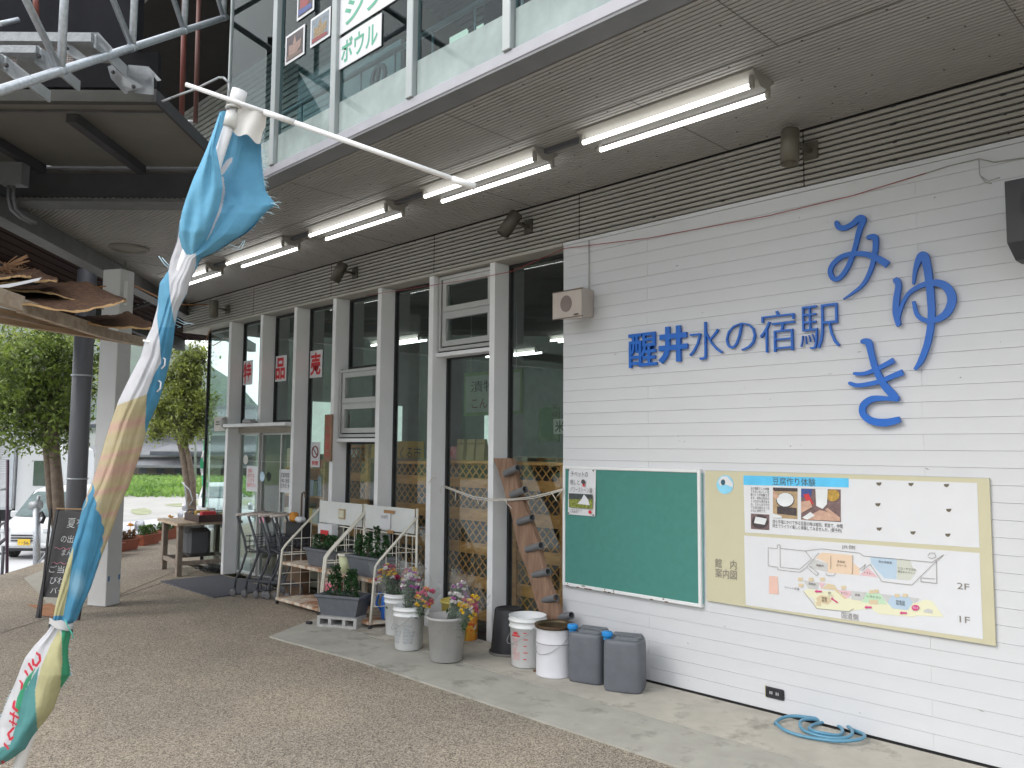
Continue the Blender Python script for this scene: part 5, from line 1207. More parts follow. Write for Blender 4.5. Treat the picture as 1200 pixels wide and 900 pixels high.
bouquet((-4.74, 4.06, .16), (-4.70, 4.16, .60), .065, [('purple', 10), ('white', 12)], 'purple bouquet in white sleeve standing in the grey bucket', seed=6)
bouquet((-4.73, 4.06, .16), (-4.50, 4.12, .50), .070, [('yellow', 20), ('magenta', 12), ('white', 3)], 'yellow and dark pink bouquet leaning right out of the grey bucket', seed=7)

# ================================================================== SHOPPING CARTS
def cart(loc, rz, label):
    T = thing('shopping_cart', label, 'shopping cart', loc, rz, 'grey shopping carts nested beside the rack')
    # +x = forward, width along y, handle at x=0
    W = .205; K = .74; Q = .955
    def c(pts): return [(x*K, y, z*Q) for x, y, z in pts]
    for s in (-1, 1):
        y = s*W
        MB().tube(c([(0, y, .90), (.05, y, .82), (.16, y, .62), (.20, y, .50), (.12, y, .32), (.02, y, .20), (.0, y, .10)]), .0125, 8).build('side_frame', M_cart, T)
        MB().tube(c([(.20, y*.95, .55), (.42, y*.9, .50), (.30, y*.9, .32), (.24, y*.9, .20), (.20, y*.9, .18)]), .010, 8).build('front_leg', M_cart, T)
        MB().tube(c([(0, y, .20), (.18, y*.95, .185), (.55, y*.8, .17)]), .010, 8).build('base_tube', M_cart, T)
        for x in (0, .52*K):
            yy = y if x == 0 else y*.8
            MB().lathe([(.0, -.012), (.034, -.012), (.040, -.007), (.040, .007), (.034, .012), (.0, .012)], 20, M=Matrix.Translation((x-.02, yy, .040)) @ Matrix.Rotation(R(90), 4, 'X')).build('wheel', mat('grey_wheel', (.12, .12, .13), .6), T)
            MB().tube([(x, yy, .165), (x, yy+.016, .09), (x-.02, yy+.016, .04)], .007, 6).build('fork', M_cart, T)
    MB().tube([(.0, -W-.01, .867), (.0, W+.01, .867)], .0155, 10).build('handle_bar', mat('pale_handle', (.70, .62, .58), .5), T)
    bs = MB()
    for z in (.50, .56, .62, .68): bs.tube(c([(.17, -W+.01, z), (.52, -W+.05, z), (.52, W-.05, z), (.17, W-.01, z)]), .0035, 5, closed=True)
    for i in range(6):
        x = .17+i*.07
        bs.tube(c([(x, -W+.01+.006*i, .68), (x, -W+.01+.006*i, .50), (x, W-.01-.006*i, .50), (x, W-.01-.006*i, .68)]), .003, 5)
    for i in range(5):
        y = -.14+i*.07; bs.tube(c([(.17, y, .68), (.17, y, .50), (.52, y, .50), (.52, y, .68)]), .003, 5)
    bs.build('basket_wire', M_cart, T)
    tr = MB()
    for i in range(4): tr.tube(c([(.02, -.15+i*.1, .195), (.5, -.13+i*.088, .175)]), .004, 5)
    tr.build('lower_tray', M_cart, T)
    return T
cl = ['leftmost of the nested grey carts, nearest the door pillar', 'second cart from the door pillar in the nested row', 'third cart from the door pillar in the nested row', 'last cart of the nested row, against the rusty rack']
hc_ = Vector((-8.43, 4.34, 0)); c0 = cart((hc_.x, hc_.y, .0), R(21), cl[0])
for i in range(1, 4): copy_tree(c0, (hc_.x+.15*i*math.cos(R(24)), hc_.y+.15*i*math.sin(R(24)), 0), R(21), cl[i])
# umbrella stand with cane umbrella and dark baskets behind the carts
T = thing('walking_cane', 'brown hooked umbrella handle rising behind the shopping carts', 'umbrella', (-7.86, 4.72, 0))
T.location = (-7.90, 4.66, 0); WM[T.name] = Matrix.Translation(T.location)
MB().tube([(0, 0, .42), (0, 0, 1.06), (.01, 0, 1.10), (.04, 0, 1.115), (.07, 0, 1.095), (.075, 0, 1.06)], .011, 8).build('hooked_handle', mat('cane_brown', (.13, .09, .06), .4), T)
MB().lathe([(.004, .12), (.030, .45), (.022, .78), (.011, .80)], 10).build('folded_canopy', M_black, T)
T = thing('basket_stack', 'dark stacked baskets with orange and white goods behind the carts', 'basket', (-7.86, 4.60, 0))
MB().box(-.16, -.06, .55, .16, .08, .80, bev=.01).build('basket', M_black, T); MB().box(-.15, -.05, .02, .15, .07, .53, bev=.01).build('stand', mat('stand_brown', (.16, .10, .06), .7, var=.3), T)
g = MB().box(-.12, -.05, .80, -.02, .03, .90, bev=.02); g.build('orange_goods', mat('goods_orange', (.62, .26, .03), .5), T); MB().box(0.0, -.05, .80, .11, .04, .86, bev=.02).build('white_goods', M_paper, T)
# ================================================================== TABLE BY THE CORNER GLASS
T = thing('wooden_bench_table', 'rough wooden table with a thin top standing at the glass corner', 'table', (-10.5, 4.75, 0))
tc_ = [onZ(197, 613, .74), onZ(220, 620, .74), onZ(262, 609, .74), onZ(245, 604, .74)]
legs = [onZ(200, 667), onZ(216, 676), onZ(268, 662), onZ(243, 655)]
zt = .60
tops = [onZ(197, 616, zt), onZ(218, 623, zt), onZ(268, 613, zt)]; 
a, b_, c_ = legs[0], legs[1], legs[2]; e1 = (b_-a); e2 = Vector((1.02, .62, 0)); 
def LG(u, v): q = Vector((-10.82, 4.38, 0))+Vector((.80, -.12, 0))*u*.9+Vector((.10, .66, 0))*v*1.0; return q
cor = [LG(0, 0), LG(1, 0), LG(1, 1), LG(0, 1)]
for q in cor: MB().box(q.x-.032, q.y-.032, 0.0, q.x+.032, q.y+.032, .62, bev=.003).build('leg', M_wood3, T, True)
ex = [cor[0]+Vector((-.09, -.07, 0)), cor[1]+Vector((.09, -.07, 0)), cor[2]+Vector((.09, .07, 0)), cor[3]+Vector((-.09, .07, 0))]
MB().add([(p.x, p.y, z) for z in (.622, .655) for p in ex], [(3, 2, 1, 0), (4, 5, 6, 7), (0, 1, 5, 4), (1, 2, 6, 5), (2, 3, 7, 6), (3, 0, 4, 7)]).build('table_top', wood('pale_table_top', (.36, .27, .19), (.50, .40, .29), 3, (2, 8, 8)), T, True)
for i in range(4):
    p, q = cor[i], cor[(i+1) % 4]; d = (q-p).normalized(); n_ = Vector((-d.y, d.x, 0))*.018; p = p+d*.033; q = q-d*.033
    MB().add([(v.x, v.y, z) for z in (.13, .18) for v in (p-n_, q-n_, q+n_, p+n_)], [(3, 2, 1, 0), (4, 5, 6, 7), (0, 1, 5, 4), (1, 2, 6, 5), (2, 3, 7, 6), (3, 0, 4, 7)]).build('stretcher', M_wood3, T, True)
T = thing('goods_tray', 'dark wooden tray of small goods on the corner table', 'tray', (-10.2, 4.62, .657), -.1)
b = MB().box(-.28, -.16, 0, .28, .16, .015)
for y in (-.16, .15): b.box(-.28, y, .015, .28, y+.01, .09)
for x in (-.28, .27): b.box(x, -.149, .015, x+.01, .149, .09)
b.build('tray_frame', mat('tray_brown', (.055, .03, .028), .5), T)
for i, (x, m_) in enumerate(((-.18, M_black), (-.05, P_gold), (.06, M_paper), (.17, P_red))): MB().box(x-.04, -.1, .016, x+.04, .08, .10+.03*(i % 2), bev=.01).build('packet', m_, T)
T = thing('white_box', 'white small carton at the back of the tray on the corner table', 'box', (-10.45, 4.78, .657)); MB().box(-.09, -.06, 0, .09, .06, .14, bev=.004).build('carton', M_paper, T)
T = thing('storage_box', 'dark grey rounded storage box under the corner table', 'box', (-10.55, 4.66, .19), -.15); MB().box(-.24, -.15, 0, .24, .15, .36, bev=.05).build('shell', mat('dark_grey_box', (.085, .09, .10), .5), T); MB().box(-.2, -.155, .30, .2, -.15, .31).build('seam', M_black, T)
MBx = MB(); 
for i in range(14): MBx.tube([(random.uniform(-.2, .2), random.uniform(-.12, .12), .02+random.random()*.05) for _ in range(4)], .012, 6)
T = thing('dark_cloth_heap', 'crumpled dark straps heaped on the floor under the corner table', 'straps', (-10.15, 4.70, 0.0)); MBx.build('strap', mat('strap_dark', (.05, .05, .055), .8), T)
# ================================================================== LEFT SIDE: PILLAR, EAVE, STEEL STAIR
def obox(p, q, w, h, z0, m, name, par=None, off=0):
    """box along p->q in plan, width w, from z0 up to z0+h"""
    p = Vector((p[0], p[1], 0)); q = Vector((q[0], q[1], 0)); d = (q-p).normalized(); n = Vector((-d.y, d.x, 0)); p = p+n*off; q = q+n*off; n = n*w/2
    b = MB().add([(v.x, v.y, z) for z in (z0, z0+h) for v in (p-n, q-n, q+n, p+n)], [(3, 2, 1, 0), (4, 5, 6, 7), (0, 1, 5, 4), (1, 2, 6, 5), (2, 3, 7, 6), (3, 0, 4, 7)])
    return b.build(name, m, par, True)
dv = (Vector((DJ.x, DJ.y))-Vector((DI.x, DI.y))).normalized()
P0 = Vector((DI.x, DI.y))-dv*2.2; P1 = Vector((DJ.x, DJ.y))+dv*1.5
obox(P0, P1, .14, .16, 3.42, M_beamg, 'edge_beam', B, -.10)
obox(P0, P1, .03, .03, 3.43, M_beamg, 'beam_flange', B, .0)
for s_, z_ in ((.05, 3.50), (.09, 3.53)):
    a = P0+Vector((dv.y, -dv.x))*-s_; 
    MB().tube([(P0.x+dv.y*s_*-1*-1, P0.y+dv.x*s_, z_), (P1.x+dv.y*s_, P1.y+dv.x*s_, z_)], .016, 8).build('conduit', M_beam, B, True)
# brown eave beyond the diagonal beam
nv = Vector((-dv.y, dv.x)); 
if nv.x > 0: nv = -nv
q0 = P0+nv*.18; q1 = P1+nv*.18; q2 = P1+nv*2.35; q3 = P0+nv*2.35
eb = MB()
n_ = 14
for i in range(n_):
    a = i/n_; c_ = (i+1)/n_-.012
    A_, B_, C_, D_ = q0.lerp(q3, a), q1.lerp(q2, a), q1.lerp(q2, c_), q0.lerp(q3, c_)
    eb.add([(v.x, v.y, z) for z in (3.62, 3.66) for v in (A_, B_, C_, D_)], [(3, 2, 1, 0), (4, 5, 6, 7), (0, 1, 5, 4), (1, 2, 6, 5), (2, 3, 7, 6), (3, 0, 4, 7)])
tag(eb.build('eave_board', M_brown, B, True), kind='stuff')
MB().add([(v.x, v.y, z) for z in (3.67, 3.72) for v in (q0, q1, q2, q3)], [(3, 2, 1, 0), (4, 5, 6, 7), (0, 1, 5, 4), (1, 2, 6, 5), (2, 3, 7, 6), (3, 0, 4, 7)]).build('eave_deck', M_brown, B, True)
obox(q3, q2, .08, .22, 3.50, mat('pale_eave_fascia', (.50, .50, .50), .5), 'eave_fascia', B)
obox(P0+nv*1.2, P1+nv*1.2, .10, .2, 3.42, M_beam, 'eave_beam', B)
# pillar
T = thing('square_pillar', 'square white timber-clad pillar under the eave beside the grey drainpipe', 'pillar', (onZ(112, 711).x-.05, onZ(112, 711).y+.09, 0), R(28))
MB().box(-.115, -.095, 0.003, .115, .095, 3.42, bev=.006).build('shaft', mat('pillar_paint', (.60, .61, .625), .5, var=.04, scale=3), T)
MB().box(.116, -.05, 3.05, .130, -.01, 3.30).build('cover_strip', M_white2, T)
for y in (-.07, .07): MB().box(.1155, y-.012, .25, .118, y+.012, .30).build('clip', mat('blue_clip', (.1, .2, .4), .5), T)
T = thing('drainpipe', 'dark grey round drainpipe standing left of the white pillar', 'drainpipe', (-9.42, 2.86, 0))
MB().tube([(0, 0, 0.0), (0, 0, 3.5)], .098, 24).build('pipe', M_post, T)
for z in (.9+.35, 2.35): MB().tube([(.102*math.cos(a*.2618), .102*math.sin(a*.2618), z) for a in range(24)], .010, 6, closed=True).build('strap', M_galv, T)
# spot and conduit by the pillar
T = thing('eave_floodlight', 'dull floodlight hanging beside the pillar top with a cable', 'floodlight', tuple(onD(145, 355, 8.6)))
c_ = WM[T.name].translation
MB().lathe([(0, -.16), (.085, -.15), (.09, .08), (.05, .14), (0, .14)], 18, M=Matrix.Translation((0, 0, 0)) @ Matrix.Rotation(.25, 4, 'Y')).build('barrel', M_sp, T)
MB().lathe([(0, .0), (.07, 0), (.07, .14), (0, .14)], 14, M=Matrix.Translation((-.02, 0, .2)) @ Matrix.Rotation(-.6, 4, 'Y')).tube([(0, 0, .2), (0, 0, .45)], .015, 6).build('bracket', mat('pale_bracket', (.3, .3, .28), .6), T)
pts = [onD(x, y, D_) for x, y, D_ in ((104, 337, 8.3), (130, 335, 8.4), (150, 331, 8.6), (185, 348, 9.2), (215, 357, 9.8), (240, 357, 10.3), (262, 354, 11.2))]
tag(MB().tube(pts, .008, 6).build('orange_cable', mat('orange_cable', (.40, .17, .06), .6)), 'thin orange-brown cable slung from the pillar to the ribbed band', 'cable')
pts = [onD(x, y, 11) for x, y in ((262, 372), (252, 376), (244, 392), (241, 400), (250, 405), (262, 398), (270, 394))]
tag(MB().tube(pts, .007, 6).build('hanging_wire', mat('hanging_wire', (.32, .16, .08), .6)), 'loose wire hanging at the building corner under the ribbed band', 'cable')
# ceiling vent
T = thing('ceiling_vent', 'round vent in the soffit above the pillar', 'vent', tuple(onZ(151, 291, 3.575)))
MB().tube([(.17*math.cos(a*.2618), .17*math.sin(a*.2618), 0) for a in range(24)], .018, 8, closed=True).lathe([(0, .0), (.15, .0)], 24).build('vent_ring', mat('vent_metal', (.2, .19, .17), .6), T)

# steel stair and landing; a frame along the view axis (45 degrees to the wall)
SD = Vector((fw.x, fw.y, 0)).normalized(); SR = Vector((rt0.x, rt0.y, 0)).normalized()
def SP(l, dd, z): return SR*l + SD*dd + Vector((0, 0, z))
T = thing('steel_staircase', 'galvanised steel outdoor staircase with tube truss railing at the upper left', 'staircase', tuple(SP(-2.9, 5.4, 3.3)))
ST = T
def sbox(l0, l1, d0, d1, z0, z1, m, name, par=None):
    vs = [SP(l, dd, z) for z in (z0, z1) for l, dd in ((l0, d0), (l1, d0), (l1, d1), (l0, d1))]
    return MB().add(vs, [(3, 2, 1, 0), (4, 5, 6, 7), (0, 1, 5, 4), (1, 2, 6, 5), (2, 3, 7, 6), (3, 0, 4, 7)]).build(name, m, par or T, True)
# landing underside and its beams
M_land = mat('landing_underside', (.165, .16, .145), .75, var=.12, scale=2)
ZP = 3.84
LR = -2.30
sbox(-5.2, LR, 5.06, 6.36, ZP, ZP+.03, M_land, 'landing_plate')
sbox(-5.2, LR, 5.00, 5.055, ZP-.055, ZP+.02, mat('channel_dark', (.075, .075, .07), .8, spec=.2), 'front_channel')
sbox(LR+.002, LR+.02, 5.0, 6.6, ZP-.055, ZP+.03, M_beam, 'side_channel')
for l in (-2.98, -3.78, -4.5): sbox(l-.035, l+.035, 5.30, 6.34, ZP-.07, ZP-.002, M_beam, 'joist')
sbox(-5.2, LR, 5.26, 5.285, ZP-.018, ZP-.002, M_beamg, 'joist')
# deep beam joining the soffit
sbox(-5.6, LR-.02, 6.42, 6.45, 3.60, 3.86, M_beam, 'beam_web'); sbox(-5.6, LR-.02, 6.37, 6.60, 3.555, 3.58, M_beamg, 'beam_flange'); sbox(-5.6, LR-.02, 6.36, 6.42, 3.80, 3.82, M_beamg, 'beam_flange')
# balustrade truss, along the view axis at lateral -2.4, module .813
kx = [71, 155, 216, 262]; DZ = [4.3*(1+.189*k) for k in range(-2, 5)]
def low_z(dd):
    a, b_ = 4.3, 6.74; za = onD(71, 83, 4.3).z; zb = onD(262, 22, 6.74).z
    return za+(zb-za)*(dd-a)/(b_-a)
def pl(dd): return SP(-2.395, dd/1.0, 0)
def DP(x, y, D_): return onD(x, y, D_)
low = lambda k: DP([-45, 71, 155, 216, 262][k+1], [129, 83, 52.5, 34, 21][k+1], 4.3*(1+.189*k))
pa, pb = low(0), low(3); stepv = (pb-pa)/3
L0 = pa-stepv*1.5; L3 = pb+stepv*.08
MB().tube([L0, L3], .0243, 16).lathe([(0, 0)], 3).build('bottom_chord', M_galv, T, True) if False else MB().tube([L0, L3], .0243, 16).build('bottom_chord', M_galv, T, True)
up1 = Vector((0, 0, 1.0))
MB().tube([L0+up1, L3+up1], .0243, 16).build('top_chord', M_galv, T, True)
for k in range(-1, 4):
    p = pa+stepv*k; MB().tube([p, p+up1], .0215, 14).build('upright', M_galv, T, True)
    if k >= 0:
        MB().tube([p, p-stepv*1.0+up1*1.0], .0185, 14).build('diagonal_brace', M_galv, T, True)
        MB().tube([p-stepv.normalized()*.03, p+stepv.normalized()*.03], .027, 12).build('weld_collar', M_galv, T, True)
# treads: nosing plate, perforated riser, side cleat
perf = MB()
def tread(xr, y0, y1, D_, k):
    h = abs(onD(0, y1, D_).z-onD(0, y0, D_).z); r = onD(xr, y0, D_); l = (r-CAM).dot(SR); dd = (r-CAM).dot(SD); z = r.z
    sbox(-5.2, l, dd, dd+.26, z-h, z, mat('tread_plate_steel', (.27, .285, .30), .5, .3, var=.15, scale=30, bump=.3, bscale=90), 'tread')
    sbox(l+.001, l+.012, dd+.03, dd+.42, z-h-.02, z+.002, M_galv2, 'tread_plate')
    # perforated riser below, set back
    rs = MB(); zz0, zz1 = z-h-.16, z-h
    rs.add([SP(-5.2, dd+.045, zz0), SP(l-.12, dd+.045, zz0), SP(l-.12, dd+.045, zz1), SP(-5.2, dd+.045, zz1)], [(0, 1, 2, 3)])
    m_ = bpy.data.materials.get('perforated_riser')
    if not m_:
        m_ = mat('perforated_riser', (.30, .25, .23), .5, .3); n = m_.node_tree.nodes; lk = m_.node_tree.links.new; bb = n['Principled BSDF']
        tcn = n.new('ShaderNodeTexCoord'); vr = n.new('ShaderNodeTexVoronoi'); vr.inputs['Scale'].default_value = 75; vr.inputs['Randomness'].default_value = 0
        mpp = n.new('ShaderNodeMapping'); mpp.inputs['Rotation'].default_value = (0, 0, -math.atan2(SR.y, SR.x)); lk(tcn.outputs['Object'], mpp.inputs[0]); lk(mpp.outputs[0], vr.inputs['Vector'])
        gt = n.new('ShaderNodeMath'); gt.operation = 'GREATER_THAN'; gt.inputs[1].default_value = .40; lk(vr.outputs['Distance'], gt.inputs[0]); lk(gt.outputs[0], bb.inputs['Alpha'])
    rs.build('perforated_riser', m_, T, True)
tread(107, 38, 49, 4.62, 1); tread(42, 53, 62, 4.25, 2); tread(0, 63, 73, 3.98, 3)
def cleat(pts, D_, m=M_galv2, name='cleat', th=.012):
    q = [onD(x, y, D_) for x, y in pts]; b = MB(); k = len(q); o = SR*th
    b.add(q+[v+o for v in q], [tuple(range(k)), tuple(range(k, 2*k))[::-1]]+[(i, i+k, (i+1) % k+k, (i+1) % k) for i in range(k)]); return b.build(name, m, T, True)
cleat([(107, 38), (113, 38), (130, 57), (126, 62), (108, 46)], 4.66)
cleat([(43, 53), (60, 83), (54, 84), (40, 73)], 4.30)
cleat([(78, 50), (103, 70), (96, 74), (78, 62)], 4.64)
cleat([(0, 63), (5, 66), (38, 92), (20, 96), (0, 80)], 4.02)
cleat([(126, 78), (131, 76), (148, 109), (146, 110), (130, 92)], 5.0)
cleat([(150, 76), (172, 78), (187, 94), (184, 95), (178, 86), (178, 111), (158, 109), (150, 98)], 5.02)
cleat([(136, 82), (167, 101), (165, 104), (146, 107), (132, 86)], 4.99)
for x, y, D_ in ((8, 77, 3.99), (46, 66, 4.27), (79, 57, 4.62), (133, 85, 4.98), (157, 102, 4.98)):
    p = onD(x, y, D_); MB().lathe([(0, 0), (.012, 0), (.012, .012), (0, .012)], 6, M=Matrix.Translation(p) @ (-SD).to_track_quat('Z', 'Y').to_matrix().to_4x4()).build('bolt', M_beam, T, True)
sbox(-5.2, LR, 5.05, 5.10, ZP+.06, ZP+.30, mat('tread_shade_black', (.018, .018, .02), .95, spec=.03), 'tread_shade')  # near-black strip painted for the shade beneath the treads
sbox(-5.2, -3.0, 6.2, 6.3, ZP+.4, 5.3, mat('shadow_panel', (.02, .02, .024), .9, spec=.05), 'stair_shade_sheet')  # added dark sheet standing in for the shade behind the stair
# second stair flight rear rails
MB().tube([onD(0, 28, 6.2), onD(22, 23, 6.3)], .02, 10).build('rear_rail', M_galv, T, True)
MB().tube([onD(41, -20, 6.0), onD(43, 24, 6.0)], .02, 10).build('red_post', M_redpipe, T, True)
# flat bracket arm near the flag arm
T = thing('flat_bracket', 'thin bent flat-bar bracket reaching from the landing edge towards the glass', 'bracket', tuple(onD(190, 118, 5.1)))
pts = [onD(x, y, 5.1) for x, y in ((190, 119), (200, 115), (230, 104), (256, 91), (262, 91), (268, 97), (269, 112))]
b = MB()
for p, q in zip(pts, pts[1:]): b.tube([p, q], .008, 6)
b.build('flat_bar', M_galv2, T, True)
# red-brown downpipes near the ribbed cladding
T = thing('red_brown_pipes', 'pair of red-brown vertical pipes in front of the upper ribbed cladding', 'pipes', tuple(onD(222, 140, 7.6)))
MB().tube([onD(217, -30, 7.6), onD(213, 136, 7.6)], .024, 10).build('pipe', M_redpipe, T, True)
MB().tube([onD(234, -30, 7.6), onD(229, 144, 7.6)], .022, 10).build('pipe', mat('brown_pipe', (.16, .07, .06), .5), T, True)
MB().tube([onD(217, 142, 7.6), onD(228, 142, 7.6)], .012, 8).build('pipe_foot', M_white2, T, True)
# junction box with conduits
T = thing('junction_box', 'grey metal junction box with two bent conduits at the left under the landing', 'junction box', tuple(onD(17, 205, 6.2)))
c0_ = onD(17, 205, 6.2); 
vs = [c0_+SR*a*.085+SD*b_*.05+Vector((0, 0, c_*.085)) for c_ in (-1, 1) for a, b_ in ((-1, -1), (1, -1), (1, 1), (-1, 1))]
MB().add(vs, [(3, 2, 1, 0), (4, 5, 6, 7), (0, 1, 5, 4), (1, 2, 6, 5), (2, 3, 7, 6), (3, 0, 4, 7)]).build('box_body', mat('dull_galv_box', (.20, .21, .22), .5, .2), T, True)
for dx in (-7, -1):
    MB().tube([onD(x+dx, y, 6.2) for x, y in ((17, 218), (17, 232), (20, 245), (30, 254), (44, 262))], .014, 8).build('bent_conduit', mat('conduit_grey', (.15, .155, .16), .45, .3), T, True)

# ================================================================== BARK-ROOFED STALL
T = thing('bark_roof_stall', 'stall roof of ragged cedar bark sheets on light timber beams at the left', 'stall', tuple(onD(60, 380, 5.2)))
M_pine = wood('pale_pine', (.30, .20, .12), (.44, .31, .20), 3, (1.5, 1.5, 9)); M_pine2 = wood('weathered_pine', (.30, .23, .17), (.48, .40, .32), 5, (3, 3, 3))
def dbeam(x0, y0, D0, x1, y1, D1, h, w, m, name='beam'):
    a, b_ = onD(x0, y0, D0), onD(x1, y1, D1); d = (b_-a).normalized(); n = d.cross(Vector((0, 0, 1))).normalized()*w/2; u = n.cross(d).normalized()*h/2
    if u.z < 0: u = -u
    vs = [p+s*n+t*u for p in (a, b_) for s, t in ((-1, -1), (1, -1), (1, 1), (-1, 1))]
    return MB().add(vs, [(0, 1, 2, 3), (7, 6, 5, 4), (0, 4, 5, 1), (1, 5, 6, 2), (2, 6, 7, 3), (3, 7, 4, 0)]).build(name, m, T, True)
dbeam(-60, 326, 4.2, 24, 356, 4.72, .085, .05, M_pine2); dbeam(24, 358.5, 4.72, 62, 370, 4.98, .08, .045, M_pine2); dbeam(62, 371, 4.98, 123, 390, 5.55, .075, .045, M_pine2); dbeam(123, 391, 5.55, 168, 401, 6.1, .065, .045, M_pine2)
dbeam(-60, 366, 4.5, 166, 403, 6.15, .030, .05, M_pine, 'rafter'); dbeam(-60, 352, 4.5, 150, 399, 6.0, .030, .10, M_pine, 'rafter')
dbeam(-60, 356, 4.6, 120, 392, 5.8, .028, .10, M_pine, 'rafter')
def bark(pts_near, pts_far, D0, D1, sag, seed, name='bark_sheet', m=None, th=.012):
    """curved slab: lower silhouette pts_near (left->right), upper edge pts_far, between depths D0/D1"""
    rr = random.Random(seed); n = 26; m_ = 6; vs = []; 
    def samp(P, t):
        k = t*(len(P)-1); i = min(int(k), len(P)-2); f = k-i; return (P[i][0]*(1-f)+P[i+1][0]*f, P[i][1]*(1-f)+P[i+1][1]*f)
    for side in (0, 1):
        for i in range(n+1):
            a, b_ = samp(pts_near, i/n), samp(pts_far, i/n); jit = rr.uniform(-1.3, 1.3)
            for j in range(m_+1):
                t = j/m_; x = a[0]+(b_[0]-a[0])*t; y = a[1]+(b_[1]-a[1])*t; D_ = D0+(D1-D0)*t
                if j == m_: y += jit; x += jit*.6
                if i == n: x += rr.uniform(-2, 2)
                p = onD(x, y, D_); p.z += side*th + .012*noise.noise(p*9)+ .004*rr.uniform(-1, 1); vs.append(p)
    N = (n+1)*(m_+1); fs = []
    for i in range(n):
        for j in range(m_):
            a = i*(m_+1)+j; fs.append((a, a+1, a+m_+2, a+m_+1)); fs.append((a+N, a+N+m_+1, a+N+m_+2, a+N+1))
    for i in range(n):
        for j in (0, m_): a = i*(m_+1)+j; fs.append((a, a+m_+1, a+m_+1+N, a+N))
    for j in range(m_):
        for i in (0, n): a = i*(m_+1)+j; fs.append((a, a+1, a+1+N, a+N))
    b = MB(); b.smooth = False; b.add(vs, fs); mi = [0]*(2*n*m_)+[1]*(len(fs)-2*n*m_); b.mi = mi
    return b.build(name, [m or M_bark, M_barkedge], T, True)
bark([(-50, 338), (20, 357), (85, 367), (118, 362), (146, 354)], [(-50, 320), (10, 346), (50, 332), (105, 333), (147, 353)], 4.7, 5.6, 0, 1)
bark([(60, 371), (85, 376), (120, 384), (150, 385), (176, 385)], [(60, 368), (95, 373), (130, 371), (150, 367), (176, 379)], 5.3, 5.9, 0, 2)
bark([(-40, 328), (0, 334), (40, 330), (66, 330)], [(-40, 320), (10, 322), (42, 316), (66, 328)], 4.9, 5.4, 0, 3)
bark([(-40, 322), (0, 327), (22, 324), (36, 326)], [(-40, 312), (0, 318), (20, 315), (36, 321)], 4.8, 5.3, 0, 4)
bark([(-60, 345), (0, 340), (60, 345), (110, 360)], [(-60, 330), (0, 330), (60, 340), (120, 362)], 5.0, 7.0, 0, 8)
fb = MB(); rr = random.Random(4)
for i in range(90):
    x = rr.uniform(-20, 22); y = 322+rr.uniform(-8, 3); a = onD(x, y, 5+rr.uniform(-.1, .1)); fb.tube([a, a+Vector((rr.uniform(-.04, .05), rr.uniform(-.05, .05), rr.uniform(-.01, .03))), a+Vector((rr.uniform(-.09, .09), rr.uniform(-.06, .06), rr.uniform(-.02, .05)))], .0022, 4)
for i in range(14): a = onD(2+rr.uniform(-2, 3), 316+rr.uniform(-2, 4), 5); b_ = onD(30+rr.uniform(-10, 5), 301+rr.uniform(-3, 7), 5); fb.tube([a, a.lerp(b_, .5)+Vector((0, 0, .008)), b_], .0035, 5)
tag(fb.build('bark_fibre', mat('bark_fibre', (.26, .14, .07), .9, var=.3), T, True), kind='stuff')
MB().add([onD(x, y, 4.68) for x, y in ((-20, 337), (20, 331), (49, 325), (45, 329), (10, 337))], [(0, 1, 2, 3, 4)]).build('plastic_strip', M_paper, T, True)

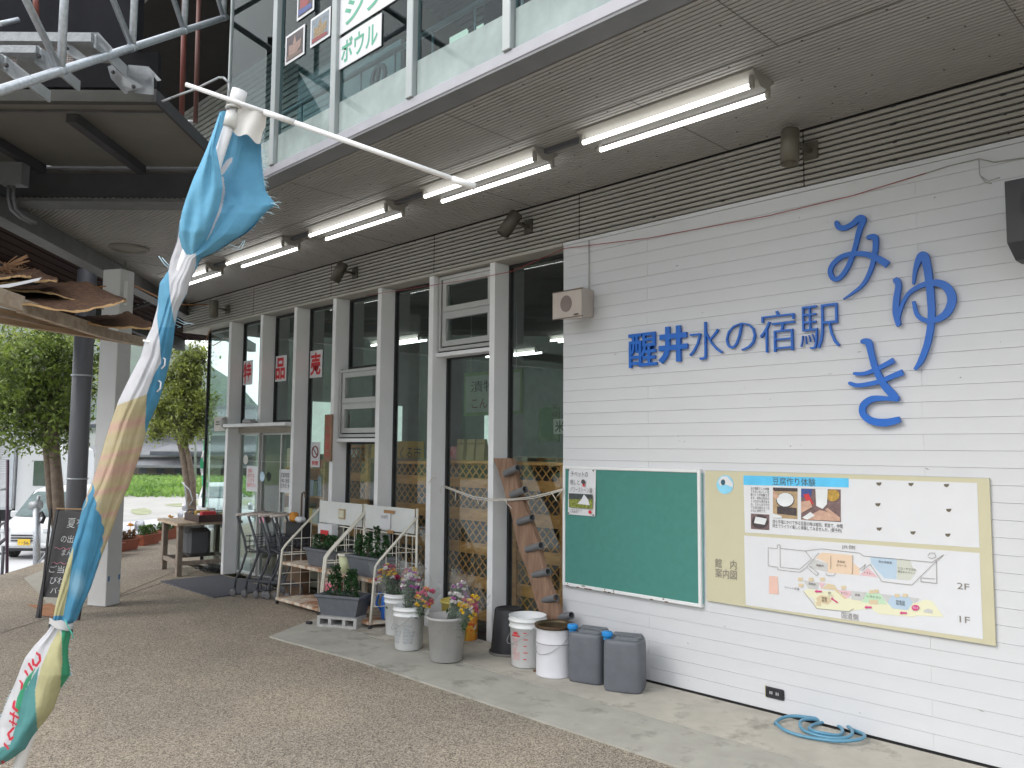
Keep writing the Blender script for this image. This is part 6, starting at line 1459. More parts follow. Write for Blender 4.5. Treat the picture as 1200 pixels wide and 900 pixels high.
# ================================================================== CHALKBOARD SIGN
def aboard():
    T = thing('chalkboard_sign', 'black standing chalkboard with handwritten Japanese menu beside the pillar', 'sign board', tuple(onZ(70, 722)))
    # board plane: bottom edge from (48,702) to ~(100,702), top edge (64,597)-(105,598) leaning back
    bl = onZ(42, 724); br = onZ(93, 727); D_ = (bl-CAM).dot(fw)
    X = (br-bl).normalized(); X.z = 0; X.normalize(); wd = (br-bl).length
    back = Vector((-X.y, X.x, 0)); 
    if back.dot(SD) < 0: back = -back
    Hh = 1.15; lean = Vector((.09, 0, 0))
    tl = onD(66, 597, D_+.28); 
    Yv = (tl-bl).normalized(); Hh = (tl-bl).length; Zv = X.cross(Yv).normalized()
    Yv2 = Yv
    X2 = X
    M = Matrix.Identity(4)
    for i, v in enumerate((X2, Yv2, Zv)):
        for j in range(3): M[j][i] = v[j]
    M.translation = bl
    w_ = wd
    def bx(x0, y0, z0, x1, y1, z1, m, nm, bev=.003): MB().box(x0, y0, z0, x1, y1, z1, M, bev).build(nm, m, T, True)
    bx(.0, 0, -.012, .035, Hh, .012, M_board, 'leg'); bx(w_-.035, 0, -.012, w_, Hh, .012, M_board, 'leg')
    bx(.035, .19, -.008, w_-.035, Hh-.012, .008, M_board, 'board'); bx(.0, Hh, -.013, w_, Hh+.015, .013, mat('board_oak', (.28, .17, .08), .5), 'top_rail')
    MB().box(.03, 0, -.012, .05, Hh, .0, M @ Matrix.Rotation(R(7), 4, 'X') ).build('rear_leg', M_board, T, True)
    MB().box(w_-.05, 0, -.012, w_-.03, Hh, .0, M @ Matrix.Rotation(R(7), 4, 'X')).build('rear_leg', M_board, T, True)
    Mt = M @ Matrix.Translation((0, 0, .009))
    for body, y0, y1, x0, x1 in (('夏を', .83, .92, .17, .36), ('の出水', .69, .76, .13, .36), ('まんじゅう', .57, .63, .17, .48), ('ご当地', .41, .475, .06, .34), ('びわマス', .31, .375, .09, .44), ('バーガー', .225, .28, .12, .44)):
        text_mb(body, (x0*w_/.5, x1*w_/.5, y0*Hh/1.0, y1*Hh/1.0), Mt, .001, -.008).build('chalk_writing', M_chalk, T, True)
    for yy, m_ in ((.635, (.45, .2, .25)), (.50, (.45, .2, .25))):
        pts = [Mt @ Vector((w_*(.15+.7*i/20), yy*Hh+.008*math.sin(i*1.3), .002)) for i in range(21)]
        MB().tube(pts, .0035, 5).build('chalk_wave', mat('pink_chalk', m_, .8), T, True)
aboard()
MBp = MB(); p = onZ(62, 716); MBp.add([(p.x+.5*math.cos(a*.628)*(1+.3*math.sin(a*2.3)), p.y+.13*math.sin(a*.628)*(1+.3*math.cos(a*3.1)), .005) for a in range(10)], [tuple(range(10))])
struct('rust_stain', MBp, mat('rust_stain', (.33, .15, .07), .9, var=.3, scale=10))

# ================================================================== TERRACOTTA PLANTERS along the pavement edge
M_lf2 = leafmat('garden_leaf', (.05, .12, .02), (.14, .24, .05), 12); M_lf3 = leafmat('coleus_leaf', (.16, .03, .03), (.20, .16, .05), 12)
def tplanter(x, y, kind, label):
    p = onZ(x, y); T = planter((p.x, p.y, .001), math.atan2(-.9, .72)*-1, label, .50, .20, .17, M_terra, 'terracotta planters along the pavement edge')
    T.rotation_euler.z = math.atan2(3.65-6.9, -12.85+15.2)
    for dx in (-.16, -.05, .06, .17): shrub(T, dx, 0, .14, .14 if kind else .16, .085, 70, .06, M_lf3 if kind == 1 else M_lf2)
    if kind != 0:
        b = MB(); 
        for q in range(26):
            a = random.uniform(0, 6.28); e = random.uniform(0, 1.5); d_ = Vector((math.cos(a)*math.cos(e), math.sin(a)*math.cos(e), math.sin(e))); s_ = d_.orthogonal().normalized()*.02; c__ = Vector((-.12, 0, .36)); b.add([c__, c__+d_*.035+s_, c__+d_*.06, c__+d_*.035-s_], [(0, 1, 2, 3)])
        b.tube([(-.12, 0, .15), (-.12, 0, .36)], .004, 5); b.build('marigold', mat('marigold', (.85, .42, .02), .6), T)
    return T
tplanter(126, 652, 1, 'terracotta planter nearest the flag with red leaves and a marigold'); tplanter(146, 645, 1, 'second terracotta planter from the flag with dark red leaves'); tplanter(172, 638, 0, 'terracotta planter with plain green leaves in the middle of the row'); tplanter(194, 632, 2, 'terracotta planter fourth from the flag, green-red leaves'); tplanter(217, 627, 1, 'last terracotta planter, just left of the wooden table')

# ================================================================== TREES
def tree(base, trunk_pts, crown, label, n, size, m, seed):
    rr = random.Random(seed); T = thing('street_tree', label, 'tree', base, 0, None)
    tb = MB()
    for pts, r0, r1 in trunk_pts:
        k = len(pts); tb.tube(pts, [r0+(r1-r0)*i/(k-1) for i in range(k)], 12)
    lf = MB(); br = MB(); pts = []
    clumps = []
    for (c_, rx, rz, cnt) in crown:
        for _ in range(cnt):
            d_ = Vector((rr.gauss(0, 1), rr.gauss(0, 1), rr.gauss(0, 1))).normalized()*(rr.random()**.45); clumps.append(Vector(c_)+Vector((d_.x*rx, d_.y*rx, d_.z*rz)))
    top = trunk_pts[0][0][-1]
    for c_ in clumps:
        if rr.random() < .55: mid = Vector(top).lerp(c_, .5)+Vector((0, 0, -.08)); br.tube([top, mid, c_], [.018, .010, .004], 5)
        for _ in range(n//len(clumps)):
            pts.append(c_+Vector((rr.gauss(0, .5), rr.gauss(0, .5), rr.gauss(0, .5)))*.26*crown[0][1])
    for p, r__ in ((p, 0) for p in pts): pass
    lf.leaves(pts, size, .1); T2 = T
    tb.build('trunk', M_trunk, T, True); br.build('branch', M_trunk, T, True); lf.build('crown', m, T, True)
    return T
b1 = onD(66, 668, 13.5); bl_ = Vector((b1.x, b1.y, -.55))
def tp(x, y, D_=13.5): return onD(x, y, D_)
tree(tuple(bl_), [([tp(74, 720), tp(71, 640), tp(68, 580), tp(64, 530), tp(61, 490), tp(58, 460)], .105, .07), ([tp(70, 640), tp(60, 590), tp(56, 540), tp(52, 500), tp(45, 470)], .07, .05)],
     [(tp(35, 455), 1.0, .95, 60), (tp(60, 490), .55, .5, 22), (tp(10, 470), .8, .65, 26), (tp(62, 420), .55, .5, 14)], 'bushy street tree with twin leaning trunks left of the drainpipe', 15000, .085, M_tree, 11)
def tq(x, y): return onD(x, y, 19)
tree(tuple(tq(226, 615)), [([tq(228, 640), tq(224, 600), tq(219, 560), tq(214, 530), tq(208, 505), tq(206, 480)], .10, .06), ([tq(226, 600), tq(226, 565), tq(221, 535), tq(212, 505), tq(216, 480)], .08, .05)],
     [(tq(212, 470), .72, .8, 55), (tq(222, 440), .5, .75, 26), (tq(228, 425), .35, .5, 8), (tq(210, 500), .75, .4, 26), (tq(195, 488), .35, .35, 8), (tq(232, 480), .45, .6, 14)], 'rounded street tree with forked trunk between the flag and the corner glass', 14000, .095, M_tree2, 12)
# bright foliage behind at upper left
def th(x, y): return onD(x, y, 26)
tree(tuple(th(20, 640)), [([th(-20, 640), th(-16, 520), th(0, 470)], .16, .1)], [(th(20, 430), 2.3, 1.3, 60), (th(62, 425), 1.4, 1.0, 30)], 'pale green distant tree seen under the stall beams behind the bushy tree', 7000, .17, M_tree2, 13)
# trees whose reflections stand in the shop glass
def plain_tree(x, y, h, label, seed):
    rr = random.Random(seed); z = ZL
    tree((x, y, z), [([Vector((x, y, z)), Vector((x+.1, y, z+h*.3)), Vector((x, y+.1, z+h*.55))], .2, .1)], [(Vector((x, y, z+h*.68)), h*.26, h*.3, 60)], label, 5000, .22, M_tree, seed)

# ================================================================== VEHICLES
M_van = mat('white_car_paint', (.56, .57, .58), .3, var=.01); M_tyre = mat('tyre', (.02, .02, .02), .8); M_rim_ = mat('wheel_rim', (.4, .4, .42), .3, .8); M_hl = mat('headlight_glass', (.55, .58, .60), .08); M_plate = mat('yellow_plate', (.72, .48, .04), .5)
def facing(p, rz, T): pass
def vehicle(base, rz, label, W, H, L_, name, body_m, nose=.55, plate=True, number=''):
    """front faces local -y; body lofted from side profile with rounded cross-sections"""
    T = thing(name, label, 'van' if 'van' in name else 'car', base, rz)
    hw = W/2
    # side stations: (y, z_low, z_belt, z_top, halfwidth_belt, halfwidth_top)
    st_ = [(-L_/2, .34, .62, .66, hw*.80, hw*.76), (-L_/2+.05, .28, .78, .84, hw*.93, hw*.86), (-L_/2+.28, .26, .92, 1.0, hw*.985, hw*.90), (-L_/2+nose, .25, 1.02, 1.10, hw, hw*.92),
           (-L_/2+nose+.42, .25, 1.05, H*.80, hw, hw*.86), (-L_/2+nose+.72, .25, 1.06, H*.955, hw, hw*.82), (-L_/2+nose+1.1, .25, 1.06, H, hw, hw*.80), (L_/2-.5, .26, 1.06, H, hw, hw*.80), (L_/2-.1, .28, 1.05, H*.95, hw*.97, hw*.78), (L_/2, .34, 1.0, H*.80, hw*.92, hw*.76)]
    ring = []
    b = MB(); b.smooth = True; vs = []
    for y, zl, zb, zt_, wb, wt in st_:
        half = [(wb*.82, zl), (wb*.97, zl+.08), (wb, (zl+zb)/2), (wb*.985, zb), ((wb+wt)/2, (zb+zt_)/2), (wt, zt_-.07), (wt*.86, zt_-.01), (wt*.4, zt_)]
        pts = half+[(-x, z) for x, z in half[::-1]]
        vs += [(x, y, z) for x, z in pts]
    n = 16; k = len(st_); fs = [(i*n+j, i*n+(j+1) % n, (i+1)*n+(j+1) % n, (i+1)*n+j) for i in range(k-1) for j in range(n)]+[tuple(range(n))[::-1], tuple((k-1)*n+j for j in range(n))]
    b.add(vs, fs); b.build('body', body_m, T)
    y0 = -L_/2+nose; gl = M_carglass
    ws = MB(); 
    a_, c__ = st_[3], st_[5]
    def sp_pt(u, t):  # windscreen surface point
        y = a_[0]+(c__[0]-a_[0])*t; z = 1.12+(H*.945-1.12)*t; w_ = (hw*.88)+(hw*.76-hw*.88)*t; return (u*w_, y-.035+.02*abs(u)**2*2, z)
    N = 8; vv = [sp_pt(-1+2*i/N, j) for j in (0, .5, .97) for i in range(N+1)]; ws.smooth = True
    ws.add(vv, [(j*(N+1)+i, j*(N+1)+i+1, (j+1)*(N+1)+i+1, (j+1)*(N+1)+i) for j in range(2) for i in range(N)]); ws.build('windscreen', mat('windscreen_glass', (.12, .16, .16), .15, var=.5, scale=2, spec=.25), T)
    for s in (-1, 1):
        MB().box(s*hw*.955-.006*s, y0+.9, 1.10, s*hw*.93+.014*s, L_/2-.4, H*.86, bev=.004).build('side_window', mat('side_window_glass', (.05, .06, .06), .05), T)
        hl = MB(); hl.smooth = True
        hl.add([(s*hw*.52, -L_/2+.03, .70), (s*hw*.97, -L_/2+.20, .72), (s*hw*.985, -L_/2+.30, .98), (s*hw*.80, -L_/2+.12, .90), (s*hw*.56, -L_/2+.0, .76)], [(0, 1, 2, 3, 4)]); 
        MB().box(s*hw*.58, -L_/2-.01, .70, s*hw*.95, -L_/2+.2, .88, bev=.05).build('headlight', M_hl, T)
        MB().box(s*hw*.99, y0+.20, 1.06, s*(hw+.16), y0+.30, 1.24, bev=.03).build('mirror', body_m, T)
        for yy in (-L_/2+.62, L_/2-.62):
            Mx = Matrix.Translation((s*(hw-.09), yy, .28)) @ Matrix.Rotation(R(90), 4, 'Y'); w_ = MB().lathe([(.0, -.08), (.22, -.08), (.28, -.06), (.28, .06), (.22, .08), (0, .08)], 24, M=Mx).build('wheel', M_tyre, T)
            MB().lathe([(.0, -.086), (.17, -.086), (.17, .086), (0, .086)], 18, M=Mx).build('rim', M_rim_, w_)
    for z in (.655, .585, .515):
        MB().box(-hw*.50, -L_/2-.022, z-.016, hw*.50, -L_/2+.05, z+.016, bev=.005).build('grille_slot', M_black, T)
    MB().box(-hw*.9, -L_/2-.03, .33, hw*.9, -L_/2+.10, .46, bev=.04).build('bumper', body_m, T)
    MB().box(-hw*.85, -L_/2+.02, .24, hw*.85, -L_/2+.30, .33).build('lower_air_dam', M_black, T)
    if plate:
        p = MB().box(-.165, -L_/2-.045, .40, .165, -L_/2-.035, .56).build('number_plate', M_plate, T)
        text_mb(number, (-.13, .13, .42, .50), Matrix.Translation((0, -L_/2-.046, 0)) @ WALLM, .001, .02).build('plate_number', M_ink, T)
    MB().box(-.35, -L_/2+nose+.0, 1.06, .3, -L_/2+nose+.02, 1.075).build('wiper', M_black, T)
    T['_'] = 0; del T['_']
    return T
vb = onD(69, 656, 23.2); vehicle((vb.x, vb.y, ZL+.004), math.atan2(SD.y, SD.x)-math.pi/2+R(0), 'white kei van with a yellow number plate parked facing the camera beside the bushy tree', 1.475, 1.87, 3.39, 'parked_van', M_van, number='･･56')
vb = onD(256, 584, 32); vehicle((vb.x, vb.y, ZL+.004), math.atan2(SD.y, SD.x)-math.pi/2+R(20), 'white small car mostly hidden behind the right street tree', 1.475, 1.6, 3.3, 'parked_car', M_van, number='31-08')
# lorry
lb = onD(23, 640, 27); T = thing('parked_lorry', 'white box lorry with louvred grey sides parked behind the kei van', 'lorry', (lb.x, lb.y, ZL+.004), math.atan2(SD.y, SD.x)-math.pi/2)
MB().box(-4.6, -1.1, 1.0, .35, 1.1, 4.1, bev=.02).build('cargo_box', mat('lorry_grey', (.50, .51, .53), .5), T)
for i in range(24): MB().box(-4.5, -1.13, 2.15+i*.075, .20, -1.101, 2.15+i*.075+.045).build('louvre', mat('lorry_louvre', (.60, .61, .63), .5), T)
MB().box(-4.6, -1.14, .98, .36, -1.101, 1.06).build('rail', M_galv2, T); MB().box(.20, -1.14, 1.07, .34, -1.101, 4.05).build('corner_post', M_galv, T)
b = MB(); pf = [(.42, .7), (2.0, .7), (2.0, 1.7), (1.75, 2.9), (1.5, 3.05), (.42, 3.05)]
b.add([(x, y, z) for y in (-1.05, 1.05) for x, z in pf], [tuple(range(6)), tuple(range(6, 12))[::-1]]+[(i, i+6, (i+1) % 6+6, (i+1) % 6) for i in range(6)]).build('cab', M_van, T)
MB().box(.95, -1.08, 1.75, 1.62, -1.051, 2.55, bev=.01).build('cab_window', mat('cab_window_glass', (.06, .09, .07), .05), T)
for x in (-3.6, -.6, 1.2): MB().lathe([(0, -.15), (.42, -.15), (.48, -.1), (.48, .1), (.42, .15), (0, .15)], 20, M=Matrix.Translation((x, -.95, .48)) @ Matrix.Rotation(R(90), 4, 'X')).build('wheel', M_tyre, T)
MB().box(-4.5, -.9, .6, 2.0, .9, 1.0).build('chassis', M_black, T)

# ================================================================== POSTS, RACK, BANNERS OUTSIDE
T = thing('bollard_lamp', 'short grey post with a small hooded fitting in front of the kei van', 'post', tuple(onD(43, 668, 13.2)))
MB().tube([onD(43, 690, 13.2), onD(43, 594, 13.2)], .055, 14).build('post', M_galv, T, True)
MB().tube([onD(36, 593, 13.2), onD(48, 591, 13.2)], .07, 12).tube([onD(44, 590, 13.2), onD(46, 581, 13.2)], .03, 8).build('hood', M_galv2, T, True)
MB().tube([onD(48, 600, 13.2), onD(52, 606, 13.2), onD(49, 613, 13.2)], .03, 6).build('cable_knot', M_black, T, True)
T = thing('purple_pole', 'thin purple-brown pole standing at the far left edge before the lorry', 'pole', tuple(onD(8, 668, 12)))
MB().tube([onD(8, 690, 12), onD(9, 539, 12)], .022, 10).build('pole', mat('purple_brown', (.07, .035, .06), .5), T, True)
MB().tube([onD(-10, 574, 12), onD(9, 573, 12)], .02, 8).build('bracket', M_galv2, T, True)
T = thing('bicycle_stand', 'bent steel hoops of a bicycle stand behind the chalkboard', 'bicycle rack', tuple(onD(40, 668, 12.6)))
for x in (28, 38, 48, 58): MB().tube([onD(x+q, y, 12.6) for q, y in ((-6, 690), (-4, 672), (2, 666), (9, 664), (12, 668), (13, 690))], .014, 8).build('hoop', M_galv, T, True)
MB().tube([onD(40, 668, 12.6), onD(62, 636, 12.6)], .014, 8).build('hoop', M_galv, T, True)
T = thing('kerb_clutter', 'small dark machinery parts at the far left edge beside the purple pole', 'machinery', tuple(onD(3, 640, 13)))
MB().tube([onD(-8, 620, 13), onD(6, 612, 13), onD(8, 630, 13), onD(-4, 640, 13)], .03, 8).tube([onD(-8, 650, 13), onD(6, 648, 13)], .02, 8).tube([onD(4, 640, 13), onD(2, 680, 13)], .025, 8).build('frame_tube', mat('dull_dark', (.10, .10, .11), .5), T, True)
T = thing('green_banner', 'green and white vertical banner on a pole beside the glass corner', 'banner', tuple(onD(238, 600, 20)))
b = MB(); b.smooth = True; vs = []; n = 24
def gbc(i, t): return (236+1.5*math.sin(i*.5)+t*(8-abs(i-12)*.12), 512+i*4.1)
for i in range(n+1):
    for j in range(4): x, y = gbc(i, j/3); p = onD(x, y, 20); p += SD*.05*math.sin(i*.7+j); vs.append(p)
b.add(vs, [(i*4+j, i*4+j+1, (i+1)*4+j+1, (i+1)*4+j) for i in range(n) for j in range(3)]); b.mi = [1 if (i*7+j*3) % 5 in (0, 3) else 0 for i in range(n) for j in range(3)]
b.build('cloth', [mat('banner_green', (.04, .42, .20), .6), M_paper], T, True); MB().tube([onD(243, 640, 20), onD(246, 508, 20)], .018, 8).build('pole', M_white2, T, True)
T = thing('chrome_bicycle', 'bicycle handlebar and frame leaning on the right street tree', 'bicycle', tuple(onD(219, 615, 18)))
MB().tube([onD(221, 618, 18), onD(217, 572, 18), onD(215, 565, 18)], .016, 8).tube([onD(213, 565, 18), onD(222, 574, 18), onD(226, 586, 18), onD(222, 592, 18)], .013, 8).build('frame_tube', M_galv2, T, True)
MB().tube([onD(224+7*math.cos(a*.35), 606+9*math.sin(a*.35), 18) for a in range(18)], .016, 6, closed=True).build('wheel', M_tyre, T, True)
T = thing('utility_pole', 'thin utility pole rising behind the right street tree', 'utility pole', tuple(onD(228, 600, 60)))
MB().tube([onD(229, 590, 60), onD(229, 404, 60)], .09, 8).build('pole', M_galv2, T, True)
T = thing('utility_pole', 'short pale pole beside the pillar in front of the hills', 'utility pole', tuple(onD(132, 590, 70)))
MB().tube([onD(131, 590, 70), onD(132, 445, 70)], .12, 8).build('pole', M_paper, T, True)

# ================================================================== TILED HOUSE
hb = onD(205, 557, 84); T = thing('tiled_house', 'traditional dark-walled house with grey tiled roofs beyond the weeds', 'house', (hb.x, hb.y, ZL), math.atan2(SR.y, SR.x))
Hs = 84/950.
def hx(x): return (x-205)*Hs
M_tile = mat('grey_roof_tile', (.17, .175, .19), .5, var=.15, scale=1); M_tile2 = mat('dark_roof_edge', (.05, .06, .08), .6)
def roof(x0, x1, yb, yt, d0, d1, nm='roof', ridge=True):
    # yb, yt photo rows for eave and ridge
    zb = onD(205, yb, 84).z-ZL; zt_ = onD(205, yt, 84).z-ZL
    b = MB().add([(hx(x0), d0, zb), (hx(x1), d0, zb), (hx(x1)-1.0, d1, zt_), (hx(x0)+1.0, d1, zt_), (hx(x0), d0, zb-.25), (hx(x1), d0, zb-.25), (hx(x1)-1, d1, zt_-.3), (hx(x0)+1, d1, zt_-.3)], [(0, 1, 2, 3), (7, 6, 5, 4), (0, 4, 5, 1), (1, 5, 6, 2), (2, 6, 7, 3), (3, 7, 4, 0)])
    o = b.build(nm, M_tile, T); tl = MB(); k = int((x1-x0)*.9)
    for i in range(k):
        u = (i+.5)/k; a = Vector((hx(x0)+(hx(x1)-hx(x0))*u, d0-.02, zb+.03)); e = Vector((hx(x0)+1+(hx(x1)-hx(x0)-2)*u, d1, zt_+.03)); tl.tube([a, e], .07, 5)
    tag(tl.build('roof_tile', M_tile, o), kind='stuff')
    MB().box(hx(x0), d0-.06, zb-.35, hx(x1), d0-.01, zb-.02).build('eave', M_tile2, o)
    if ridge: MB().box(hx(x0)+.9, d1-.15, zt_-.05, hx(x1)-.9, d1+.3, zt_+.35).build('ridge', mat('roof_ridge', (.2, .21, .23), .6), o)
def hz(y): return onD(205, y, 84).z-ZL
MB().box(hx(100), 1.0, 0, hx(300), 7, hz(536)).build('wall', mat('brown_house_wall', (.16, .12, .10), .8, var=.1), T)
roof(92, 310, 533, 509, -.2, 5); roof(152, 320, 545, 537, -1.4, .9, 'lower_roof', False)
MB().box(hx(100), .5, hz(534), hx(300), 1.0, hz(530)).build('upper_wall', mat('upper_house_wall', (.6, .6, .58), .8), T)
for x in (158, 178, 200, 222, 246): 
    f_ = MB().box(hx(x), .95, hz(555), hx(x+9), .995, hz(546)).build('window', M_tile2, T); MB().box(hx(x)+.1, .93, hz(554), hx(x+9)-.1, .949, hz(547)).build('window_pane', mat('house_pane', (.05, .055, .06), .2), f_)
T = thing('pale_building', 'pale low building with a flat roof behind the tiled house', 'building', tuple(onD(170, 545, 120)), math.atan2(SR.y, SR.x))
MB().box(-14, 0, -2, 16, 8, onD(170, 505, 120).z-onD(170, 545, 120).z).build('wall', mat('pale_wall', (.42, .43, .44), .7), T); MB().box(-14.3, -.3, onD(170, 505, 120).z-onD(170, 545, 120).z, 16.3, 8.3, onD(170, 503, 120).z-onD(170, 545, 120).z).build('roof', M_tile, T)

# ================================================================== THE TWISTED FLAG
FD = 2.0
T = thing('nobori_flag', 'worn blue, white and sand banner twisted round a leaning white pole in the foreground', 'flag', tuple(onD(-120, 1290, FD)))
pt = onD(278, 118, FD); pbm = onD(20, 905, FD); pd = (pbm-pt)
tbot = (0-pt.z)/pd.z; base = pt+pd*tbot
MB().tube([pt, pt+pd*.10, pt+pd*.1001, base], [.0125, .0125, .0135, .0145], 18).build('pole', M_pole, T, True)
ct = onD(281, 106, FD); MB().tube([ct, onD(276, 124, FD)], .0185, 18).build('pole_cap', M_pole, T, True)
for y in (122, 127): p = onD(276.5-(y-122)*.33, y, FD); MB().tube([p+SR*.019*math.cos(a*.3491)+Vector(SD)*.019*math.sin(a*.3491) for a in range(18)], .004, 6, closed=True).build('cap_ring', mat('cap_ring_grey', (.5, .5, .48), .5), T, True)
q0_ = onD(271, 143, FD); MB().tube([onD(273.5, 132, FD), onD(269, 149, FD)], .0165, 16).build('sleeve', mat('sleeve_white', (.62, .62, .60), .5), T, True)
MB().tube([onD(218, 99, FD-.02), onD(342, 142, FD-.02)], .0055, 10).build('cross_arm', M_pole, T, True)
MB().tube([onD(310, 131.5, FD-.02), onD(345, 143.5, FD-.02)], .0075, 10).build('arm_joint', M_pole, T, True)
MB().tube([onD(342, 142.5, FD-.02), onD(557, 219, FD-.02)], .0065, 10).build('cross_arm', M_pole, T, True)
MB().tube([onD(530, 210, FD-.02), onD(557, 219, FD-.02)], .0088, 10).tube([onD(532, 209, FD-.02), onD(544, 214, FD-.02), onD(555, 218, FD-.02)], .004, 6).build('arm_tip', M_pole, T, True)
ROWS = [(130, 259, 304), (150, 252, 305), (170, 244, 306), (190, 235, 307), (210, 226, 309), (225, 221, 312), (235, 218, 320), (240, 216.5, 323), (245, 215, 316), (254, 212, 307), (265, 209.5, 298), (274, 207.5, 288), (283, 206.5, 272), (294, 203, 255), (303, 200, 236), (317, 197, 229), (332, 187, 222), (345, 185.5, 219), (361, 184, 210), (383, 178, 205), (402, 169, 203), (418, 165, 200), (440, 153, 195), (471, 138, 186), (497, 129, 174), (531, 119, 165), (565, 108, 153), (592, 97, 141), (622, 90, 131), (652, 81, 119), (690, 70, 106), (712, 64.5, 96), (726, 62, 90), (731, 60, 84), (736, 58.5, 82), (742, 54, 83.5), (758, 39, 80), (771, 29, 80), (780, 25, 81.5), (791, 21, 82), (804, 16, 73), (811, 13, 70), (829, 5, 63.5), (841, 1, 56), (853, -3, 46), (864, -10, 38), (878, -20, 30), (889, -28, 14), (896, -32, 2)]
def inter(y):
    for (a, l0, r0), (b_, l1, r1) in zip(ROWS, ROWS[1:]):
        if a <= y <= b_: t = (y-a)/(b_-a); return l0+(l1-l0)*t, r0+(r1-r0)*t
    return ROWS[-1][1:]
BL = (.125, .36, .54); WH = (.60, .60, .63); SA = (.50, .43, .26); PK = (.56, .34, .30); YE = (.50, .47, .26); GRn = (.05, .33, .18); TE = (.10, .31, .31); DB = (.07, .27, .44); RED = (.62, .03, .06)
def inpoly(x, y, P):
    c_ = False; j = len(P)-1
    for i in range(len(P)):
        xi, yi = P[i]; xj, yj = P[j]
        if (yi > y) != (yj > y) and x < (xj-xi)*(y-yi)/(yj-yi)+xi: c_ = not c_
        j = i
    return c_
POL = [([(209, 246), (216, 262), (228, 285), (230, 308), (228, 317), (222, 338), (214, 352), (208, 366), (205, 380), (202, 366), (199, 345), (198, 325), (197, 310), (203, 290)], WH),
       ([(186, 355), (184, 372), (187, 400), (189, 425), (181, 438), (172, 462), (134, 476), (150, 440), (165, 415), (176, 383)], WH),
       ([(266, 187), (273, 184), (272, 189), (262, 204), (256, 206), (258, 199)], WH), ([(256, 205), (262, 208), (264, 225), (259, 248), (249, 270), (241, 284), (246, 268), (255, 247), (259, 222)], WH),
       ([(125, 470), (172, 461), (171, 480), (170, 500), (171, 512), (163, 540), (140, 600), (131, 628), (119, 655), (108, 682), (103, 702), (98, 720), (103, 700), (110, 679), (115, 660), (118, 640), (121, 620), (117, 607), (112, 596), (109, 580), (108, 565), (96, 600), (110, 540)], SA),
       ([(86, 640), (85, 655), (80, 690), (74, 722), (50, 722), (62, 700), (74, 672)], YE)]
BOT = [([(69, 738), (58, 758), (48, 782), (41, 810), (42, 830), (44, 856), (60, 842), (70, 812), (73, 775), (72, 745)], YE), ([(72, 738), (90, 738), (90, 800), (70, 806), (73, 775)], GRn),
       ([(46, 781), (40, 790), (28, 811), (22, 838), (12, 872), (-40, 890), (-40, 905), (30, 905), (50, 862), (44, 856), (42, 830), (41, 810)], TE), ([(42, 782), (30, 796), (20, 818), (17, 833), (22, 838), (28, 811), (36, 796)], GRn)]
PL = [([(43, 765.5), (46.5, 768), (47, 774), (43, 780), (39, 779), (38.5, 773)], 2.0), ([(34, 778), (37.5, 784.5)], 2.2), ([(29.5, 786), (32, 790.5)], 2.0), ([(23.5, 798), (26, 801), (25, 807)], 1.7), ([(17, 822), (15.5, 829), (20, 833)], 2.2), ([(12.5, 836), (21, 841)], 2.0), ([(16.5, 835), (15, 850)], 1.4), ([(11.5, 845), (19, 849)], 1.7), ([(16, 853), (9.5, 860), (12, 867), (15, 864)], 2.0), ([(5.5, 872), (9.5, 877)], 2.0), ([(3, 893), (11, 899)], 2.6)]
STR = [(a, b_, r_) for P_, r_ in PL for a, b_ in zip(P_, P_[1:])]
def flagcol(x, y, yl):
    if y > 733:
        for (a, b_, r_) in STR:
            t = max(0, min(1, ((x-a[0])*(b_[0]-a[0])+(y-a[1])*(b_[1]-a[1]))/((b_[0]-a[0])**2+(b_[1]-a[1])**2))); dx = x-(a[0]+(b_[0]-a[0])*t); dy = y-(a[1]+(b_[1]-a[1])*t)
            if dx*dx+dy*dy < r_*r_*.5: return RED
        for P, c_ in BOT[::-1] if False else BOT:
            if inpoly(x, y, P): return c_
        return WH
    for P, c_ in POL:
        if inpoly(x-(2.2*abs(math.sin(y*.2)) if c_ is SA and y > 530 and x < 122 else 0), y, P):
            if c_ is SA:
                s = y+(x-150)*.22
                k = 0
                for c0, w_ in ((497, 9), (530, 5), (548, 14), (570, 5), (598, 5), (625, 4)): k = max(k, 1-abs(s-c0)/w_)
                k = max(0, min(1, k*1.2))*.75
                l_ = max(0, 1-abs(s-515)/6, 1-abs(s-582)/9)*.3
                return tuple(SA[i]*(1-k)+PK[i]*k+l_*.25*(.9-SA[i]) for i in range(3))
            return c_
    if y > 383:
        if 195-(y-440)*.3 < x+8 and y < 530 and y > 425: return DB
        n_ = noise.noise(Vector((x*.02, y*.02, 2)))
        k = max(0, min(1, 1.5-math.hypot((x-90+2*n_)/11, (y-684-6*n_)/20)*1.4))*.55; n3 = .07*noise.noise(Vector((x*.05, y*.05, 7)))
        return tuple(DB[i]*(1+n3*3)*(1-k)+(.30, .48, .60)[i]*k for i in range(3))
    return BL
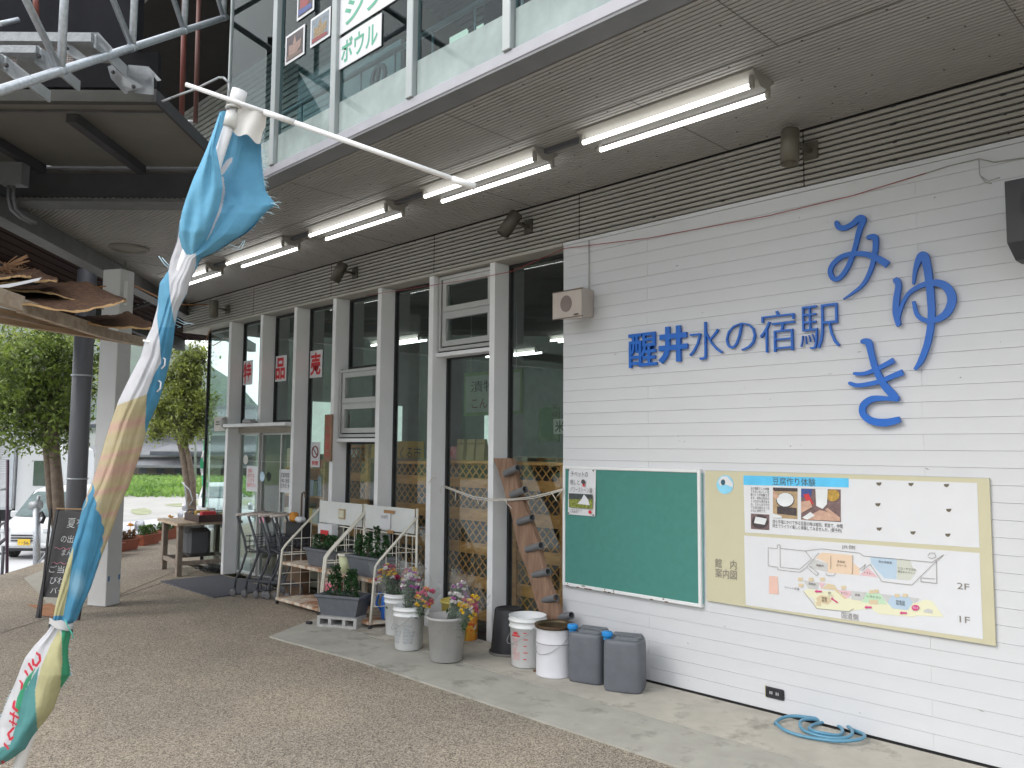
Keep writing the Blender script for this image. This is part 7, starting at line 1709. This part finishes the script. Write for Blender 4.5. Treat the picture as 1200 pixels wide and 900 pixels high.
# tube-like cloth: front sheet with folds, back sheet behind the pole
NR, NC = 640, 90
fb_ = MB(); fb_.smooth = True; vs = []; cols = []
for i in range(NR):
    y = 130+(896-130)*i/(NR-1); xl, xr = inter(y); w_ = xr-xl; wm = w_/950*FD
    flat_ = max(.0, min(1, (y-230)/120)); tie = math.exp(-((y-732)/11)**2)
    for side in (0, 1):
        for j in range(NC):
            u = j/(NC-1); x = xl+w_*u
            x += (noise.noise(Vector((u*2, y*.03, 9)))*.8)*(1 if .05 < u < .95 else .6)
            if j == NC-1 and y < 300: x += 1.2*noise.noise(Vector((y*.9, 3, 1)))+.8*noise.noise(Vector((y*2.3, 1, 1)))
            arc = math.sqrt(max(0, 1-(2*u-1)**2)); bulge = arc*wm*(.10+.32*flat_)
            ph = u*2.6+y*.013-2.0
            fold = .010*math.sin(u*4.2+y*.011+1.2)*arc+.0035*math.sin(u*11-y*.016)*arc+.0035*noise.noise(Vector((u*3-y*.012, y*.010, 0)))*2+.0010*noise.noise(Vector((u*12-y*.05, y*.03, 4)))
            # sharp valley folds
            for s0, k0, dpt in ((.42, -.0009, .007), (.68, .0006, .006)):
                v_ = abs(u-(s0+k0*(y-400))); fold += dpt*min(1, v_/.09)*arc-dpt*arc*.5
            if side: off = bulge*.9+.002+fold*.3+ (.03*(1-flat_) if y < 260 else 0)
            else: off = -bulge-fold+(.030*(1-flat_))
            if y < 250 and side == 0: k5 = min(1, (250-y)/60); off = off*(1-k5)+(.028+fold*.8)*k5
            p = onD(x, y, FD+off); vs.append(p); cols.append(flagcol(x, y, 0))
def idx(i, s, j): return (i*2+s)*NC+j
fs = []
for i in range(NR-1):
    for j in range(NC-1):
        fs.append((idx(i, 0, j), idx(i, 0, j+1), idx(i+1, 0, j+1), idx(i+1, 0, j))); fs.append((idx(i, 1, j), idx(i+1, 1, j), idx(i+1, 1, j+1), idx(i, 1, j+1)))
    for j in (0, NC-1): fs.append((idx(i, 0, j), idx(i, 1, j), idx(i+1, 1, j), idx(i+1, 0, j)))
fb_.add(vs, fs)
m = bpy.data.materials.new('printed_flag_cloth'); m.use_nodes = True; n = m.node_tree.nodes; l = m.node_tree.links.new; b = n['Principled BSDF']; b.inputs['Roughness'].default_value = .85
at = n.new('ShaderNodeVertexColor'); at.layer_name = 'print'; no = n.new('ShaderNodeTexNoise'); no.inputs['Scale'].default_value = 30; no.inputs['Detail'].default_value = 6; tcn = n.new('ShaderNodeTexCoord'); l(tcn.outputs['Object'], no.inputs['Vector'])
mr = n.new('ShaderNodeMapRange'); mr.inputs['To Min'].default_value = .80; mr.inputs['To Max'].default_value = 1.14; l(no.outputs['Fac'], mr.inputs['Value'])
mx = n.new('ShaderNodeMix'); mx.data_type = 'RGBA'; mx.blend_type = 'MULTIPLY'; mx.inputs['Factor'].default_value = 1; l(at.outputs['Color'], mx.inputs['A']); l(mr.outputs[0], mx.inputs['B']); l(mx.outputs['Result'], b.inputs['Base Color'])
wv = n.new('ShaderNodeTexNoise'); wv.inputs['Scale'].default_value = 900; l(tcn.outputs['Object'], wv.inputs['Vector']); bp = n.new('ShaderNodeBump'); bp.inputs['Strength'].default_value = .25; bp.inputs['Distance'].default_value = .002; l(wv.outputs['Fac'], bp.inputs['Height']); l(bp.outputs[0], b.inputs['Normal'])
trn = n.new('ShaderNodeBsdfTranslucent'); l(mx.outputs['Result'], trn.inputs[0]); ms = n.new('ShaderNodeMixShader'); ms.inputs[0].default_value = .25; o_ = n['Material Output']; l(b.outputs[0], ms.inputs[1]); l(trn.outputs[0], ms.inputs[2]); l(ms.outputs[0], o_.inputs[0])
fo = fb_.build('cloth', m, T, True)
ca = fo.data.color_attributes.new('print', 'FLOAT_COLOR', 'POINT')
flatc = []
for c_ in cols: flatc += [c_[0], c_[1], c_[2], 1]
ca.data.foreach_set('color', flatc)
# front lobe of cloth folded over the pole
LR_ = [(131, 257.5, 261), (150, 251, 257), (173, 242.5, 253), (192, 234.5, 257), (207, 227.5, 259.5), (220, 222.5, 261), (234, 217.5, 259), (247, 213.5, 256), (262, 210.5, 250), (277, 209.5, 244), (290, 213, 237), (302, 221, 231), (310, 226, 228.5)]
b = MB(); b.smooth = True; vs = []; n1, n2_ = 90, 24
for i in range(n1):
    y = 131+(310-131)*i/(n1-1)
    for (ya, l0, r0), (yb, l1, r1) in zip(LR_, LR_[1:]):
        if ya <= y <= yb: t = (y-ya)/(yb-ya); xl, xr = l0+(l1-l0)*t, r0+(r1-r0)*t
    for j in range(n2_):
        u = j/(n2_-1); arc = math.sin(math.pi*u); k = min(1, (y-131)/50)*min(1, (311-y)/40)
        vs.append(onD(xl+(xr-xl)*u, y, FD-.004-.030*k-.022*arc*k-.006*k*math.sin(u*9+y*.03)-.003*k*math.sin(u*17-y*.05)))
b.add(vs, [(i*n2_+j, i*n2_+j+1, (i+1)*n2_+j+1, (i+1)*n2_+j) for i in range(n1-1) for j in range(n2_-1)])
b.build('cloth_fold', mat('blue_cloth', BL, .85, var=.10, scale=25, bump=.2, bscale=500), T, True)
# white hem at the top, tie band and frayed threads
b = MB(); b.smooth = True; vs = []; NX, NY = 20, 8
for i in range(NX+1):
    for j in range(NY+1):
        u, v = i/NX, j/NY; x = 281+(313-281)*u-(4 if v > .5 else 0)*u*v; y0_ = 118+ (131-118)*u; x -= v*(8-4*u); y = y0_+v*(36+3*math.sin(u*9)); p = onD(x, y, FD-.016+.008*math.sin(u*7+v)+.010*v); vs.append(p)
b.add(vs, [(i*(NY+1)+j, i*(NY+1)+j+1, (i+1)*(NY+1)+j+1, (i+1)*(NY+1)+j) for i in range(NX) for j in range(NY)]); b.build('hem', mat('hem_white', (.66, .65, .63), .85, var=.05), T, True)
def tube_px(P, D_, r_, m_, nm, n_=8): return MB().tube([onD(x, y, D_) for x, y in P], r_, n_).build(nm, m_, T, True)
b = MB(); b.smooth = True; vs = []; n2 = 30
for i in range(n2):
    a = 2*math.pi*i/n2; x = 72+14.5*math.cos(a); dz = .03*math.sin(a)
    for t in (0, .33, .66, 1): y = 728+(9+2*math.sin(a*3))*t+(x-72)*.22+1.2*math.sin(a*5); p = onD(x+.8*math.sin(t*5+a*2), y, FD+dz*1.15*(1+.12*math.sin(t*3.14+a))); vs.append(p)
b.add(vs, [(i*4+j, ((i+1) % n2)*4+j, ((i+1) % n2)*4+j+1, i*4+j+1) for i in range(n2) for j in range(3)]); b.build('tie_band', mat('tie_white', (.40, .40, .40), .85, var=.08), T, True)
tube_px([(76, 726), (79, 733), (84, 742), (86, 748)], FD-.04, .0015, mat('green_thread', (.10, .45, .35), .8), 'frayed_thread', 5)
fr = MB(); rr = random.Random(5)
for i in range(95):
    y = 135+rr.random()*165; xl, xr = inter(y); p = onD(xr-.5, y, FD+.01); d_ = SR*rr.uniform(.002, .014)*(1.6 if 225 < y < 250 else 1)+Vector((0, 0, rr.uniform(-.008, .004))); fr.tube([p, p+d_*.6+Vector((0, 0, .002)), p+d_], .0006, 4)
for P in (((285, 283), (280, 290), (268, 287)), ((287, 282), (283, 292), (272, 292)), ((190, 302), (195, 308), (199, 312)), ((186, 300), (192, 309), (198, 314)), ((206, 372), (216, 378), (227, 380)), ((206, 376), (215, 380), (222, 379)), ((205, 380), (212, 383), (208, 384)), ((302, 146), (308, 150), (311, 156)), ((318, 238), (324, 240), (327, 243))): fr.tube([onD(x, y, FD) for x, y in P], .0011, 4)
for i in range(26):
    y = 742+rr.random()*60; xl, xr = inter(y); p = onD(xr, y, FD); fr.tube([p, p+SR*rr.uniform(.002, .008)+Vector((0, 0, rr.uniform(-.006, .006)))], .0007, 4)
for i in range(40):
    y = 805+rr.random()*80; xl, xr = inter(y); p = onD(xl+1, y, FD); fr.tube([p, p-SR*rr.uniform(.002, .010)+Vector((0, 0, rr.uniform(-.008, .0)))], .0007, 4)
tag(fr.build('frayed_threads', mat('pale_thread', (.45, .62, .70), .8), T, True), kind='stuff')
tube_px([(168, 399), (176, 401), (188, 404), (191, 400)], FD-.03, .003, M_pole, 'ring_tie', 6)
for cx_, cy_ in ((191, 425), (186, 452)):
    tube_px([(cx_-2, cy_+7), (cx_+2, cy_+3), (cx_+2.5, cy_-4), (cx_-.5, cy_-6)], FD-.035, .0022, M_paper, 'printed_curve', 6)

# ================================================================== AIR
hz_ = MB().box(-1000, -1000, ZL-1, 1000, 1000, 190)
hm = bpy.data.materials.new('air'); hm.use_nodes = True; hn = hm.node_tree.nodes; hn.clear()
ho = hn.new('ShaderNodeOutputMaterial'); hv = hn.new('ShaderNodeVolumePrincipled'); hv.inputs['Color'].default_value = (.92, .96, 1, 1); hv.inputs['Density'].default_value = .0004; hv.inputs['Anisotropy'].default_value = .2
hm.node_tree.links.new(hv.outputs[0], ho.inputs['Volume'])
tag(hz_.build('haze', hm), 'thin pale haze between the place and the hills', 'haze', kind='stuff')
